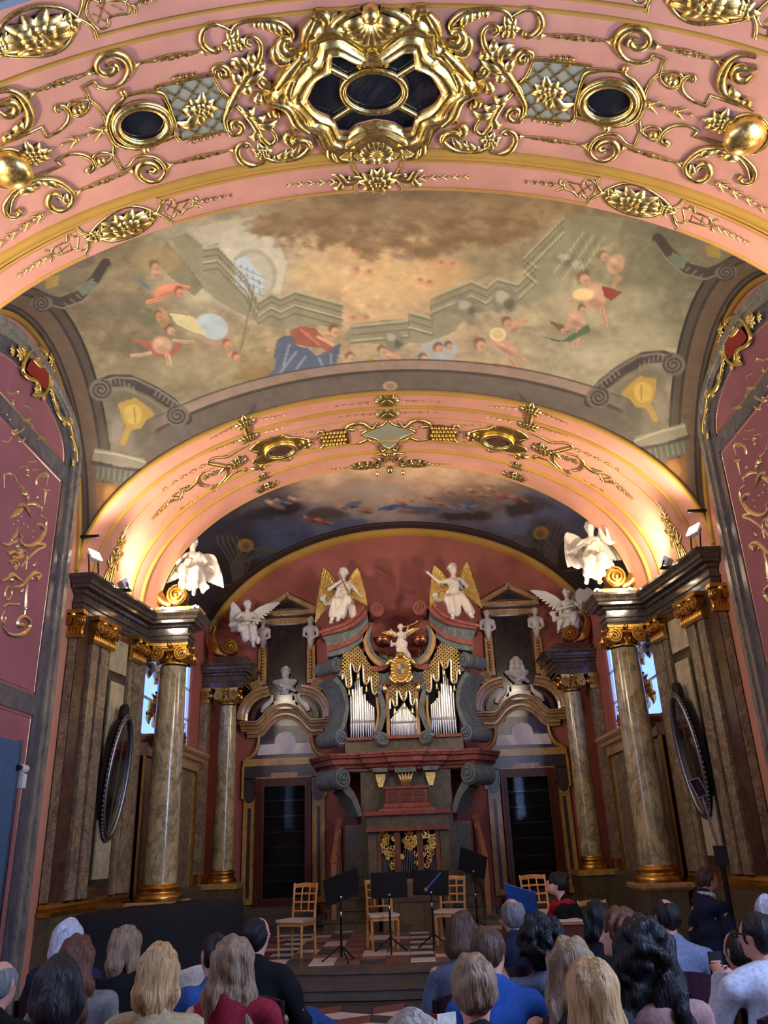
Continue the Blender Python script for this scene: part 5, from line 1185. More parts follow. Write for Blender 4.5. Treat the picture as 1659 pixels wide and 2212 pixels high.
    bk = E_(.31, .85, -.02); B().add(np.concatenate([bk, bk - nm_ * .07]), [list(range(40)), list(range(40, 80))[::-1]] + [[i, (i+1) % 40, 40 + (i+1) % 40, 40 + i] for i in range(40)]).out('backing', 'black_board', mr, 0, mx)
    for sg in (-1, 1):
        B().prism([(x, sg * (.83 + y)) for x, y in [(-.09, 0), (.09, 0), (.10, .09), (.07, .17), (0, .21), (-.07, .17), (-.10, .09)]], (cc - nm_ * .06, d, up, nm_), -.03, .05).out('crest', 'black_board', mr, 30, mx)
    B().tube([cc + up * .78 + nm_ * .025, cc - up * .78 + nm_ * .025], .006, 5).out('joint_strip', 'lead_pipe', mr, 60, mx)
    # near column
    cx, cy = s * 3.77, 13.38
    column('marble_column', 'large green marble column with gilded Ionic capital, front %s of the choir' % nm, (cx, cy), 1.06, ZCAP, .225, 'front choir columns')
    pd = thing('column_pedestal', 'stone pedestal under the front %s marble column' % nm, 'pedestal', (cx, cy, STZ), group='front column pedestals')
    B().box((cx - .36, cy - .36, STZ), (cx + .36, cy + .36, STZ + .12)).box((cx - .31, cy - .31, STZ + .12), (cx + .31, cy + .31, .93)).out('die', 'olive_marble', pd, 0)
    B().moulding([(cx - .40, cy - .40), (cx + .40, cy - .40), (cx + .40, cy + .40), (cx - .40, cy + .40)], [(.09, .92), (.06, .95), (.02, .97), (0, 1.0), (0, 1.04), (.03, 1.06), (.4, 1.06)], True).out('cap_moulding', 'sienna_marble', pd, 30)
    # far column and entablature
    fx, fy = s * 3.70, 17.55
    column('marble_column', 'slimmer grey-green marble column at the back %s beside the glazed door' % nm, (fx, fy), 1.12, ZCAP, .185, 'back choir columns')
    pd = thing('column_pedestal', 'low stone pedestal under the back %s marble column' % nm, 'pedestal', (fx, fy, STZ), group='back column pedestals')
    B().box((fx - .34, fy - .36, STZ), (fx + .34, fy + .5, 1.02)).out('die', 'olive_marble', pd, 0); B().box((fx - .38, fy - .40, 1.02), (fx + .38, fy + .5, 1.12)).out('cap_slab', 'yellow_marble', pd, 0)
    fe = thing('far_entablature', 'short dark marble entablature over the back %s column' % nm, 'entablature', (s * 3.7, 17.8, 4.94), group='back entablatures')
    e = B().moulding(P_FAR, ENT); tp = offset2d(np.array(P_FAR), .02); e.add([(*q, 5.43) for q in tp] + [(4.24, 18.38, 5.43)], [[0, 1, 2, 3]]); e.box((3.36, 17.42, 4.95), (4.24, 18.38, 5.40)).out('entablature_block', 'dark_marble', fe, 30, mx)
    # back pilaster with capital beside the far column
    bp_ = thing('back_pilaster', 'dark marble pilaster with gilt capital behind the back %s column' % nm, 'pilaster', (s * 4.15, 17.6, 0), group='back pilasters')
    B().box((4.08, 17.30, 1.12), (4.24, 17.62, 4.62)).out('shaft', 'pilaster_marble', bp_, 0, mx); B().box((4.04, 17.26, STZ), (4.24, 17.66, 1.12)).out('plinth', 'olive_marble', bp_, 0, mx); B().box((4.05, 17.27, 1.12), (4.24, 17.65, 1.30)).out('base', 'old_gold', bp_, 0, mx)
    cb = B().box((4.04, 17.26, 4.62), (4.24, 17.66, 4.70)).box((4.02, 17.24, 4.86), (4.24, 17.68, 4.94)).box((4.08, 17.30, 4.7), (4.24, 17.62, 4.86))
    for sd in (-1, 1): volute_mesh(cb, V(4.06 - .02, 17.46 + sd * .12, 4.78), V(0, sd, 0), V(0, 0, 1), V(-1, 0, 0), .08, 1, .04)
    volute_mesh(cb, V(4.12, 17.27, 4.78), V(1, 0, 0), V(0, 0, 1), V(0, -1, 0), .08, 1, .04); cb.out('capital', 'old_gold', bp_, 40, mx)
    # choir side window with shelf and panel
    win = thing('window_%d' % (1 if s < 0 else 2), None, None, (s * AX, 15.2, 0), kind='structure')
    gl = B().box((AX + .10, 13.45, 3.55), (AX + .12, 16.55, 5.35)); gl.out('pane', 'choir_glass', win, 0, mx)
    for y in (13.45, 14.45, 15.5, 16.5): B().box((AX + .04, y, 3.55), (AX + .09, y + .06, 5.35)).out('mullion', 'white_plastic', win, 0, mx)
    for z in (4.15, 4.75): B().box((AX + .04, 13.45, z), (AX + .08, 16.55, z + .04)).out('glazing_bar', 'white_plastic', win, 0, mx)
    for k in range(30):
        q = random.Random(k * 7 + 1); y, z = 13.6 + 2.8 * q.random() ** 2.2, q.uniform(3.75, 5.2); tb = B().tube([V(AX + .02, y + q.uniform(-.2, .2) * t_ , z + .25 * (t_ - .5)) + V(0, .1 * math.sin(3 * t_ + k), 0) for t_ in np.linspace(0, 1, 8)], [.01, .05, .06, .02], 7); tb.out('tracery', 'old_gold' if k % 3 else 'white_stucco', win, 60, mx)
    sh = thing('marble_shelf', 'moulded sienna marble shelf under the %s choir window' % nm, 'shelf', (s * AX, 15.3, 3.4), group='choir window shelves')
    B().moulding([(AX, 17.15), (AX - .30, 17.15), (AX - .30, 13.5), (AX, 13.5)], [(.2, 3.30), (.16, 3.36), (.1, 3.38), (.08, 3.44), (.02, 3.47), (0, 3.50), (0, 3.54), (.3, 3.54)]).out('shelf_moulding', 'sienna_marble', sh, 30, mx); B().box((AX - .12, 13.5, 3.2), (AX, 17.0, 3.4)).out('shelf_core', 'sienna_marble', sh, 0, mx)
    ap = thing('side_altar_panel', '%s choir wall panel of dark marble in a gilt frame below the shelf' % nm, 'wall panel', (s * AX, 15.3, 1.2), group='choir wall panels')
    B().box((AX - .05, 13.5, 1.1), (AX, 15.1, 3.2)).box((AX - .05, 15.2, 1.1), (AX, 17.0, 3.2)).out('panel', 'pilaster_marble', ap, 0, mx)
    for y0 in (13.5, 15.06, 16.95): B().box((AX - .09, y0, 1.1), (AX, y0 + .09, 3.2)).out('gilt_strip', 'old_gold', ap, 0, mx)
    B().box((AX - .25, 13.8, STZ), (AX, 17.2, 1.1)).out('plinth', 'olive_marble', ap, 0, mx)
# ------------------------------------------------------------------ glazed doors, their surrounds, pediments and niches on the back wall
YB = BWY - 0.02
PW = ('y', YB, -1)
W8 = lambda P, Y=YB: uv(8, P, ('y', Y, -1)); W9 = lambda P, Y=YB: uv(9, P, ('y', Y, -1))
FRW = ((0, YB, 0), (1, 0, 0), (0, 0, 1), (0, -1, 0))
def emit2(b, name, mat, roots, smooth=30, parent2=None):
    """left-hand mesh to the left root and its mirror image to the right root"""
    v, f = b.arrays(); out = []
    for i, r in enumerate(roots):
        w = v.copy()
        if i == 1: w[:, 0] = 2 * AXX - w[:, 0]
        out.append(mesh(name, w, f, mat, r, smooth))
    return out
def rect2(P): P = np.asarray(P); return [(P[:,0].min(), P[:,1].min()), (P[:,0].max(), P[:,1].min()), (P[:,0].max(), P[:,1].max()), (P[:,0].min(), P[:,1].max())]
def box2(x0, x1, z0, z1): return [(x0, z0), (x1, z0), (x1, z1), (x0, z1)]
D = {}
for i, nm in enumerate(('left', 'right')):
    sx = (-2.6, 2.7)[i]
    D['door', i] = thing('door_%d' % (i + 1), None, None, (sx, YB, .6), kind='structure')
    D['sur', i] = thing('door_surround', 'inlaid marble surround of the %s glazed door with white overdoor panel' % nm, 'door surround', (sx, YB, .6), group='door surrounds')
    D['ped', i] = thing('broken_pediment', 'sienna marble broken pediment with curved cornice over the %s door' % nm, 'pediment', (sx, YB, 4.0), group='broken pediments')
    D['nic', i] = thing('niche_aedicule', 'dark slab niche with gabled stone frame and herm figures above the %s door' % nm, 'niche', (sx, YB, 5.0), group='gabled niches')
    D['step', i] = thing('door_step', 'dark stone steps below the %s glazed door' % nm, 'step', (sx, 18.0, STZ), group='door steps')
R_ = lambda k: [D[k, 0], D[k, 1]]
q = W8([(275,685),(835,675),(240,2040),(830,2030)]); dx0, dx1, dz0, dz1 = q[[0,2],0].mean(), q[[1,3],0].mean(), .62, q[:2,1].mean()
B_ = lambda x0, x1, z0, z1, d0, d1: B().prism(box2(x0, x1, z0, z1), FRW, d0, d1)
g = W8([(355,770),(770,760),(330,1930),(770,1910)]); gx0, gx1, gz0, gz1 = g[[0,2],0].mean(), g[[1,3],0].mean(), g[2:,1].mean(), g[:2,1].mean()
emit2(B_(dx0, dx1, dz0, dz1, -.01, .02), 'case_back', 'dark_void', R_('door'), 0)
for a in ((dx0, gx0, dz0, dz1), (gx1, dx1, dz0, dz1)): emit2(B_(*a, .02, .14), 'stile', 'door_wood', R_('door'), 0)
for a in ((gx0, gx1, dz0, gz0), (gx0, gx1, gz1, dz1)): emit2(B_(*a, .02, .14), 'rail', 'door_wood', R_('door'), 0)
emit2(B().strip(box2(gx0 - .06, gx1 + .06, gz0 - .06, gz1 + .06), box2(gx0, gx1, gz0, gz1), FRW, .14, .16, True), 'sash_bead', 'rail_dark' if 'rail_dark' in MAT else 'door_wood', R_('door'), 0)
for y in (910, 1070, 1235, 1395, 1580, 1750): z = W8([(560, y)])[0][1]; emit2(B_(gx0, gx1, z - .012, z + .012, .02, .10), 'shelf', 'door_wood', R_('door'), 0)
emit2(B_(gx0, gx1, gz0, gz1, .118, .124), 'glass_pane', 'clear_glass', R_('door'), 0)
mid = (dx0 + dx1) / 2; wd_ = (dx1 - dx0) / 2
emit2(B().box((mid - wd_ - .35, 17.75, STZ), (mid + wd_ + .35, YB, .46)).box((mid - wd_ - .15, 18.0, .46), (mid + wd_ + .15, YB, .62)), 'step_block', 'step_stone', R_('step'), 0)
# surround: yellow outlines, purple fields (symmetric about the door axis)
top = W8([(560,545)])[0][1]; ear = W8([(200,890)])[0][1]; ox = W8([(135,700)])[0][0]; hw = mid - ox
def symx(P): return [(mid + x, z) for x, z in P]
for sg in (-1, 1):
    x0, x1 = sorted((mid + sg * (wd_ + .02), mid + sg * hw)); zb = .66
    emit2(B_(x0, x1, zb, ear - .05, 0, .05), 'strip_border', 'yellow_marble', R_('sur'), 0); emit2(B_(x0 + .10, x1 - .10, zb + .12, ear - .20, .05, .062), 'strip_field', 'purple_marble', R_('sur'), 0)
    c = ((x0 + x1) / 2); w_ = (x1 - x0) / 2 * .8
    pl = [(c - w_, ear + .1)] + [(c + w_ * math.cos(t), ear + .02 + .12 * math.sin(t)) for t in np.linspace(PI, 2*PI, 12)] + [(c + w_, ear + .1)]
    emit2(B().prism([(c + (x - c) * 1.22, z - .05) for x, z in pl], FRW, .03, .07), 'ear_border', 'yellow_marble', R_('sur'), 20); emit2(B().prism(pl, FRW, .05, .085), 'ear_field', 'purple_marble', R_('sur'), 20)
    x0, x1 = sorted((mid + sg * (wd_ + .015), mid + sg * (hw)))
    emit2(B_(x0, x1, ear + .02, dz1 + .02, 0, .05), 'jamb_field', 'purple_marble', R_('sur'), 0)
    xe = mid + sg * hw; emit2(B_(min(xe, xe + sg * .05), max(xe, xe + sg * .05), ear, top, 0, .07), 'edge_fillet', 'yellow_marble', R_('sur'), 0)
    xe = mid + sg * (wd_ + .0); emit2(B_(min(xe, xe + sg * .035), max(xe, xe + sg * .035), ear + .1, dz1 + .03, 0, .08), 'edge_fillet', 'yellow_marble', R_('sur'), 0)
emit2(B_(mid - hw, mid + hw, dz1, top, 0, .05), 'lintel_field', 'purple_marble', R_('sur'), 0); emit2(B_(mid - wd_ - .03, mid + wd_ + .03, dz1 - .0, dz1 + .035, 0, .08), 'lintel_fillet', 'yellow_marble', R_('sur'), 0); emit2(B_(mid - wd_ * .5, mid + wd_ * .5, dz1 + .035, dz1 + .12, 0, .07), 'lintel_tablet', 'yellow_marble', R_('sur'), 0)
s1 = W8([(560,470)])[0][1]; emit2(B_(mid - hw - .03, mid + hw + .03, top, s1, 0, .08), 'frieze_strip', 'yellow_marble', R_('sur'), 0)
wpl = W8([(270,435),(305,335),(450,325),(460,260),(500,215),(560,200),(620,215),(660,265),(665,320),(815,318),(850,410)]); wc = (wpl[0,0] + wpl[-1,0]) / 2
half = [(abs(x - wc), z) for x, z in wpl[:6]]; half[0] = (half[0][0], s1 + .08)
whole = [(wc - x, z) for x, z in half] + [(wc + x, z) for x, z in half[::-1][1:]]
emit2(B().prism(whole, FRW, 0, .055), 'overdoor_panel', 'white_marble', R_('sur'), 20)
pz = half[3][1]
pp = [(-hw - .0, s1), (-hw * .82, s1 + .08), (-hw * .70, s1 + .25), (-hw * .66, pz + .12), (-hw * .40, pz + .16), (-hw * .36, pz + .34), (-hw * .2, pz + .48), (0, pz + .54)]
emit2(B().prism([(wc + x, z) for x, z in pp] + [(wc - x, z) for x, z in pp[::-1][1:]], FRW, -.01, .035), 'overdoor_field', 'purple_marble', R_('sur'), 20)
for sg in (-1, 1):
    pts = cr([(wc + sg * (-x), z) for x, z in pp[:4]], 5); L, N = lifts(pts, .05, PW); emit2(B().tube(L, [.035, .05, .03], 8, False, N), 'side_scroll', 'yellow_marble', R_('sur'), 60)
# pediment: wavy cornice and broken arcs
def mould_path(P, prof, Y=YB):
    P = np.asarray(P); T = np.gradient(P, axis=0); T /= np.linalg.norm(T, axis=1)[:, None]; fr = []
    for p_, t in zip(P, T): fr.append((V(p_[0], Y, p_[1]), V(-t[1], 0, t[0]), V(0, -1, 0)))
    return B().sweep(fr, prof)
pc = W9([(370,1715),(470,1700),(540,1690),(600,1640),(660,1580),(745,1560)]); pc = np.array([(x, z) for x, z in pc]); pcx = pc[-1][0]
zb_ = pc[:3, 1].mean(); hp = [(pcx - .98, zb_), (pcx - .8, zb_), (pcx - .58, zb_ + .0), (pcx - .45, zb_ + .10), (pcx - .33, zb_ + .24), (pcx - .18, zb_ + .34), (pcx, zb_ + .38)]
full = cr(hp + [(2 * pcx - x, z) for x, z in hp[::-1][1:]], 4)
emit2(mould_path(full, [(-.10, -.02), (-.10, .10), (-.06, .12), (-.05, .17), (-.01, .19), (.02, .26), (.06, .28), (.07, .33), (.10, .33), (.10, -.02)]), 'wavy_cornice', 'sienna_marble', R_('ped'), 35)
emit2(mould_path([(x, z - .17) for x, z in full if abs(x - pcx) < .85], [(-.06, -.02), (-.06, .06), (-.01, .08), (.02, .13), (.06, .13), (.06, -.02)]), 'lower_cornice', 'sienna_marble', R_('ped'), 35)
for sg in (-1, 1):
    ap = cr([(pcx + sg * x, zb_ + z) for x, z in ((.94, .14), (.92, .34), (.80, .56), (.60, .70), (.36, .76))], 5)
    pr = [(-.10, -.02), (-.10, .12), (-.05, .14), (-.03, .20), (.03, .22), (.05, .30), (.10, .30), (.10, -.02)]
    pr = pr if sg < 0 else [(-a, b__) for a, b__ in pr]
    emit2(mould_path(ap, pr), 'pediment_arc', 'sienna_marble', R_('ped'), 35)
    emit2(mould_path(cr([(pcx + sg * x, zb_ + z) for x, z in ((.72, .14), (.68, .32), (.55, .46), (.34, .54))], 5), [(-.05, -.02), (-.05, .14), (.05, .14), (.05, -.02)]), 'inner_arc', 'brown_marble', R_('ped'), 35)
emit2(B().prism([(pcx - .9, zb_), (pcx - .85, zb_ + .4), (pcx - .5, zb_ + .72), (pcx + .5, zb_ + .72), (pcx + .85, zb_ + .4), (pcx + .9, zb_)], FRW, -.01, .04), 'tympanum', 'black_marble', R_('ped'), 0)
emit2(B_(pcx - .24, pcx + .24, zb_ + .34, zb_ + .52, 0, .24), 'bust_plinth', 'sienna_marble', R_('ped'), 0); emit2(B_(pcx - .17, pcx + .17, zb_ + .52, zb_ + .66, 0, .22), 'bust_socle', 'black_marble', R_('ped'), 0)
for sg in (-1, 1):
    bb = B(); L, N = lifts(cr([(pcx + sg * .30, zb_ + .68), (pcx + sg * .32, zb_ + .55), (pcx + sg * .46, zb_ + .42), (pcx + sg * .52, zb_ + .30)], 4), .1, PW); emit2(bb.tube(L, [.03, .06, .08, .05], 8, False, N), 'console', 'white_marble', R_('ped'), 60)
# niche aedicule
nq = W9([(610,870),(905,860),(600,1400),(910,1400),(530,790),(985,770),(762,640),(545,1010),(970,1000),(510,1375)]); nc = nq[:4, 0].mean(); nw = (nq[1,0] + nq[3,0] - nq[0,0] - nq[2,0]) / 4; nz0, nz1 = zb_ + .70, nq[:2,1].mean()
emit2(B_(nc - nw, nc + nw, nz0, nz1, 0, .05), 'slab', 'black_marble', R_('nic'), 0)
ez = nq[4:6, 1].mean(); tz = nq[6, 1] - .02; tw = (nq[5,0] - nq[4,0]) / 2
emit2(B_(nc - tw * .90, nc + tw * .90, nz1, nz1 + (ez - nz1) * .45, 0, .14), 'architrave', 'sienna_marble', R_('nic'), 0); emit2(B_(nc - tw * .94, nc + tw * .94, nz1 + (ez - nz1) * .45, ez - .06, 0, .17), 'frieze', 'brown_marble', R_('nic'), 0); emit2(B_(nc - tw, nc + tw, ez - .06, ez + .03, 0, .24), 'cornice', 'sienna_marble', R_('nic'), 0)
emit2(B().prism([(nc - tw, ez + .03), (nc + tw, ez + .03), (nc, tz)], FRW, 0, .10), 'gable_field', 'brown_marble', R_('nic'), 0)
for sg in (-1, 1): emit2(B().bar((nc + sg * tw, YB - .1, ez + .05), (nc, YB - .1, tz), .24, .10, (0, 0, 1)), 'raking_cornice', 'sienna_marble', R_('nic'), 0)
emit2(B().prism([(nc - tw * .42, ez + .1), (nc + tw * .42, ez + .1), (nc, ez + .1 + (tz - ez) * .40)], FRW, .10, .115), 'gable_inset', 'black_marble', R_('nic'), 0)
emit2(B().ball((nc, YB - .1, tz + .06), .05, 8, 6), 'finial', 'white_marble', R_('nic'), 60)
for sg in (-1, 1):
    xa = nc + sg * (nw + .13); zt_ = nq[7:9, 1].mean(); zl = nz0 + .22
    emit2(B().prism([(xa - .10, zl), (xa + .10, zl), (xa + .085, zt_ - .1), (xa - .085, zt_ - .1)], FRW, 0, .10), 'herm_shaft', 'sienna_marble', R_('nic'), 0)
    gg = B()
    for k in range(9): gg.ball((xa, YB - .11, zt_ - .25 - k * .075), (.035, .03, .045), 6, 4)
    emit2(gg, 'husk_drop', 'old_gold', R_('nic'), 60)[0]
    for nm2, xx, zz, rr in (('foot_volute', xa + sg * .16, nz0 + .16, .15), ('shoulder_volute', xa, zt_ - .02, .09)):
        vb = B(); volute_mesh(vb, V(xx, YB - .08, zz), V(sg, 0, 0), V(0, 0, 1), V(0, -1, 0), rr, 1, .06); emit2(vb, nm2, 'sienna_marble', R_('nic'), 50)
HERM = [(nc + sg * (nw + .13), nq[7:9, 1].mean()) for sg in (-1, 1)]
BUSTP = (pcx, zb_ + .66)
# ------------------------------------------------------------------ organ
YO = 17.0
org = thing('pipe_organ', 'baroque pipe organ with silver pipes, gilt lattice shades and marbled scroll consoles', 'organ', (AXX, 17.6, 3.4))
W10 = lambda P, Y=YO: [tuple(q) for q in uv(10, P, ('y', Y, -1))]; W11 = lambda P, Y=YO: [tuple(q) for q in uv(11, P, ('y', Y, -1))]
FRO = ((0, YO, 0), (1, 0, 0), (0, 0, 1), (0, -1, 0))
def both(b, name, mat, smooth=30, root=None): return emit2(b, name, mat, [root or org] * 2, smooth)
EXV = V(-.34, .55, 0)
def roll(c, r, ext, name='scroll_roll', mat='organ_marble', root=None, Y=YO):
    """cylindrical scroll end with a spiral on its front"""
    b = B(); o0 = V(c[0], Y, c[1]); w = nrm(ext); L = np.linalg.norm(ext); uu = nrm(np.cross(V(0, 0, 1), w)); uu = uu if uu[0] > 0 else -uu
    P = [(r * math.cos(t), r * math.sin(t)) for t in np.linspace(0, 2*PI, 26, endpoint=False)]
    b.prism(P, (o0, uu, (0, 0, 1), w), 0, L); ob = both(b, name, mat, 40, root)
    for i in range(2):
        sb = B(); volute_mesh(sb, o0 - w * .0, uu, V(0, 0, 1), -w, r * .92, 1, .05); v, f = sb.arrays(); v = v.copy()
        if i: v[:, 0] = 2 * AXX - v[:, 0]
        so = mesh('spiral', v, f, mat, None, 50); so.parent = ob[i]
def band(P, th, ext, name, mat, root=None, Y=YO, d0=0.0):
    """curved ribbon of thickness th swept along ext"""
    P = cr(P, 5); T = np.gradient(P, axis=0); T /= np.linalg.norm(T, axis=1)[:, None]; N = np.stack([-T[:,1], T[:,0]], 1)
    tt = np.full(len(P), th) if np.isscalar(th) else np.interp(np.linspace(0, 1, len(P)), np.linspace(0, 1, len(th)), th)
    w = nrm(ext); L = np.linalg.norm(ext)
    return both(B().strip([tuple(q) for q in P + N * tt[:, None] / 2], [tuple(q) for q in P - N * tt[:, None] / 2], ((0, Y, 0), (1,0,0), (0,0,1), tuple(w)), d0, L), name, mat, 40, root)
# case back, plinth and ledges
cb = W10([(340,1500),(340,740),(800,900),(800,1500)]); xl = cb[0][0]
zp0, zp1 = 3.42, W10([(800,1480)])[0][1]
B().box((xl - .05, YO + .02, zp0), (2*AXX - xl + .05, 18.1, zp1)).out('case_plinth', 'olive_marble', org, 0)
for px0, px1, pz, dp in ((330, 545, 1485, .06), (668, 800, 1478, .10)):
    a, b_ = W10([(px0, pz)])[0], W10([(px1, pz)])[0]; x1_ = AXX if px1 == 800 else b_[0]; both(B().box((a[0], YO - dp, zp1 - .03), (x1_, YO + .3, zp1 + .03)), 'red_ledge', 'red_marble', 0)
tw0, tw1 = W10([(345,1400)])[0][0], W10([(575,1400)])[0][0]; c0_ = W10([(685,1400)])[0][0]
both(B().box((tw0 - .04, YO + .30, zp1), (tw1 + .05, 18.0, W10([(430,760)])[0][1])), 'tower_back', 'dark_void', 0)
B().box((c0_ - .03, YO + .26, zp1), (2*AXX - c0_ + .03, 18.0, W10([(800,1030)])[0][1])).out('middle_back', 'dark_void', org, 0)
# pipes
def pipe(x, z0, z1, r, Y, mat='tin_pipe', root=None, foot=.32):
    m = z0 + (z1 - z0) * 0 + foot; b = B().lathe([(r * .35, z0), (r * .95, m - .03), (r, m), (r, z1)], (x, Y, 0), 12); 
    q = b.out('pipe', mat, root or org, 50)
    B().prism([(x - r * .55, m + .02), (x + r * .55, m + .02), (x + r * .3, m + .02 + r * 2.2), (x - r * .3, m + .02 + r * 2.2)], ((0, Y - r * .86, 0), (1,0,0), (0,0,1), (0,-1,0)), -r * .2, .004).out('pipe_mouth', 'lead_pipe', None, 0).parent = q
LP = [(365,1150),(383,1090),(402,1030),(419,990),(438,955),(461,1070),(485,1130),(505,1185),(523,1205),(540,1220),(556,1232)]
for x, y in LP:
    (px_, pz_) = W10([(x, y)], YO + .22)[0]; pipe(px_, zp1, pz_, .034 if x < 470 else .026, YO + .22); pipe(2*AXX - px_, zp1, pz_, .034 if x < 470 else .026, YO + .22)
for i in range(19):
    x = 697 + i * 12; px_, pz_ = W10([(x, 1200 + abs(i - 8.5) * 15)], YO + .18)[0]; pipe(px_, zp1, pz_, .0215, YO + .18, foot=.28)
# lattice shades with gilt rope edges
def shade(poly, rope, name, twice=True):
    pl = W10(poly + rope[::-1]); xs_ = [q[0] for q in pl]; zs_ = [q[1] for q in pl]
    b = B().prism(pl, FRO, -.05, 0.0); lb = B(); st = .058
    c = np.array([(min(xs_) + max(xs_)) / 2, (min(zs_) + max(zs_)) / 2])
    for sg in (-1, 1):
        d = nrm((1, sg * .85)); q = np.array([-d[1], d[0]])
        for i in range(-24, 25):
            run = []
            for t in np.arange(-1.2, 1.2, .012):
                p_ = c + q * i * st + d * t
                if inpoly(p_, pl): run.append(p_)
                else:
                    if len(run) > 2: lb.bar((run[0][0], YO - .008, run[0][1]), (run[-1][0], YO - .008, run[-1][1]), .016, .012, (0, 1, 0))
                    run = []
            if len(run) > 2: lb.bar((run[0][0], YO - .008, run[0][1]), (run[-1][0], YO - .008, run[-1][1]), .016, .012, (0, 1, 0))
    rp = cr(W10(rope), 4); rb = B().tube([(x, YO - .02, z) for x, z in rp], .022, 7)
    ts = B()
    for k in range(2, len(rope) - 2):
        if rope[k][1] > rope[k-1][1] and rope[k][1] >= rope[k+1][1]: q = W10([rope[k]])[0]; ts.lathe([(.0, q[1] - .02), (.022, q[1] - .05), (.014, q[1] - .08), (.04, q[1] - .16), (.0, q[1] - .165)], (q[0], YO - .02, 0), 8)
    for bb, nm, mt in ((b, 'shade_board', 'lattice_base'), (lb, 'lattice_work', 'gold'), (rb, 'rope_border', 'pale_gold'), (ts, 'tassel', 'gold')):
        os_ = both(bb, nm, mt, 40) if twice else [bb.out(nm, mt, org, 40)]
        if nm in ('lattice_work', 'tassel'):
            for q in os_: q['kind'] = 'stuff'
shade([(290,1010),(300,800),(360,765),(432,735),(470,790),(520,880),(600,960),(600,1105)], [(300,1010),(312,968),(325,990),(335,1060),(355,1078),(375,1040),(366,900),(376,873),(390,900),(402,940),(425,952),(440,920),(450,888),(466,890),(470,960),(477,1030),(495,1052),(515,1022),(520,990),(535,990),(541,1080),(560,1135),(582,1110)], 'tower')
shade([(688,1250),(680,1060),(700,1020),(800,1012),(885,1015),(912,1060),(914,1250)], [(690,1250),(690,1185),(700,1165),(710,1190),(725,1228),(745,1215),(745,1120),(755,1100),(770,1130),(785,1172),(805,1182),(820,1150),(825,1110),(840,1100),(850,1130),(855,1190),(870,1224),(885,1200),(893,1165),(905,1180),(913,1250)], 'middle', False)
# outer and inner consoles
roll(W10([(255,890)])[0], .155, V(-.40, .5, 0)); roll(W10([(285,1485)])[0], .165, V(-.42, .5, 0))
band(W10([(240,1000),(285,1050),(322,1130),(338,1230),(325,1330),(300,1400),(285,1440)]), [.10,.09,.08,.08,.09,.10], V(-.38, .52, 0), 'console_curve', 'organ_marble')
band(W10([(300,820),(318,860),(300,930),(275,980)]), .06, V(-.2, .5, 0), 'console_neck', 'organ_marble')
roll(W10([(630,1500)])[0], .135, V(-.12, .3, 0), Y=YO - .1); roll(W10([(605,1085)])[0], .07, V(-.05, .3, 0), Y=YO - .1)
band(W10([(600,1110),(625,1180),(640,1280),(620,1380),(600,1440),(610,1480)]), [.07,.09,.10,.09,.10,.10], V(-.08, .35, 0), 'inner_console', 'organ_marble', Y=YO - .1)
band(W10([(665,1060),(668,1200),(672,1340),(675,1470)]), .07, V(0, .3, 0), 'inner_pilaster', 'sienna_marble', Y=YO - .02)
band(W10([(580,1150),(590,1300),(570,1440)]), .05, V(0, .3, 0), 'tower_jamb', 'cream_plaster', Y=YO + .05)
# crowning cornices
T1 = W10([(112,640),(230,605),(340,565),(425,505),(478,435)]); T2 = W10([(150,668),(250,645),(360,612),(450,555),(508,490)]); T3 = W10([(178,745),(300,715),(405,670),(475,605),(512,545)]); T4 = W10([(175,790),(300,755),(420,695),(505,605)])
def ribbon(a, b_, d0, d1, name, mat):
    A_, Bq = resample(cr(a, 6), 24), resample(cr(b_, 6), 24); both(B().strip([tuple(q) for q in A_], [tuple(q) for q in Bq], FRO, d0, d1), name, mat, 40)
ribbon(T1, T2, -.6, .22, 'swept_cornice', 'red_marble'); ribbon([(x, z) for x, z in T1], [(x + .01, z - .06) for x, z in T1], -.6, .28, 'cornice_fillet', 'red_marble'); ribbon(T2, T3, -.6, .06, 'swept_frieze', 'organ_marble'); ribbon(T3, T4, -.6, .10, 'frieze_fillet', 'red_marble'); ribbon(T4, W10([(180,830),(300,800),(400,750),(470,690)]), -.6, .03, 'swept_architrave', 'organ_marble')
roll(W10([(585,455)])[0], .155, V(-.14, .5, 0), 'crown_volute', 'red_marble', Y=YO - .15)
band(W10([(505,585),(488,680),(515,790),(585,870),(680,905)]), .10, V(0, .5, 0), 'hollow_frame', 'sienna_marble', Y=YO - .03); band(W10([(530,590),(515,680),(540,775),(600,845),(690,880)]), .05, V(0, .6, 0), 'hollow_edge', 'organ_marble', Y=YO - .06)
band(W10([(545,930),(610,932),(650,915),(690,880),(760,865)]), .09, V(0, .5, 0), 'middle_cornice', 'red_marble', Y=YO - .14); band(W10([(600,1000),(650,1005),(690,985)]), .20, V(0, .3, 0), 'middle_frieze', 'organ_marble', Y=YO - .04)
band(W10([(600,1055),(645,1050),(690,1045)]), .05, V(0, .3, 0), 'middle_fillet', 'red_marble', Y=YO - .06)
both(B().ball((W10([(645,1085)])[0][0], YO - .06, W10([(645,1085)])[0][1]), (.07, .05, .1), 8, 6), 'gilt_drop', 'gold', 60)
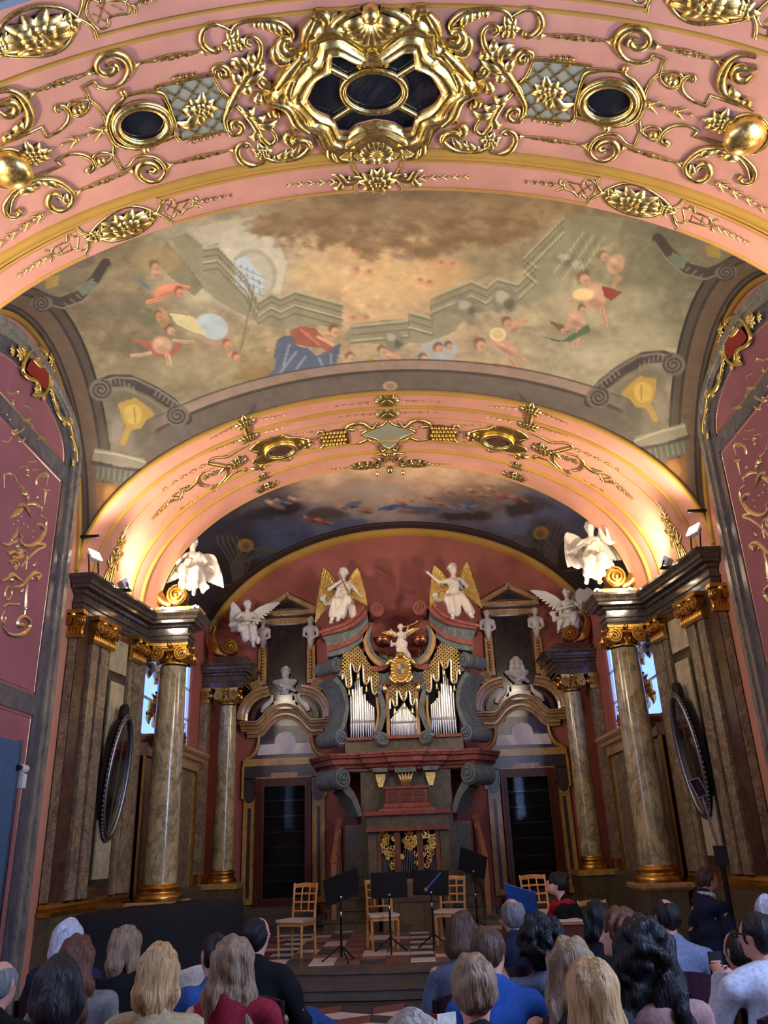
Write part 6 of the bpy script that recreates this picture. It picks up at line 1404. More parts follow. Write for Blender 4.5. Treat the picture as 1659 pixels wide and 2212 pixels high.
# coat of arms: gilt wreath, crown and quartered shield
arms = thing('coat_of_arms', 'gilded coat of arms with crown and quartered shield at the middle of the organ', 'coat of arms', (AXX, YO - .2, 5.0))
ac = W10([(788,925)], YO - .25)[0]; ac = (AXX, ac[1]); YA = YO - .26
B().prism([(ac[0] + x, ac[1] + z) for x, z in ell2((0, 0), .22, .30, 24)], ((0, YA, 0), (1,0,0), (0,0,1), (0,-1,0)), -.03, .02).out('mantling_ground', 'old_gold', arms, 40)
for i, (sx_, sz, c) in enumerate(((-1, 1, 'gold'), (1, 1, 'blue_banner'), (-1, -1, 'blue_banner'), (1, -1, 'gold'))): B().prism([(ac[0] + sx_ * x, ac[1] + sz * z) for x, z in ((.002, .002), (.10, .002), (.10 if sz > 0 else .07, .12), (.002, .13))], ((0, YA, 0), (1,0,0), (0,0,1), (0,-1,0)), .02, .04).out('shield_quarter', c, arms, 0)
for i in range(22):
    a = 2 * PI * i / 22; q = V(ac[0] + .25 * math.cos(a), YA - .03, ac[1] + .33 * math.sin(a)); B().ball(q, (.06, .05, .06), 7, 5).out('wreath_leaf', 'gold', arms, 60)
for sg in (-1, 1):
    b = B().tube([V(ac[0] + sg * x, YA - .02, ac[1] + z) for x, z in cr([(.16, .16), (.30, .22), (.40, .12), (.46, .14)], 4)], [.05, .07, .06, .01], 7); b.out('mantling_scroll', 'gold', arms, 60)
    B().tube([V(ac[0] + sg * x, YA - .02, ac[1] + z) for x, z in cr([(.10, -.3), (.2, -.34), (.30, -.2), (.27, -.12)], 4)], [.03, .05, .05, .01], 7).out('mantling_scroll', 'gold', arms, 60)
cbn = B().lathe([(.10, ac[1] + .30), (.13, ac[1] + .33), (.12, ac[1] + .40), (.06, ac[1] + .45), (.0, ac[1] + .46)], (ac[0], YA, 0), 14)
for i in range(7): cbn.ball((ac[0] - .12 + .04 * i, YA - .08, ac[1] + .37), .022, 6, 4)
cbn.out('crown', 'gold', arms, 50)
for _q in [q for q in bpy.data.objects if q.parent == arms]: _q.data.transform(Matrix.Translation((ac[0], 0, ac[1])) @ Matrix.Diagonal((.74, 1, .8, 1)) @ Matrix.Translation((-ac[0], 0, -ac[1])))
# kettledrums
for i, px_ in enumerate((630, 940)):
    c = W10([(px_, 750)], YO + .02)[0]; t = thing('kettledrum', 'small copper kettledrum on a carved stand, %s of the music-making putto' % ('left' if i == 0 else 'right'), 'kettledrum', (c[0], YO + .02, c[1]), group='kettledrums on the organ')
    zt_ = W10([(px_, 680)], YO + .02)[0][1]; B().lathe([(.04, c[1] - .0), (.10, c[1] + .02), (.16, c[1] + .08), (.185, c[1] + .16), (.185, zt_ - .02), (.20, zt_ - .01), (.20, zt_ + .02), (.17, zt_ + .02)], (c[0], YO + .02, 0), 24).out('bowl', 'copper', t, 50)
    B().lathe([(.165, zt_ + .0), (.0, zt_ + .005)], (c[0], YO + .02, 0), 24).out('drum_skin', 'cream_seat', t, 50)
    for a in (0, 2.1, 4.2): B().tube([V(c[0], YO + .02, c[1] + .03) + V(.05 * math.cos(a), .05 * math.sin(a), 0), V(c[0] + .1 * math.cos(a), YO + .02 + .1 * math.sin(a), c[1] - .16)], .016, 6).out('leg', 'copper', t, 60)
    sb = B(); volute_mesh(sb, V(c[0], YO + .2, c[1] - .24), V(1 if i == 0 else -1, 0, 0), V(0, 0, 1), V(0, -1, 0), .12, 1, .05); sb.box((c[0] - .2, YO + .2, c[1] - .4), (c[0] + .2, YO + .6, c[1] - .16)).out('stand', 'organ_marble', t, 40)

# ------------------------------------------------------------------ organ loft: cornice, corbels, lower body
loft = thing('organ_loft', 'marbled organ gallery base with red cornice, big scroll corbels and olive panels', 'organ loft', (AXX, 17.6, STZ))
plan = [(-2.06, 18.36), (-2.0, 17.55), (-1.50, 16.78), (-.95, 16.86), (-.92, 16.76), (-.45, 16.74), (-.42, 16.64), (-.2, 16.62)]
plan = [(x + AXX, y) for x, y in plan]; plan = plan + [(2 * AXX - x, y) for x, y in plan[::-1]]
CP = [(-.34, 3.08), (-.28, 3.11), (-.28, 3.15), (-.20, 3.17), (-.18, 3.22), (-.10, 3.24), (-.09, 3.33), (-.03, 3.35), (-.02, 3.39), (0, 3.40), (0, 3.44), (-.4, 3.44)]
b = B().moulding(plan, [(-d, z) for d, z in CP]); ip = offset2d(np.array(plan), .03); b.add([(*q, 3.43) for q in ip], [list(range(len(ip)))]); ip = offset2d(np.array(plan), .34); b.add([(*q, 3.08) for q in ip], [list(range(len(ip)))]); b.out('cornice', 'red_marble', loft, 30)
bx0 = W11([(450,500)], 17.2)[0][0]; bx1 = 2 * AXX - bx0
B().box((bx0, 17.2, STZ), (bx1, 18.38, 3.1)).out('body', 'olive_marble', loft, 0)
sx0 = W11([(325,900)], 17.4)[0][0]
for a, b__ in ((sx0, bx0), (bx1, 2*AXX - sx0)): B().box((a, 17.4, STZ), (b__, 18.38, 2.1)).out('wing_wall', 'organ_marble', loft, 0)
roll(W11([(300,385)], 16.95)[0], .21, V(-.42, .45, 0), 'corbel_scroll', root=loft, Y=16.95)
band(W11([(330,460),(390,540),(425,620),(445,690)], 17.05), [.16,.12,.10,.08], V(-.26, .5, 0), 'corbel_tail', 'organ_marble', root=loft, Y=17.05)
for px_, w_ in ((610, .10), (825, .14)):
    (x, z1), (_, z0) = W11([(px_, 345)], 17.05)[0], W11([(px_, 455)], 17.05)[0]; x = x if px_ == 610 else AXX
    rb = [B().box((x - w_ * 1.5, 16.85, z1 + .02), (x + w_ * 1.5, 17.2, z1 + .10)), B().prism([(x - w_, z1), (x + w_, z1), (x + w_ * .9, z1 - .1), (x + w_ * .4, z0), (x - w_ * .4, z0), (x - w_ * .9, z1 - .1)], ((0, 17.2, 0), (1,0,0), (0,0,1), (0,-1,0)), 0, .16)]
    for bb, nm, mt in zip(rb, ('corbel_cap', 'gilt_corbel'), ('organ_marble', 'gold')):
        if px_ == 610: both(bb, nm, mt, 30, loft)
        else: bb.out(nm, mt, loft, 30)
gl = B()
for a in (-2, -1, 0, 1, 2): gl.tube(cr([V(AXX + .03 * a, 17.0, z0 + .02), V(AXX + .05 * a, 16.96, z0 + .14), V(AXX + .075 * a, 16.92, z1 + .02)], 4), [.02, .035, .01], 6)
gl.out('acanthus', 'gold', loft, 60)
# red reading desk above the positive
desk = thing('organ_desk', 'red-brown panelled organ console desk on top of the small organ', 'organ console', (AXX, 16.9, 2.3))
q = W11([(665,470),(1000,470),(665,610),(1000,610)], 16.75); x0_, x1_ = AXX - (q[1][0] - q[0][0]) / 2, AXX + (q[1][0] - q[0][0]) / 2; z0_, z1_ = q[2][1], q[0][1]
B().box((x0_, 16.75, z0_ - .02), (x1_, 17.1, z1_)).out('desk_body', 'red_marble', desk, 0)
for i in range(3):
    for j in range(2):
        xx = x0_ + .05 + i * (x1_ - x0_ - .06) / 3; zz = z0_ + .05 + j * (z1_ - z0_ - .06) / 2; B().box((xx, 16.735, zz), (xx + (x1_ - x0_) / 3 - .07, 16.76, zz + (z1_ - z0_) / 2 - .06)).out('desk_panel', 'lattice_base', desk, 0)
B().box((x0_ - .05, 16.70, z1_), (x1_ + .05, 17.12, z1_ + .04)).out('desk_top', 'red_marble', desk, 0)
# positive organ in the parapet
pos = thing('positive_organ', 'small lower organ case with carved gilt pipe shades and dull grey pipes', 'organ', (AXX, 16.3, STZ))
YP = 16.25; g = lambda P: W11(P, YP)
q = g([(490,690),(1190,665),(595,760),(1110,760),(620,640),(1050,640),(600,1130)]); hw_ = (q[1][0] - q[0][0]) / 2; cw = (q[3][0] - q[2][0]) / 2; zc = (q[0][1] + q[1][1]) / 2
pz1 = zc - .02; pz0 = 1.12
def mold(z0, z1, h, d, name, mat): B().box((AXX - h, YP - d, z0), (AXX + h, YP + .75, z1)).out(name, mat, pos, 0)
mold(zc, zc + .07, hw_, .20, 'cornice', 'red_marble'); mold(zc - .22, zc, hw_ * .94, .10, 'frieze', 'olive_marble'); mold(zc - .28, zc - .22, hw_ * .97, .14, 'architrave', 'red_marble')
hd = (q[5][0] - q[4][0]) / 2; B().moulding([(AXX - hd - .05, YP + .05), (AXX + hd + .05, YP + .05), (AXX + hd + .05, YP + .7), (AXX - hd - .05, YP + .7)], [(0, zc + .07), (.02, zc + .12), (.10, zc + .15), (.12, zc + .22), (.10, zc + .24), (.4, zc + .24)], True).out('desk_base', 'red_marble', pos, 30)
B().box((AXX - cw, YP + .12, pz0), (AXX + cw, YP + .75, zc - .28)).out('case_back', 'dark_void', pos, 0)
fx = [W11([(x, 1000)], YP)[0][0] for x in (600, 632, 738, 790, 922, 975, 1075, 1112)]; sh = AXX - (fx[0] + fx[-1]) / 2; fx = [x + sh for x in fx]
for a, b__ in ((0, 1), (2, 3), (4, 5), (6, 7)): B().box((fx[a], YP - .02, pz0), (fx[b__], YP + .2, zc - .28)).out('case_post', 'case_wood', pos, 0)
for sg in (-1, 1):
    xa, xb = sorted((AXX + sg * cw, AXX + sg * hw_ * .93)); B().box((xa, YP, STZ), (xb, YP + .6, zc - .28)).out('side_pilaster', 'olive_marble', pos, 0)
for (a, b__), n, up in (((fx[1], fx[2]), 9, 1), ((fx[3], fx[4]), 9, 0), ((fx[5], fx[6]), 9, -1)):
    for i in range(n):
        t = (i + .5) / n; x = a + (b__ - a) * t; zt_ = zc - .45 - (.45 * t if up > 0 else .45 * (1 - t) if up < 0 else .5 * abs(t - .5)); pipe(x, pz0 + .03, zt_, (b__ - a) / n * .42, YP + .06, 'lead_pipe', pos, .14)
rr = random.Random(5)
for (a, b__), up in (((fx[1], fx[2]), 1), ((fx[3], fx[4]), 0), ((fx[5], fx[6]), -1)):
    for i in range(26):
        t = rr.random(); x = a + (b__ - a) * t; dep = (.22 + .52 * t) if up > 0 else (.22 + .52 * (1 - t)) if up < 0 else (.20 + .40 * abs(t - .5) * 2); z = zc - .30 - rr.random() * dep
        th_ = rr.random() * 6; s2 = spiral2((x, z), .055, .01, th_, 1.1 * rr.choice((-1, 1)), 12); B().tube([(min(max(p_[0], a), b__), YP - .03, p_[1]) for p_ in s2], [.016, .02, .012], 6).out('carved_scroll', 'gold', pos, 60)
mold(pz0 - .06, pz0, cw + .06, .06, 'sill', 'rail_wood')
B().box((AXX - cw * .86, YP - .35, STZ), (AXX + cw * .86, YP + .6, pz0 - .06)).out('base_block', 'olive_marble', pos, 0); B().box((AXX - cw * .9, YP - .39, pz0 - .36), (AXX + cw * .9, YP + .4, pz0 - .30)).out('base_ledge', 'stair_wood', pos, 0)
for sg in (-1, 1): B().box((AXX + sg * cw * .45 - .05, YP - .37, STZ), (AXX + sg * cw * .45 + .05, YP - .33, pz0 - .36)).out('base_stile', 'stair_wood', pos, 0)
# stairs either side with plank parapets
for i, nm in enumerate(('left', 'right')):
    st_ = thing('organ_stairs', 'olive wooden steps climbing to the organ loft on its %s side' % nm, 'stairs', (-1.2 if i == 0 else 1.3, 16.9, STZ), group='organ stairs')
    for k in range(5):
        z1 = STZ + .175 * (k + 1); x0 = -1.62 + .05 * k; x1 = -.78; y0 = 16.45 + .24 * k
        for nm2, lo, hi, mt in (('tread', (x0 - .03, y0 - .04, z1 - .035), (x1, y0 + .26, z1), 'stair_wood'), ('riser', (x0, y0, STZ + .175 * k), (x1, y0 + .24, z1 - .035), 'olive_marble')):
            b = B().box(lo, hi); v, f = b.arrays(); v = v.copy(); v[:, 0] += AXX
            if i: v[:, 0] = 2 * AXX - v[:, 0]
            mesh(nm2, v, f, mt, st_, 0)
    b = B().box((-1.62 + AXX, 17.6, STZ), (-.78 + AXX, 18.3, 1.155)); v, f = b.arrays(); v = v.copy()
    if i: v[:, 0] = 2 * AXX - v[:, 0]
    mesh('landing', v, f, 'red_marble', st_, 0)
    rl = thing('stair_parapet', 'sloping light wooden handrail with planks beside the %s organ stairs' % nm, 'handrail', (-1.6 if i == 0 else 1.7, 17.0, STZ), group='organ stair handrails')
    A_ = at(*[(660 + x / 3.77) for x in (278,)], 1580 + 712 / 3.77, Y=17.75); Bq = at(660 + 222 / 3.77, 1580 + 1080 / 3.77, Y=16.75)
    parts = [('handrail', B().bar(A_, Bq, .09, .05), 'rail_wood')]
    for k in range(6):
        t = k / 5; p_ = A_ * (1 - t) + Bq * t; parts.append(('plank', B().box((p_[0] + .03, p_[1] - .1, STZ + (.0)), (p_[0] + .06, p_[1] + .095, p_[2] - .03)), 'rail_wood'))
    parts.append(('post', B().box((Bq[0] - .02, Bq[1] - .14, STZ), (Bq[0] + .07, Bq[1] - .06, Bq[2] - .0)), 'rail_wood'))
    for nm2, b, mt in parts:
        v, f = b.arrays(); v = v.copy()
        if i: v[:, 0] = 2 * AXX - v[:, 0]
        mesh(nm2, v, f, mt, rl, 0)
# ------------------------------------------------------------------ floodlights on the cornices
WARM = (1.0, 0.84, 0.66); NEUT = (1.0, 0.90, 0.78)
def floodlight(loc, aim, power, angle, label, col=WARM, size=.10, group='cornice floodlights', k=1.0):
    loc = V(*loc); d = nrm(V(*aim) - loc); t = thing('floodlight', label, 'floodlight', tuple(loc), group=group)
    up = V(0, 0, 1); sd = nrm(np.cross(d, up)); u2 = np.cross(sd, d)
    q = [(-1,-1),(1,-1),(1,1),(-1,1)]; w, h = .11 * k, .08 * k
    b = B(); fr = [loc + sd * x * w + u2 * y * h for x, y in q]; bk = [loc - d * .10 * k + sd * x * w * .7 + u2 * y * h * .6 for x, y in q]
    b.add(fr + bk, [(7,6,5,4), (0,4,5,1), (1,5,6,2), (2,6,7,3), (3,7,4,0)]).out('housing', 'white_plastic', t, 0)
    B().add([p_ - d * .01 for p_ in fr], [(0,1,2,3)]).out('lamp_glass', 'lamp_face', t, 0)
    B().tube([loc - d * .05 - sd * w * .9, V(loc[0], loc[1], ZE + .02) - sd * w * .9], .012, 6).tube([loc - d * .05 + sd * w * .9, V(loc[0], loc[1], ZE + .02) + sd * w * .9], .012, 6).out('bracket', 'black_metal', t, 60)
    B().box((loc[0] - .08, loc[1] - .06, ZE), (loc[0] + .08, loc[1] + .06, ZE + .02)).out('foot', 'black_metal', t, 0)
    spot_light('floodlight_beam', tuple(loc + d * .06), tuple(loc + d * 3), power, col, angle, .7, size)
for s, nm in ((-1, 'left'), (1, 'right')):
    floodlight((s * 4.33, 10.98, 5.78), (-s * 0.2, 9.3, 8.9), 215, 150, 'white floodlight nearest the nave on the %s cornice, aimed at the vault' % nm, NEUT)
    floodlight((s * 4.12, 11.75, 5.58), (s * 2.7, 13.2, 6.9), 150, 150, 'floodlight on the middle of the %s cornice, lighting the far arch' % nm)
    floodlight((s * 3.90, 13.0, 5.50), (s * 3.0, 13.9, 6.6), 60, 120, 'small floodlight at the feet of the %s cornice angel' % nm, k=.5)
    floodlight((s * 3.36, 13.0, 5.50), (-s * 1.0, 17.6, 7.6), 230, 110, 'small floodlight on the inner end of the %s cornice, aimed at the organ' % nm, k=.5)
    cor = thing('nave_cornice', 'dark marble cornice of the near arch on the %s nave wall' % nm, 'cornice', (s * 4.5, 5.5, 5.2)); B().moulding([(WX - .02, 7.1), (WX - .4, 7.1), (WX - .4, 3.8), (WX - .02, 3.8)], [(d_, z_) for d_, z_ in ENT[8:-1]] + [(.3, 5.45)]).out('cornice_moulding', 'dark_marble', cor, 30, s < 0)
    floodlight((s * 4.36, 5.0, 5.68), (s * 0.6, 5.5, 8.3), 160, 150, 'floodlight on the %s nave cornice lighting the near arch' % nm, NEUT)
    floodlight((s * 4.36, 6.5, 5.68), (-s * 0.4, 9.6, 8.9), 135, 130, 'floodlight on the %s nave cornice lighting the painted vault' % nm, NEUT)
    floodlight((s * 4.36, 5.75, 5.68), (-s * 1.2, 15.0, 1.6), 230, 62, 'added floodlight on the %s nave cornice brightening the stage' % nm, WARM)  # presumed stage lamp, added to brighten chairs, columns and organ
    sp = thing('cornice_bracket_rod', 'thin black rod projecting from the wall above the %s cornice lamps' % nm, 'bracket', (s * 4.5, 10.9, 6.05), group='bracket rods'); B().box((min(s * 4.30, s * 4.62), 10.93, 6.03), (max(s * 4.30, s * 4.62), 10.97, 6.07)).out('rod', 'black_metal', sp, 0)
# ------------------------------------------------------------------ sculpture
def head_sdf(g, c, r=1.0, yaw=0.0, tilt=0.0, hair=True, curls=0, seed=0, face=True):
    """carved head, facing -y when yaw is 0; r scales a 0.24 m high head"""
    M = rotm('Z', yaw) @ rotm('X', tilt); c = np.asarray(c, float); P = lambda *a: c + M @ (np.array(a) * r)
    g.ell(c, np.array((.075, .092, .112)) * r, .02 * r, M=M); g.ell(P(0, -.035, -.055), np.array((.055, .06, .065)) * r, .03 * r, M=M)
    if face:
        g.cap(P(0, -.088, .015), P(0, -.112, -.028), .012 * r, .017 * r, .012 * r)
        for s in (-1, 1):
            g.ell(P(s * .033, -.098, .012), np.array((.020, .016, .013)) * r, .012 * r, 's', M); g.ell(P(s * .033, -.086, .010), np.array((.013, .013, .012)) * r, .004 * r, M=M)
            g.cap(P(s * .015, -.095, .034), P(s * .052, -.082, .032), .008 * r, .006 * r, .01 * r); g.ell(P(s * .078, .0, -.005), np.array((.012, .024, .034)) * r, .006 * r, M=M)
        g.cap(P(-.020, -.092, -.062), P(.020, -.092, -.062), .009 * r, .009 * r, .008 * r); g.ell(P(0, -.083, -.098), np.array((.022, .02, .018)) * r, .02 * r, M=M)
    if curls:
        q = random.Random(seed)
        for i in range(curls):
            a = q.uniform(0, 2 * PI); e = q.uniform(.1, 1.5)
            v = np.array((math.cos(a) * math.cos(e) * .085, math.sin(a) * math.cos(e) * .098 + .02, math.sin(e) * .118 - .0))
            if v[1] < -.055 and v[2] < .07: continue
            g.ell(P(*v), np.array((.034, .034, .030)) * r, .006 * r)
    elif hair:
        g.ell(P(0, .02, .025), np.array((.087, .092, .105)) * r, .012 * r, M=M)
    return M
def wing(parent, root, wrist, tip, inner, mat, T, w=.05, n=11, name='wing'):
    bone = cr([root, (np.asarray(root) + wrist) / 2 + V(0, .02, .06), wrist], 8); m = len(bone); b = B(); wrist, tip, inner = [np.asarray(q, float) for q in (wrist, tip, inner)]
    b.tube(T(bone), np.linspace(.05, .035, m) * T.s, 7)
    for layer, (k0, y, ww) in enumerate(((1.0, .0, w), (.62, -.02, w * .9), (.36, -.035, w * .85))):
        for i in range(n):
            t = i / (n - 1); base = bone[int(t * (m - 1))]; end = inner * (1 - t) ** 1.3 + tip * (1 - (1 - t) ** 1.3); end = base + (end - base) * k0; mid = (base + end) / 2 + V(0, .02, 0) + (wrist - np.asarray(root)) * .03
            P = cr([base + V(0, y, 0), mid + V(0, y, 0), end + V(0, y, 0)], 4); b.tube(T(P), np.array([.5, .9, 1, .95, .75, .25]) * ww * T.s, 6, False, np.tile(T.d(V(0, -1, 0)), (len(P), 1)), 1.0, .32)
    o = b.out(name, mat, parent, 60); return o
class TF:
    def __init__(s, loc, sc, yaw=0.0): s.l = np.asarray(loc, float); s.s = sc; s.M = rotm('Z', yaw)
    def __call__(s, P): return np.asarray(P, float) @ s.M.T * s.s + s.l
    def d(s, v): return s.M @ np.asarray(v, float)
def limb(g, a, b, c, r0, r1, r2, k=.02): g.cap(a, b, r0, r1, k); g.cap(b, c, r1, r2, k)
def hand(g, w, d, u, r=1.0):
    """open carved hand from wrist w, pointing d, thumb side u"""
    w = np.asarray(w, float); d = nrm(d); u = nrm(np.asarray(u, float) - d * (np.asarray(u) @ d)); n = np.cross(d, u)
    g.ell(w + d * .045 * r, np.array((.032, .032, .032)) * r, .012)
    for i, L in enumerate((.075, .085, .08, .062)):
        b0 = w + d * .07 * r + u * (.028 - .019 * i) * r; m = b0 + d * L * .55 * r + n * .006; g.cap(b0, m, .010 * r, .009 * r, .004); g.cap(m, m + nrm(d + n * .5) * L * .45 * r, .009 * r, .007 * r, .004)
    g.cap(w + d * .03 * r + u * .025 * r, w + d * .075 * r + u * .06 * r, .012 * r, .009 * r, .008)
def angel(label, foot_px, Y, S, mat, wmat, arms, wings, hyaw=0.0, yaw=0.0, legs=None, seed=1, tilt=0.0, lean=0.0, name='angel_statue', group=None, dx=0.0):
    foot = at(foot_px[0], foot_px[1], Y=Y); loc = foot + V(0, .30 * S, .44 * S)
    t = thing(name, label, 'statue', tuple(foot + V(0, .3 * S, 0)), group=group); T = TF(loc, S, yaw)
    legs = legs or (((-.13, -.34, .10), (-.12, -.34, -.36)), ((.13, -.34, .12), (.10, -.30, -.36)))
    h = .021; g = SDF((-.75, -.75, -.55), (.75, .45, 1.12), h); L = V(lean, 0, 0)
    g.cap((0, .0, .06), L * .4 + V(0, 0, .28), .14, .11, .04); g.cap(L * .4 + V(0, 0, .28), L * .8 + V(0, -.01, .50), .11, .145, .04, fl=((0, 1, 0), .8)); g.cap(L * .8 + V(-.12, 0, .56), L * .8 + V(.12, 0, .56), .07, .07, .04); g.cap(L * .8 + V(0, -.01, .58), L + V(0, -.03, .72), .062, .055, .03)
    hc = L + V(0, -.05, .815); head_sdf(g, hc, 1.16, hyaw, tilt, curls=34, seed=seed)
    for s, (kn, an) in zip((-1, 1), legs):
        limb(g, (s * .09, -.02, .06), kn, an, .095, .070, .042, .03); d = nrm((np.asarray(an) - kn) * V(0, 0, 0) + V(s * .2, -1, -.35)); g.chain([np.asarray(an) + V(0, .02, -.02), np.asarray(an) + d * .10, np.asarray(an) + d * .16], [.036, .032, .022], .02)
    for s, (el, ha) in zip((-1, 1), arms):
        sh = L * .8 + V(s * .185, 0, .56); limb(g, sh, el, ha, .058, .043, .030, .02); hand(g, ha, np.asarray(ha) - el, (0, -.2, 1), 1.0)
    v, f = g.net(); mesh('figure', T(v), f, mat, t, 180)
    c = SDF((-.75, -.75, -.6), (.75, .45, .9), h)
    c.cap((-.14, .02, .14), (.14, .0, .14), .135, .135, .05)
    for s, (kn, an) in zip((-1, 1), legs): kn = np.asarray(kn, float); an = np.asarray(an, float); c.cap((s * .08, -.03, .08), kn + V(0, .02, 0), .135, .105, .05); c.cap(kn, kn * .35 + an * .65, .10, .085, .05)
    a0, a1 = np.asarray(legs[0][0], float), np.asarray(legs[1][0], float); c.cap((a0 + a1) / 2 + V(0, .04, -.02), (a0 + a1) / 2 + V(0, .05, -.28), .10, .13, .06, fl=((0, 1, 0), .6))
    c.cap(a1 + V(.05, .15, .0), a1 + V(.16, .2, -.30), .08, .11, .05, fl=((0, 1, 0), .6)); c.chain([(-.16, .02, .26), (-.05, -.13, .40), L * .7 + V(.14, -.05, .56), L * .7 + V(.16, .10, .40)], [.05, .05, .055, .05], .03); c.chain([(-.2, .1, .2), (-.36, .12, .14), (-.44, .1, .28), (-.36, .08, .34)], [.06, .07, .06, .02], .03, fl=((0, 1, 0), .5))
    c.noise(.020, 34, seed, (1.0, .5, .35)); v, f = c.net(); mesh('drapery', T(v), f, mat, t, 180)
    for w in wings: wing(t, *[np.asarray(q, float) for q in w], wmat, T)
    return t, T
def tube_part(t, T, name, P, r, mat, n=8): return B().tube(T(np.asarray(P, float)), np.asarray(r) * T.s, n).out(name, mat, t, 60)
def scroll_seat(label, c, r, mat, group=None, depth=.4, pm='ochre_plaster'):
    """gilt volute bracket on an ochre block that carries an angel"""
    t = thing('scroll_bracket', label, 'bracket', (c[0], c[1], ZE), group=group)
    B().box((c[0] - r * 2.2, c[1] - .1, ZE), (c[0] + r * 2.2, c[1] + depth, ZE + .14)).out('plinth', pm, t, 0)
    b = B(); sg = 1 if c[0] < 0 else -1
    volute_mesh(b, V(c[0], c[1] - .08, ZE + .16 + r), V(sg, 0, 0), V(0, 0, 1), V(0, -1, 0), r, 1, .14); b.out('volute', mat, t, 50)
    P = cr([V(c[0] - sg * r * .9, c[1], ZE + .2), V(c[0] - sg * r * 1.9, c[1], ZE + .3), V(c[0] - sg * r * 2.6, c[1] + .02, ZE + .6), V(c[0] - sg * r * 2.3, c[1] + .05, ZE + .85)], 5); B().tube(P, [.07, .12, .09, .03], 9).out('curl', mat, t, 60)
    for i in range(6): q = P[int(i * (len(P) - 1) / 5)]; B().tube([q, q + V(-sg * .08, -.06, .06)], [.05, .06, .01], 6).out('acanthus_leaf', mat, t, 60)
    return t
def up_wing(s, sp=.46, hi=.98, tipx=.62, tipz=.05): return ((s * .09, .10, .5), (s * sp * .62, .14, hi), (s * tipx, .18, tipz), (s * .14, .14, .15))
def out_wing(s, x=.8, z=.9): return ((s * .10, .10, .52), (s * .5, .12, z), (s * x, .14, z + .12), (s * .25, .14, .22))
IV = 'ivory_stucco'
# near cornice angels
angel('brightly lit white stucco angel seated on the left cornice', (402, 1290), 13.2, .84, IV, IV, (((-.30, -.10, .36), (-.22, -.32, .34)), ((.34, -.02, .36), (.44, -.20, .24))), [up_wing(-1, .62, .82, .56, -.02), ((.10, .10, .5), (.42, .12, .60), (.66, .14, -.10), (.26, .14, .05))], .25, .15, seed=3, group='cornice angels')
scroll_seat('gilt scroll bracket under the lit angel on the left cornice', (-3.72, 13.3), .17, 'old_gold', 'near scroll brackets')
t, T = angel('brightly lit white stucco angel holding a round drum on the right cornice', (1300, 1262), 13.2, .88, IV, IV, (((-.36, -.04, .40), (-.20, -.26, .40)), ((.34, -.10, .44), (.30, -.34, .60))), [((-.10, .10, .5), (-.46, .12, .82), (-.52, .14, .10), (-.2, .14, .2)), up_wing(1, .5, .9, .6, .15)], -.3, -.2, (((-.13, -.30, .06), (-.22, -.30, -.36)), ((.13, -.34, .10), (.02, -.30, -.38))), 5, group='cornice angels')
dr = B(); dc = V(.40, -.18, .66); dn = nrm((.25, -1, .15)); du = nrm(np.cross(dn, V(0, 0, 1))); dv = np.cross(du, dn); ring = [T(dc + du * .24 * math.cos(a) + dv * .26 * math.sin(a)) for a in np.linspace(0, 2*PI, 24, endpoint=False)]
dr.add(np.array(ring), [list(range(24))]).tube(np.array(ring), .02, 6, True); dr.add(np.array(ring) - T.d(dn) * .1, [list(range(24))]).add(np.concatenate([ring, np.array(ring) - T.d(dn) * .1]), [[i, (i+1) % 24, 24 + (i+1) % 24, 24 + i] for i in range(24)]); dr.out('drum', IV, t, 40)
scroll_seat('gilt scroll bracket under the lit angel on the right cornice', (3.74, 13.3), .17, 'old_gold', 'near scroll brackets')
# far entablature angels
WS = 'white_stucco'
angel('shaded white angel with spread wings above the left door column', (527, 1398), 17.3, .80, WS, WS, (((-.34, -.12, .36), (-.24, -.36, .30)), ((.30, -.16, .34), (.06, -.34, .32))), [((-.10, .10, .5), (-.40, .12, .92), (-.42, .14, .20), (-.12, .14, .2)), out_wing(1, .95, .86)], .5, .3, (((-.20, -.30, .10), (-.06, -.32, -.25)), ((.10, -.34, .10), (.16, -.30, -.40))), 7, group='back column angels')
scroll_seat('gilt scroll bracket under the angel above the left door column', (-3.62, 17.3), .17, 'old_gold', 'far scroll brackets', .8, 'brown_marble')
t, T = angel('shaded white angel holding a heart-shaped tablet above the right door column', (1240, 1372), 17.3, .80, WS, WS, (((-.32, -.10, .36), (.02, -.34, .36)), ((.34, -.12, .34), (.34, -.34, .44))), [out_wing(-1, .98, .90), up_wing(1, .5, .88, .5, .2)], -.2, -.1, (((-.26, -.24, -.02), (-.36, -.22, -.30)), ((.10, -.34, .10), (.10, -.30, -.40))), 9, group='back column angels')
B().prism([tuple(q) for q in ((-.18, -.2), (.0, -.26), (.2, -.2), (.26, .0), (.22, .2), (.12, .26), (.02, .2), (-.1, .26), (-.2, .18), (-.24, 0))], (T(V(.44, -.24, .62)), T.d(V(1, 0, 0)) * T.s, V(0, 0, 1) * T.s, T.d(V(0, -1, 0)) * T.s), -.03, .03).out('tablet', WS, t, 30)
scroll_seat('gilt scroll bracket under the angel above the right door column', (3.72, 17.3), .17, 'old_gold', 'far scroll brackets', .8, 'brown_marble')
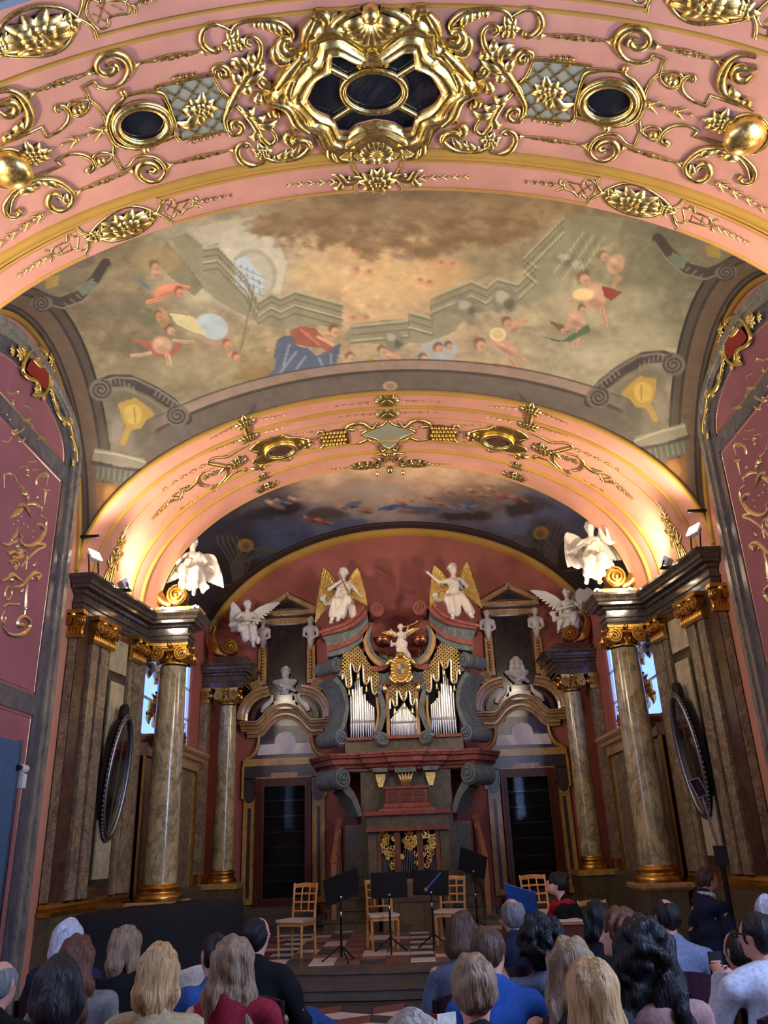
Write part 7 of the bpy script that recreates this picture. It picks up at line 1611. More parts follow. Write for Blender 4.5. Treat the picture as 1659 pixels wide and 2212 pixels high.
# organ angels
t, T = angel('white angel with gilded wings playing a long pipe on the left organ cornice', (738, 1347), 16.75, .95, IV, 'gold', (((-.30, -.12, .42), (-.10, -.26, .52)), ((.36, -.06, .34), (.42, -.24, .22))), [((-.09, .10, .5), (-.42, .16, 1.02), (-.62, .16, -.30), (-.16, .14, .3)), ((.09, .10, .5), (.36, .16, 1.0), (.58, .16, .10), (.2, .14, .3))], -.5, .1, (((-.16, -.32, .06), (-.26, -.30, -.40)), ((.10, -.36, .08), (-.12, -.34, -.36))), 11, lean=.02, group='organ angels')
tube_part(t, T, 'wind_instrument', [(-.06, -.18, .78), (.06, -.26, .45), (.22, -.28, .10), (.24, -.28, .03)], [.014, .02, .03, .055], 'pale_gold')
t, T = angel('white angel with gilded wings and outstretched arm on the right organ cornice', (988, 1338), 16.75, .95, IV, 'gold', (((-.34, -.10, .52), (-.52, -.26, .66)), ((.30, -.08, .38), (.22, -.30, .44))), [((-.09, .10, .5), (-.42, .16, 1.0), (-.60, .16, -.12), (-.16, .14, .3)), ((.09, .10, .5), (.34, .16, 1.02), (.60, .16, -.10), (.2, .14, .3))], .5, -.1, (((-.12, -.34, .04), (-.06, -.32, -.40)), ((.16, -.30, .06), (.36, -.30, -.40))), 13, group='organ angels', dx=0)
# music-making putto at the middle
t, T = angel('small white putto with gilt winglets blowing a horn above the coat of arms', (868, 1418), 16.8, .52, IV, 'gold', (((-.24, -.10, .50), (-.34, -.26, .62)), ((.26, -.10, .60), (.30, -.28, .74))), [((-.09, .10, .5), (-.44, .12, .72), (-.78, .12, .66), (-.3, .12, .5)), ((.09, .10, .5), (.44, .12, .76), (.80, .12, .80), (.3, .12, .5))], .2, 0, (((-.12, -.12, -.12), (-.12, -.06, -.40)), ((.12, -.12, -.12), (.14, -.06, -.40))), 15, name='putto_statue')
tube_part(t, T, 'horn', [(.02, -.16, .80), (.3, -.28, .80), (.62, -.26, .92), (.72, -.26, 1.0)], [.01, .02, .03, .07], 'gold')
# busts and herms
def bust(label, c, r, veil, yaw):
    t = thing('portrait_bust', label, 'bust', tuple(c), group='portrait busts over the doors'); h = .016
    g = SDF((-.42, -.3, -.05), (.42, .3, .95), h); head_sdf(g, (0, -.02, .60), 1.35, yaw, 0, curls=0 if veil else 26, seed=4, hair=not veil)
    g.cap((0, 0, .36), (0, -.01, .52), .085, .07, .03); g.cap((-.20, .02, .34), (.20, .02, .34), .10, .10, .06); g.ell((0, .0, .26), (.24, .14, .18), .06); g.cap((0, 0, .02), (0, 0, .16), .07, .10, .04)
    g.chain([(-.28, .0, .36), (-.1, -.14, .26), (.14, -.15, .18), (.26, -.05, .10)], [.07, .06, .06, .05], .03); g.chain([(.26, .0, .36), (.16, -.12, .24), (-.02, -.15, .12)], [.06, .05, .04], .03)
    if veil: g.chain([(-.11, .02, .68), (-.15, .0, .52), (-.2, -.04, .34)], [.06, .06, .06], .03); g.chain([(.11, .02, .68), (.15, .0, .52), (.2, -.04, .34)], [.06, .06, .06], .03); g.ell((0, .04, .69), (.14, .13, .13), .03)
    g.noise(.005, 40, 3); v, f = g.net(); mesh('figure', v * r + np.asarray(c), f, 'white_marble', t, 180)
    B().lathe([(.13 * r, c[2] - .0), (.15 * r, c[2] + .02), (.10 * r, c[2] + .06), (.07 * r, c[2] + .10)], (c[0], c[1], 0), 16).out('socle', 'white_marble', t, 50)
bust('white marble bust of a draped man over the left door', (BUSTP[0], YB - .14, BUSTP[1]), .82, False, -.3)
bust('white marble bust of a veiled woman over the right door', (2 * AXX - BUSTP[0], YB - .14, BUSTP[1]), .82, True, .25)
hk = 0
for i in (0, 1):
    for x, z in HERM:
        xx = x if i == 0 else 2 * AXX - x; hk += 1; h = .016; inner = (xx > -2.6) if i == 0 else (xx < 2.7)
        t = thing('herm_figure', 'small white herm half-figure on the %s side of the %s niche' % ('organ' if inner else 'column', 'left' if i == 0 else 'right'), 'statue', (xx, YB - .12, z), group='niche herms')
        g = SDF((-.26, -.22, -.2), (.26, .2, .62), h); head_sdf(g, (0, -.02, .44), .85, .3 if xx < nc else -.3, 0, curls=20, seed=hk); g.cap((0, 0, .02), (0, 0, .24), .085, .11, .04); g.cap((-.1, 0, .26), (.1, 0, .26), .06, .06, .03); g.cap((0, 0, .28), (0, -.01, .38), .045, .04, .02); limb(g, (-.15, 0, .25), (-.17, -.04, .08), (-.06, -.1, .02), .045, .035, .025); limb(g, (.15, 0, .25), (.17, -.04, .08), (.08, -.1, .0), .045, .035, .025); g.cap((0, 0, .02), (0, 0, -.14), .09, .06, .04); g.noise(.004, 40, hk)
        v, f = g.net(); mesh('figure', v * .95 + V(xx, YB - .12, z + .02), f, WS, t, 180)
# ------------------------------------------------------------------ stage furniture
def chair_proto():
    t = thing('lattice_chair', 'chair', 'chair')
    for s in (-1, 1):
        B().tube(cr([(s*.20, .20, 0), (s*.195, .185, .24), (s*.19, .19, .45), (s*.19, .22, .70), (s*.20, .26, .94)], 3), [.019, .021, .021, .018, .017], 4).out('rear_post', 'chair_wood', t, 30)
        B().tube([(s*.19, -.19, 0), (s*.20, -.20, .40)], [.015, .023], 4).out('front_leg', 'chair_wood', t, 30)
        B().bar((s*.2, -.19, .415), (s*.19, .19, .415), .022, .055).out('side_rail', 'chair_wood', t, 0); B().bar((s*.195, -.17, .20), (s*.195, .17, .20), .016, .022).out('stretcher', 'chair_wood', t, 0)
    for y in (-.20, .19): B().bar((-.2, y, .415), (.2, y, .415), .022, .055).out('seat_rail', 'chair_wood', t, 0)
    B().prism([(x, y) for x, y in cr([(-.22, -.23), (0, -.245), (.22, -.23), (.21, 0), (.20, .19), (0, .20), (-.20, .19), (-.21, 0)], 3, True)], ((0,0,0), (1,0,0), (0,1,0), (0,0,1)), .44, .475).out('seat_cushion', 'cream_seat', t, 50)
    def yb(z): return .19 + .07 * ((z - .45) / .49) ** 1.4
    B().tube(cr([(-.2, yb(.90), .90), (0, yb(.90) + .03, .915), (.2, yb(.90), .90)], 5), .03, 6, False, None, .35, 1.15).out('top_rail', 'chair_wood', t, 40)
    for z in (.56, .68, .795): B().tube(cr([(-.19, yb(z), z), (0, yb(z) + .025, z), (.19, yb(z), z)], 4), .014, 4).out('cross_slat', 'chair_wood', t, 30)
    for x in (-.065, .065): B().tube(cr([(x, yb(.56) + .02, .56), (x, yb(.72) + .02, .72), (x, yb(.90) + .02, .89)], 4), .013, 4).out('upright_slat', 'chair_wood', t, 30)
    return t
def copy_tree(o, parent=None):
    c = o.copy(); COL.objects.link(c); c.parent = parent
    for ch in [q for q in bpy.data.objects if q.parent == o and q.name in SC.objects]: copy_tree(ch, c)
    return c
ch0 = chair_proto()
chairs = [(at(641, 2064, Z=STZ), -.42, 'light wooden lattice-back chair with cream seat, leftmost on the stage'), (at(828, 2050, Z=STZ), .22, 'light wooden lattice-back chair with cream seat behind the second music stand, middle of the stage'),
          (at(978, 2040, Z=STZ), -.25, 'light wooden lattice-back chair with cream seat behind the third music stand'), (at(1160, 1893, Z=1.2) - V(0, .2, 1.2 - STZ), .25, 'light wooden lattice-back chair behind the blue music stand'), (at(1292, 1945, Z=.94) - V(0, .2, .94 - STZ) , .3, 'light wooden chair mostly hidden behind the person with the red scarf, rightmost on the stage')]
for i, (p_, rz, lb) in enumerate(chairs):
    o = ch0 if i == 0 else copy_tree(ch0); o.location = (p_[0], p_[1], 0.003 if i == 4 else STZ + .003); o.rotation_euler = (0, 0, rz); tag(o, lb, 'chair', 'lattice chairs on the stage')
def stand(label, base, zdesk, rz, tilt, w, h, mat, group='black music stands', slant=0.0, lamp=False, z0=STZ):
    t = thing('music_stand', label, 'music stand', (base[0], base[1], z0), rz, group); x0, y0 = 0, 0
    L = lambda b, n, m, s=40: (lambda v, f: mesh_local(n, v, f, m, t, s))(*b.arrays())
    for a in (.5, 2.6, 4.7): L(B().tube([(0, 0, .20), (.26 * math.cos(a), .26 * math.sin(a), .012)], .010, 6), 'leg', 'black_metal', 60); L(B().ball((.26 * math.cos(a), .26 * math.sin(a), .015), .015, 6, 4), 'foot', 'black_metal', 60); L(B().tube([(0, 0, .10), (.13 * math.cos(a), .13 * math.sin(a), .10)], .006, 5), 'brace', 'steel', 60)
    L(B().lathe([(.016, .06), (.016, .55), (.022, .56), (.022, .60), (.011, .61), (.011, zdesk - .03)], (0, 0, 0), 10), 'pole', 'black_metal'); L(B().lathe([(.024, .55), (.026, .58), (.02, .61)], (0, 0, 0), 10), 'clamp', 'steel'); L(B().ball((0, -.01, zdesk - .03), .028, 8, 6), 'knuckle', 'steel', 60)
    M = rotm('Y', slant) @ rotm('X', tilt)
    def dk(lo, hi): v, f = B().box(lo, hi).arrays(); return B().add(v @ M.T + V(0, -.03, zdesk + .1), f)
    L(dk((-w/2, -.01, -h*.45), (w/2, .004, h*.55)), 'desk', mat, 0); L(dk((-w/2, -.05, -h*.45 - .008), (w/2, .0, -h*.45 + .004)), 'lip', mat, 0)
    return t
def mesh_local(name, v, f, mat, parent, smooth=40):
    o = mesh(name, v, f, mat, None, smooth); o.parent = parent; return o
stand('black music stand with tilted desk in front of the left chair', at(738, 2078, Z=STZ), .82, .45, -1.15 + PI/2, .52, .36, 'black_board', slant=-.28)
stand('black music stand in front of the middle chair, second from left', at(845, 2058, Z=STZ), .78, 0.05, .25, .54, .34, 'black_board')
stand('black music stand with a baton lying across its desk, third from left', at(938, 2050, Z=STZ), .78, -.05, .25, .54, .34, 'black_board', slant=.05)
stand('black music stand tilted to the right, rightmost of the black ones', at(1033, 2015, Z=STZ), .98, -.5, .3, .52, .38, 'black_board', slant=.35)
stand('blue plastic music stand beside the person with the red scarf', at(1130, 1945, Z=1.06), .94, -.6, .55, .40, .36, 'blue_plastic', group=None, slant=.25, z0=0.0)
bt = thing('baton', 'thin blue and white stick with knob lying across the third music stand', 'stick', (.3, 13.0, 1.3)); pA, pB = at(952, 1885, Y=13.2), at(920, 1922, Y=13.05); B().tube([pA, pB], .014, 6).out('shaft', 'blue_plastic', bt, 60); B().ball(pB, .03, 8, 6).out('knob', 'rail_wood', bt, 60)
mic = thing('boom_microphone', 'thin black gooseneck microphone over the rightmost black music stand', 'microphone', (1.3, 13.9, STZ)); q0 = at(1036, 2010, Z=STZ) + V(.12, .25, 0); tp = at(1020, 1868, Y=q0[1]); B().tube(cr([q0, V(q0[0], q0[1], 1.0), tp + V(.0, 0, .06), at(1000, 1872, Y=q0[1] - .1)], 6), .008, 6).out('gooseneck', 'black_metal', mic, 60); B().tube([at(1008, 1868, Y=q0[1] - .1), at(990, 1876, Y=q0[1] - .1)], [.012, .016, .016], 8).out('capsule', 'black_metal', mic, 60); B().lathe([(.10, STZ), (.10, STZ + .02), (.02, STZ + .03)], (q0[0], q0[1], 0), 16).out('base', 'black_metal', mic, 40)
# spinet of the keyboard player
sp_ = thing('spinet', 'brown wooden spinet in front of the person with the red scarf', 'keyboard', (1.9, 13.35, STZ)); 
sq = at(1160, 1990, Z=.92); sx, sy = sq[0], sq[1]
B().box((sx - .35, sy - .25, .74), (sx + .45, sy + .25, .90)).out('case', 'door_wood', sp_, 0); B().box((sx - .38, sy - .28, .90), (sx + .48, sy + .28, .925)).out('lid', 'rail_wood', sp_, 0); B().box((sx + .2, sy - .22, .905), (sx + .44, sy + .22, .935)).out('keys', 'cream_seat', sp_, 0)
for ax_, ay_ in ((-.3, -.2), (.4, -.2), (.4, .2), (-.3, .2)): B().tube([(sx + ax_, sy + ay_, 0), (sx + ax_, sy + ay_, .74)], [.022, .03], 8).out('leg', 'door_wood', sp_, 50)
sp_.location = (sx, sy, 0)
for _c in [q for q in bpy.data.objects if q.parent == sp_]: _c.matrix_parent_inverse = Matrix.Translation((-sx, -sy, 0))
# grand piano under a black cover
pn = thing('covered_piano', 'long keyboard instrument under a loose black cloth cover at the left of the stage', 'covered piano', (-3.6, 12.2, STZ))
out_ = [(-4.35, 11.25), (-3.3, 11.45), (-2.55, 12.0), (-2.32, 12.5), (-2.55, 12.72), (-3.2, 12.75), (-4.3, 12.7)]; oc_ = cr(out_, 6, True); cz = oc_.mean(0); rows = []
for k, (sc_, z) in enumerate(((1.07, STZ + .12), (1.05, .55), (1.03, .80), (1.015, .98), (.985, 1.04), (.7, 1.055), (.35, 1.065), (.05, 1.065))):
    rows.append([(*(cz + (p_ - cz) * (sc_ + (.022 * math.sin(i * 1.9) + .018 * math.sin(i * .8 + k)) * (1 if k < 3 else .15))), z + .014 * math.sin(i * 1.3 + k * 2) + (.03 * math.sin(i * .5) if k == 0 else 0) + .05 * (p_[0] + 3.4) * (k > 2) * .6) for i, p_ in enumerate(oc_)])
b = B().grid(np.array(rows), closev=True); b.f.append([b.n - len(oc_) + i for i in range(len(oc_))]); b.out('cloth_cover', 'black_cloth', pn, 180)
for x, y in ((-4.1, 11.6), (-3.0, 12.3), (-4.1, 12.5)): B().lathe([(.05, STZ), (.05, .34), (.07, .62)], (x, y, 0), 12).out('leg', 'black_board', pn, 50)
# tall lighting stand with framed panel at the right
ls = thing('panel_stand', 'tall dark stand with a small framed panel on top beside the right pier', 'stand', (3.3, 9.6, 0))
YS = 10.6; t0, t1, t2 = at(1510, 1700, Y=YS), at(1558, 1850, Y=YS), at(1598, 2080, Y=YS); ft = V(t2[0] + .05, YS, 0)
B().tube([t0, t1], .016, 8).out('upper_pole', 'steel', ls, 60); B().tube([t1, t2, ft + V(0, 0, .25)], [.03, .035, .03], 8).out('lower_pole', 'black_metal', ls, 60); B().box(t1 - V(.06, .06, .10), t1 + V(.06, .06, .12)).out('clamp_box', 'black_board', ls, 0)
for a in (.4, 2.5, 4.6): B().tube([ft + V(0, 0, .45), ft + V(.42 * math.cos(a), .42 * math.sin(a), .015)], .014, 6).out('leg', 'black_metal', ls, 60)
pq = [at(x, y, Y=YS - .05) for x, y in ((1488, 1687), (1508, 1680), (1528, 1716), (1508, 1724))]; B().add(pq + [q + V(0, .04, 0) for q in pq], [(0,1,2,3), (7,6,5,4), (0,4,5,1), (1,5,6,2), (2,6,7,3), (3,7,4,0)]).out('panel_glass', 'pane_dark', ls, 0); B().tube(np.array(pq), .012, 6, True).out('panel_frame', 'steel', ls, 60)
# security camera and blue roll-up banner on the left wall
sc_ = thing('security_camera', 'small white security camera on the left wall frame', 'camera', (-4.4, 10.3, 2.7)); c = at(50, 1660, X=-4.47)
B().lathe([(.0, -.09), (.045, -.085), (.045, .07), (.03, .08)], (0, 0, 0), 14, axis='y').out('body', 'white_plastic', None, 50).parent = sc_; sc_.location = tuple(c)
b = B().lathe([(.036, .0), (.036, .05), (.028, .06)], (0, -.14, 0), 14, axis='y'); mesh_local('lens', *b.arrays(), 'black_board', sc_); mesh_local('bracket', *B().box((-.14, .0, -.10), (.0, .05, .02)).arrays(), 'white_plastic', sc_, 0); mesh_local('sensor_box', *B().box((-.05, -.04, -.22), (.03, .06, -.06)).arrays(), 'white_plastic', sc_, 0)
bn = thing('wall_banner', 'narrow blue panel standing against the left wall frame', 'banner', (-4.45, 9.8, .3)); y0, y1 = at(-12, 1600, X=-4.5)[1], at(45, 1600, X=-4.5)[1]; zt_ = at(30, 1600, X=-4.5)[2]
B().box((-4.53, y0 - .4, .3), (-4.49, y1, zt_)).out('panel', 'blue_banner', bn, 0); B().box((-4.55, y1 - .02, .0), (-4.47, y1 + .03, zt_ + .02)).out('edge_post', 'steel', bn, 0)
# ------------------------------------------------------------------ people
plain('skin', s255(196, 140, 116), 0.5, var=0.06, nsc=30); plain('skin_pale', s255(206, 156, 134), 0.5, var=0.06, nsc=30)
for nm, c in (('navy', (30, 36, 56)), ('black', (14, 14, 16)), ('greyblue', (84, 94, 112)), ('beige', (170, 152, 112)), ('red', (130, 30, 44)), ('blue', (38, 76, 140)), ('grey', (66, 70, 80)), ('mustard', (168, 124, 30)), ('rose', (150, 116, 108)), ('shirt', (112, 120, 142)), ('white', (186, 190, 200)), ('tan', (140, 100, 48)), ('denim', (44, 78, 132)), ('charcoal', (34, 34, 38)), ('stripe', (120, 116, 112)), ('scarf', (150, 26, 44)), ('cream', (200, 190, 172)), ('plum', (52, 26, 38)), ('brown', (84, 54, 38))):
    plain('fab_' + nm, s255(*c), 0.85, spec=0.2, var=0.22, nsc=45, bump=0.004)
for nm, c, c2 in (('white', (150, 154, 166), (206, 210, 222)), ('grey', (84, 82, 82), (140, 136, 132)), ('dark', (12, 10, 10), (34, 28, 26)), ('brown', (48, 32, 22), (96, 66, 44)), ('ash', (96, 74, 54), (160, 132, 100)), ('blond', (134, 96, 56), (206, 164, 108)), ('auburn', (56, 30, 24), (120, 74, 50)), ('black', (7, 7, 9), (20, 19, 22)), ('silver', (110, 104, 98), (178, 168, 152))):
    hairmat('hair_' + nm, s255(*c), s255(*c2))
def seat_chair():
    t = thing('audience_chair', 'chair', 'chair')
    B().prism([tuple(q) for q in cr([(-.22, -.21), (.22, -.21), (.23, .20), (0, .23), (-.23, .20)], 4, True)], ((0,0,0), (1,0,0), (0,1,0), (0,0,1)), .40, .455).out('seat', 'fab_plum', t, 40)
    P = np.array([[(x, -.23 - .05 * (z - .5) + .05 * (x / .22) ** 2, z) for x in np.linspace(-.22, .22, 9)] for z in np.linspace(.52, .88, 6)]); P[-1, :, 2] -= np.linspace(-1, 1, 9) ** 2 * .05
    Q = P + V(0, -.03, 0); b = B(); b.grid(P); b.grid(Q); m, n = P.shape[:2]
    edge = [(0, j) for j in range(n)] + [(i, n-1) for i in range(1, m)] + [(m-1, j) for j in range(n-2, -1, -1)] + [(i, 0) for i in range(m-2, 0, -1)]
    for k in range(len(edge)): a, c = edge[k], edge[(k+1) % len(edge)]; b.f.append([a[0]*n+a[1], c[0]*n+c[1], m*n + c[0]*n+c[1], m*n + a[0]*n+a[1]])
    b.out('backrest', 'fab_plum', t, 40)
    for s in (-1, 1):
        B().tube(cr([(s*.21, -.26, 0), (s*.21, -.23, .42), (s*.21, -.25, .84)], 3), .013, 8).out('rear_leg', 'black_metal', t, 60); B().tube([(s*.21, .2, 0), (s*.21, .19, .41)], .013, 8).out('front_leg', 'black_metal', t, 60)
    return t
SEATP = seat_chair(); SEATN = [0]
def person(label, head, yaw=0.0, hyaw=0.0, htilt=0.0, hair=('short', 'hair_dark'), top='fab_black', legs='fab_charcoal', arms='lap', skin='skin', seat=True, z0=0.0, lean=0.0, scale=1.0, hsc=1.0, seed=1, bulk=1.0, extra=None, group='seated audience', fwd=0.0):
    """seated figure; head = world position of the head centre"""
    HL = V(lean, .05 + fwd, .80); R = rotm('Z', yaw); head = np.asarray(head, float) - V(0, 0, .035 if seat else 0); loc = np.asarray(head, float) - R @ (V(HL[0], HL[1], 0)); dz = head[2] - (.42 + HL[2]); loc[2] = z0
    t = thing('person', label, 'person', tuple(loc), group=group); S0 = .42 + dz           # hip height
    X = lambda v: (np.asarray(v) @ R.T) + V(loc[0], loc[1], 0) + V(0, 0, S0 if seat else dz)
    h = .018; q = random.Random(seed); bw = .19 * bulk
    sh = [V(lean * .8 - bw, .02 + fwd * .7, .55), V(lean * .8 + bw, .02 + fwd * .7, .55)]
    kn = [V(-.11, .44, .06), V(.11, .44, .06)]; an = [V(-.11, .42, .12 - S0 + z0), V(.11, .42, .12 - S0 + z0)]
    el = [V(-.27, .06, .28), V(.27, .06, .28)]; wr = [V(-.09, .30, .16), V(.09, .30, .16)]
    if arms == 'chin': el[1] = V(.26, .16, .34); wr[1] = V(.12, .22, .62)
    if arms == 'phone': el[0] = V(-.28, .14, .36); wr[0] = V(-.16, .30, .58); el[1] = V(.28, .14, .36); wr[1] = V(-.04, .32, .56)
    if arms == 'book': el[0] = V(-.30, .10, .30); wr[0] = V(-.17, .25, .42)
    if arms == 'raise': el[0] = V(-.36, .10, .44); wr[0] = V(-.42, .26, .60)
    if arms == 'cross': kn[1] = V(.22, .40, .22); an[1] = V(.58, .30, .12)
    if arms == 'keys': el = [V(-.26, .12, .26), V(.26, .12, .26)]; wr = [V(-.14, .38, .22), V(.12, .38, .22)]
    if arms == 'walk':
        kn = [V(-.09, .16, -.38), V(.09, -.06, -.40)]; an = [V(-.09, .10, -.82), V(.09, -.34, -.76)]; el = [V(-.25, -.06, .28), V(.25, .04, .28)]; wr = [V(-.24, .06, .04), V(.24, .18, .06)]
    g = SDF((-.62, -.45, -1.0 if not seat else -S0 + z0 - .02), (.62, .75, 1.12), h)
    g.cap((0, 0, .06), V(lean * .4, fwd * .3, .28), .13 * bulk, .12 * bulk, .05); g.cap(V(lean * .4, fwd * .3, .28), V(lean * .8, fwd * .7, .50), .12 * bulk, .135 * bulk, .05, fl=((0, 1, 0), .8)); g.cap(sh[0] * .7 + sh[1] * .3, sh[0] * .3 + sh[1] * .7, .075, .075, .04); g.cap(V(lean * .85, .01 + fwd * .75, .56), HL + V(0, -.02, -.09), .056, .052, .03)
    M = head_sdf(g, HL, 1.0 * hsc, PI + hyaw, htilt, hair=False)
    for i in (0, 1):
        limb(g, (V(-.09, 0, .04), V(.09, 0, .04))[i], kn[i], an[i], .085, .062, .04, .03); g.cap(an[i] + V(0, 0, -.06), an[i] + V(0, .13, -.085), .035, .03, .02); limb(g, sh[i], el[i], wr[i], .052, .042, .028, .02); hand(g, wr[i], wr[i] - el[i] + (V(0, .1, 0) if arms != 'chin' else V(-.05, .02, .05)), (V(1, 0, .3) if i == 0 else V(-1, 0, .3)), .95)
    v, f = g.net(); mesh('body', X(v), f, skin, t, 180)
    c = SDF((-.62, -.45, -.12), (.62, .75, .72), .021); u = .020
    c.cap((0, 0, .02), V(lean * .4, fwd * .3, .28), .155 * bulk, .145 * bulk, .05); c.cap(V(lean * .4, fwd * .3, .28), V(lean * .8, fwd * .7, .50), .145 * bulk, .155 * bulk, .05, fl=((0, 1, 0), .85)); c.cap(sh[0] * .85 + sh[1] * .15 - V(0, 0, .01), sh[0] * .15 + sh[1] * .85 - V(0, 0, .01), .085, .085, .05); c.cap(V(lean * .85, fwd * .75, .56), V(lean * .9, .0 + fwd * .8, .635), .085, .070, .04)
    for i in (0, 1): limb(c, sh[i] - V(0, 0, .015), el[i], wr[i] + (el[i] - wr[i]) * .12, .072 * bulk, .060, .046, .03)
    c.noise(.014, 26, seed); v, f = c.net(); mesh('top', X(v), f, top, t, 180)
    p_ = SDF((-.4, -.45, -1.0 if not seat else -S0 + z0 - .02), (.7, .7, .3), .024); p_.cap((-.07, 0, .04), (.07, 0, .04), .135 * bulk, .135 * bulk, .04)
    for i in (0, 1): limb(p_, (V(-.09, 0, .04), V(.09, 0, .04))[i], kn[i], an[i] + V(0, 0, -.02), .108, .085, .062, .03)
    p_.noise(.008, 22, seed + 3); v, f = p_.net(); mesh('trousers', X(v), f, legs, t, 180)
    for i in (0, 1):
        s_ = SDF((-.45, -.5, -1.05 if not seat else -S0 + z0 - .02), (.75, .75, .2), .02); s_.cap(an[i] + V(0, -.03, -.07), an[i] + V(0, .15, -.085), .046, .04, .02); s_.cut((0, 0, an[i][2] - .118), (0, 0, -1)); v, f = s_.net(); mesh('shoe', X(v), f, 'fab_brown' if arms == 'cross' else 'black_board', t, 180)
    kind, hm = hair; k = SDF((HL[0] - .36, HL[1] - .42, HL[2] - .62), (HL[0] + .36, HL[1] + .30, HL[2] + .26), .0125); P = lambda *a: HL + rotm('Z', hyaw) @ rotm('X', htilt) @ (np.array(a) * hsc); Mh = rotm('Z', hyaw) @ rotm('X', htilt)
    big = {'curly': 1.12, 'bob': 1.03, 'long': 1.02, 'longcurly': 1.06}.get(kind, 1.0)
    k.ell(P(0, -.022, .018), np.array((.090, .104, .106)) * hsc * big, .01, M=Mh); k.ell(P(0, -.05, -.04) if kind not in ('short', 'bald', 'spot', 'bun') else P(0, -.045, -.012), np.array((.080, .072, .085) if kind not in ('short', 'bald', 'spot', 'bun') else (.080, .064, .072)) * hsc * big, .025, M=Mh)
    k.ell(P(0, .105, -.05), np.array((.085, .07, .105)) * hsc, .015, 's', Mh)
    if kind in ('bald', 'spot'): k.ell(P(0, -.005 if kind == 'bald' else -.045, .125), np.array((.075, .095, .07) if kind == 'bald' else (.045, .05, .05)) * hsc, .015, 's', Mh)
    if kind == 'bob':
        for s in (-1, 1): k.chain([P(s * .06, -.02, .02), P(s * .074, -.03, -.09), P(s * .062, -.05, -.16)], [.04, .042, .026], .03)
        k.chain([P(0, -.07, .0), P(0, -.09, -.10), P(0, -.08, -.18)], [.065, .066, .04], .03)
    if kind in ('long', 'longcurly'):
        w = 1.25 if kind == 'longcurly' else 1.0
        for s in (-1, -.5, 0, .5, 1): k.chain([P(s * .07 * w, -.04, .02), P(s * .085 * w, -.09, -.14), P(s * .085 * w, -.13, -.30), P(s * .06 * w, -.13, -.46)], [.045 * w, .05 * w, .05 * w, .02], .03, fl=((0, 1, 0), .8))
    if kind in ('curly', 'longcurly'):
        for i in range(60):
            a, e = q.uniform(0, 2 * PI), q.uniform(-.5, 1.5); v = V(math.cos(a) * math.cos(e) * .105, math.sin(a) * math.cos(e) * .115 - .03, math.sin(e) * .125 + .01)
            if v[1] > .03 and v[2] < .07: continue
            k.ell(P(*v), np.array((.034, .034, .034)) * hsc, .008)
    if kind == 'longcurly':
        for i in range(34): k.ell(P(q.uniform(-.13, .13), -.13 + q.uniform(-.03, .03), q.uniform(-.5, -.05)), np.array((.036, .03, .04)), .01)
    if kind == 'bun': k.ell(P(0, -.12, .03), np.array((.042, .042, .045)), .01)
    k.noise(.006 if kind in ('short', 'bald', 'spot', 'bun') else .010, 75, seed, (1, 1, .15)); v, f = k.net(); ho = mesh('hair', X(v), f, hm, t, 180)
    if seat:
        SEATN[0] += 1; o = SEATP if SEATN[0] == 1 else copy_tree(SEATP); o.location = (loc[0] - R[0][1] * .02, loc[1] - R[1][1] * .02, z0); o.rotation_euler = (0, 0, yaw); o.scale = (1, 1, max(.8, S0 - .06 - z0) / .455 if False else 1)
        tag(o, 'dark chair under the %s' % ' '.join(label.split()[:12]), 'chair', 'audience chairs')
    return t, X, HL
HZ = 1.22
def hp(x, y, z=HZ): return at(x, y, Z=z)
person('person in a dark navy coat seated nearest the covered piano', hp(152, 2014), 0, -.5, 0, ('bob', 'hair_white'), 'fab_navy', seed=1)
person('person in a grey striped top seated at far left', hp(172, 2052), .1, -.2, 0, ('long', 'hair_auburn'), 'fab_stripe', seed=2)
person('person in a black coat seated before the middle of the covered piano', hp(275, 2030), -.1, -.3, 0, ('bob', 'hair_ash'), 'fab_black', seed=3)
person('person in a beige sweater seated in the left block', hp(346, 2082), -.05, -.1, 0, ('bob', 'hair_blond'), 'fab_beige', seed=4, hsc=1.04)
person('person in a dark red sweater seated in the left block', hp(503, 2060), -.05, .15, .1, ('long', 'hair_ash'), 'fab_red', seed=5, hsc=1.05)
person('person in a bright blue sweater seated in the left block', hp(462, 2046, 1.16), .3, .5, .2, ('short', 'hair_dark'), 'fab_denim', seed=6, lean=.06)
person('person in a black jacket with crossed legs and head tilted back by the aisle', hp(556, 2008), -.15, -.4, .35, ('short', 'hair_black'), 'fab_black', 'fab_denim', 'cross', seed=7, lean=-.06)
person('person in black clothes cut off by the left edge', hp(2, 2110, 1.13), 0, -.3, 0, ('bald', 'hair_grey'), 'fab_black', seed=8)
person('person with a plum-coloured top seated nearest at far left', hp(126, 2108), .1, .2, 0, ('bob', 'hair_dark'), 'fab_plum', seed=9)
person('person in a grey-blue coat by the aisle, right block', hp(1000, 1998), -.05, -.2, 0, ('bob', 'hair_brown'), 'fab_greyblue', seed=10)
person('person in a bright blue jacket resting chin on hand', hp(1056, 2038), .1, -.7, .05, ('short', 'hair_brown'), 'fab_blue', arms='chin', seed=11)
t, X, HL = person('person in charcoal holding an open booklet in a near row', hp(1022, 2112), 0, .05, 0, ('short', 'hair_ash'), 'fab_charcoal', arms='book', seed=12, hsc=1.06)
bk = thing('booklet', 'red and white programme booklet held up in a near row', 'booklet', tuple(X(V(-.26, .30, .58)))); pc_ = V(-.15, .33, .54)
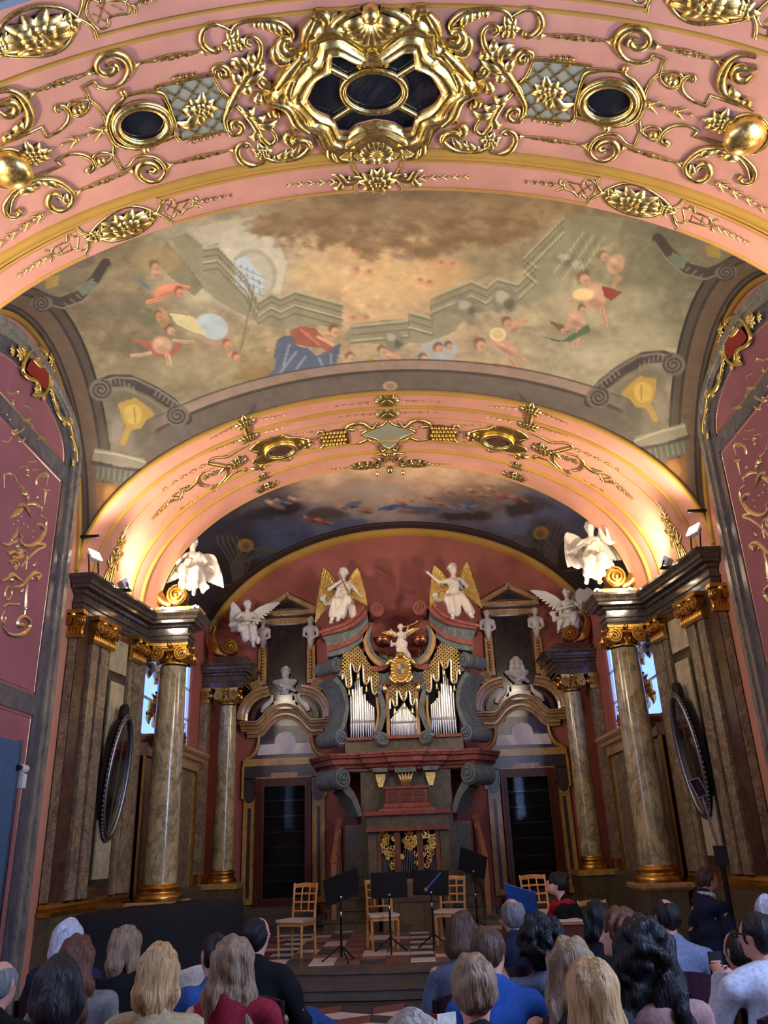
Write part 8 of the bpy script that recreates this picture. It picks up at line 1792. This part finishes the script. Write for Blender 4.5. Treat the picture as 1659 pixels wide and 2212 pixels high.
for s, m in ((-1, 'fab_red'), (1, 'fab_cream')): B().add([X(pc_ + V(0, 0, -.12)), X(pc_ + V(s * .085, .05, -.12)), X(pc_ + V(s * .085, .05, .12)), X(pc_ + V(0, 0, .12))] + [X(pc_ + V(0, .012, -.12)), X(pc_ + V(s * .085, .062, -.12)), X(pc_ + V(s * .085, .062, .12)), X(pc_ + V(0, .012, .12))], [(0,1,2,3), (7,6,5,4), (0,4,5,1), (1,5,6,2), (2,6,7,3), (3,7,4,0)]).out('page', m, bk, 0)
person('person in a dark navy coat before the blue music stand', hp(1106, 1966), .1, .1, 0, ('bald', 'hair_grey'), 'fab_navy', seed=13, hsc=1.05)
person('person in a broad grey-blue sweater, middle of the right block', hp(1166, 2024), 0, .1, 0, ('curly', 'hair_black'), 'fab_greyblue', seed=14, bulk=1.08)
person('person in a charcoal top between the grey-blue sweater and the nearest row', hp(1232, 2066), -.05, -.1, .1, ('long', 'hair_ash'), 'fab_charcoal', seed=15)
person('person in black in the nearest row of the right block', hp(1276, 2124), 0, .1, .1, ('bob', 'hair_blond'), 'fab_black', seed=16, hsc=1.04)
person('person in a dark coat raising one hand, right block', hp(1286, 1974), .1, .3, 0, ('bob', 'hair_black'), 'fab_black', arms='raise', skin='skin_pale', seed=17)
person('person in a mustard sweater turned to the left', hp(1334, 2008, 1.18), .5, .9, 0, ('longcurly', 'hair_auburn'), 'fab_mustard', skin='skin_pale', seed=18)
person('person in a rose-beige jacket, right block', hp(1392, 2042), -.1, -.2, .1, ('longcurly', 'hair_black'), 'fab_rose', seed=19, hsc=1.1)
person('person in a pale grey-blue shirt near the right pier', hp(1438, 1968), -.05, .3, 0, ('spot', 'hair_dark'), 'fab_shirt', seed=20, bulk=1.1)
t, X, HL = person('person in a light shirt holding a phone at the right edge', hp(1632, 2006), .1, .55, .05, ('short', 'hair_dark'), 'fab_white', arms='phone', seed=21, bulk=1.08)
gl = B()
Rg = rotm('Z', .55); 
for s in (-1, 1): gl.tube([X(HL + Rg @ V(s * .08, .09, .015)), X(HL + Rg @ V(s * .085, -.02, .01))], .005, 5); gl.tube(np.array([X(HL + Rg @ V(s * .038 + .032 * math.cos(a), .115, .01 + .024 * math.sin(a))) for a in np.linspace(0, 2*PI, 12, endpoint=False)]), .004, 5, True)
gl.out('glasses', 'black_metal', t, 60)
ph = thing('smartphone', 'small dark phone held up at the right edge', 'phone', tuple(X(V(-.1, .36, .66)))); B().box(X(V(-.12, .38, .62)) - V(.04, .005, .07), X(V(-.12, .38, .62)) + V(.04, .005, .07)).out('case', 'black_board', ph, 0)
person('person in grey cut off by the right edge, far row', hp(1656, 1962), 0, .2, 0, ('short', 'hair_white'), 'fab_grey', seed=22)
person('person in a tan jacket leaning down near the right edge', V(2.05, 5.75, 1.08), .2, .3, .3, ('short', 'hair_dark'), 'fab_tan', seed=23)
person('person in a cream coat nearest the camera at the aisle', hp(886, 2250), .1, .1, .1, ('short', 'hair_silver'), 'fab_cream', seed=24)
# keyboard player seated side-on below the stage
t, X, HL = person('person in black coat and red scarf bending over a keyboard', at(1203, 1903, Z=1.29), 1.15, .25, -.42, ('bun', 'hair_dark'), 'fab_black', arms='keys', skin='skin_pale', seed=25, fwd=.14, group='musicians')
sc2 = SDF((-.3, -.3, .4), (.3, .5, .85), .016); nk = V(0, .14, .60); sc2.chain([nk + V(.09 * math.cos(a), .09 * math.sin(a), .02 * math.sin(2 * a)) for a in np.linspace(0, 2 * PI, 11)], [.045] * 11, .02); sc2.chain([nk + V(.02, .10, .0), nk + V(.04, .16, -.10), nk + V(.05, .17, -.18)], [.045, .05, .03], .02); sc2.noise(.008, 40, 2); v, f = sc2.net(); mesh('scarf', X(v), f, 'fab_scarf', t, 180)
# man walking past at the right
hw_ = at(1512, 1812, Y=9.9); t, X, HL = person('person in a navy suit and white collar walking past the right pier', hw_, -1.25, -.1, -.25, ('short', 'hair_brown'), 'fab_navy', 'fab_navy', 'walk', seat=False, seed=26, bulk=1.08, group='walkers', scale=1.0)
cl = SDF((-.2, -.2, .5), (.2, .3, .8), .014); cl.chain([V(.075 * math.cos(a), .01 + .07 * math.sin(a), .655 - .015 * math.sin(a)) for a in np.linspace(0, 2 * PI, 11)], [.026] * 11, .01); v, f = cl.net(); mesh('collar', X(v), f, 'fab_white', t, 180)
ct = SDF((-.4, -.35, -.45), (.4, .35, .2), .02); ct.cap((0, 0, .06), (0, .0, -.10), .165, .185, .05); ct.noise(.01, 24, 5); v, f = ct.net(); mesh('jacket_skirt', X(v), f, 'fab_navy', t, 180)
# cream coat over a chair back in the left block
co = thing('folded_coat', 'cream coat draped over a chair back in the left block', 'coat', (-.98, 4.35, .9)); c = at(412, 2112, Z=.88); k = SDF((-.35, -.16, -.45), (.35, .2, .12), .018); k.cap((-.2, 0, 0), (.2, 0, 0), .07, .07, .03); k.cap((-.18, .0, -.05), (-.2, -.02, -.36), .09, .07, .05); k.cap((.15, .0, -.05), (.16, -.02, -.36), .09, .07, .05); k.cap((0, 0, -.05), (0, -.02, -.36), .09, .08, .05); k.noise(.016, 30, 8); v, f = k.net(); mesh('cloth', v + c, f, 'fab_cream', co, 180)
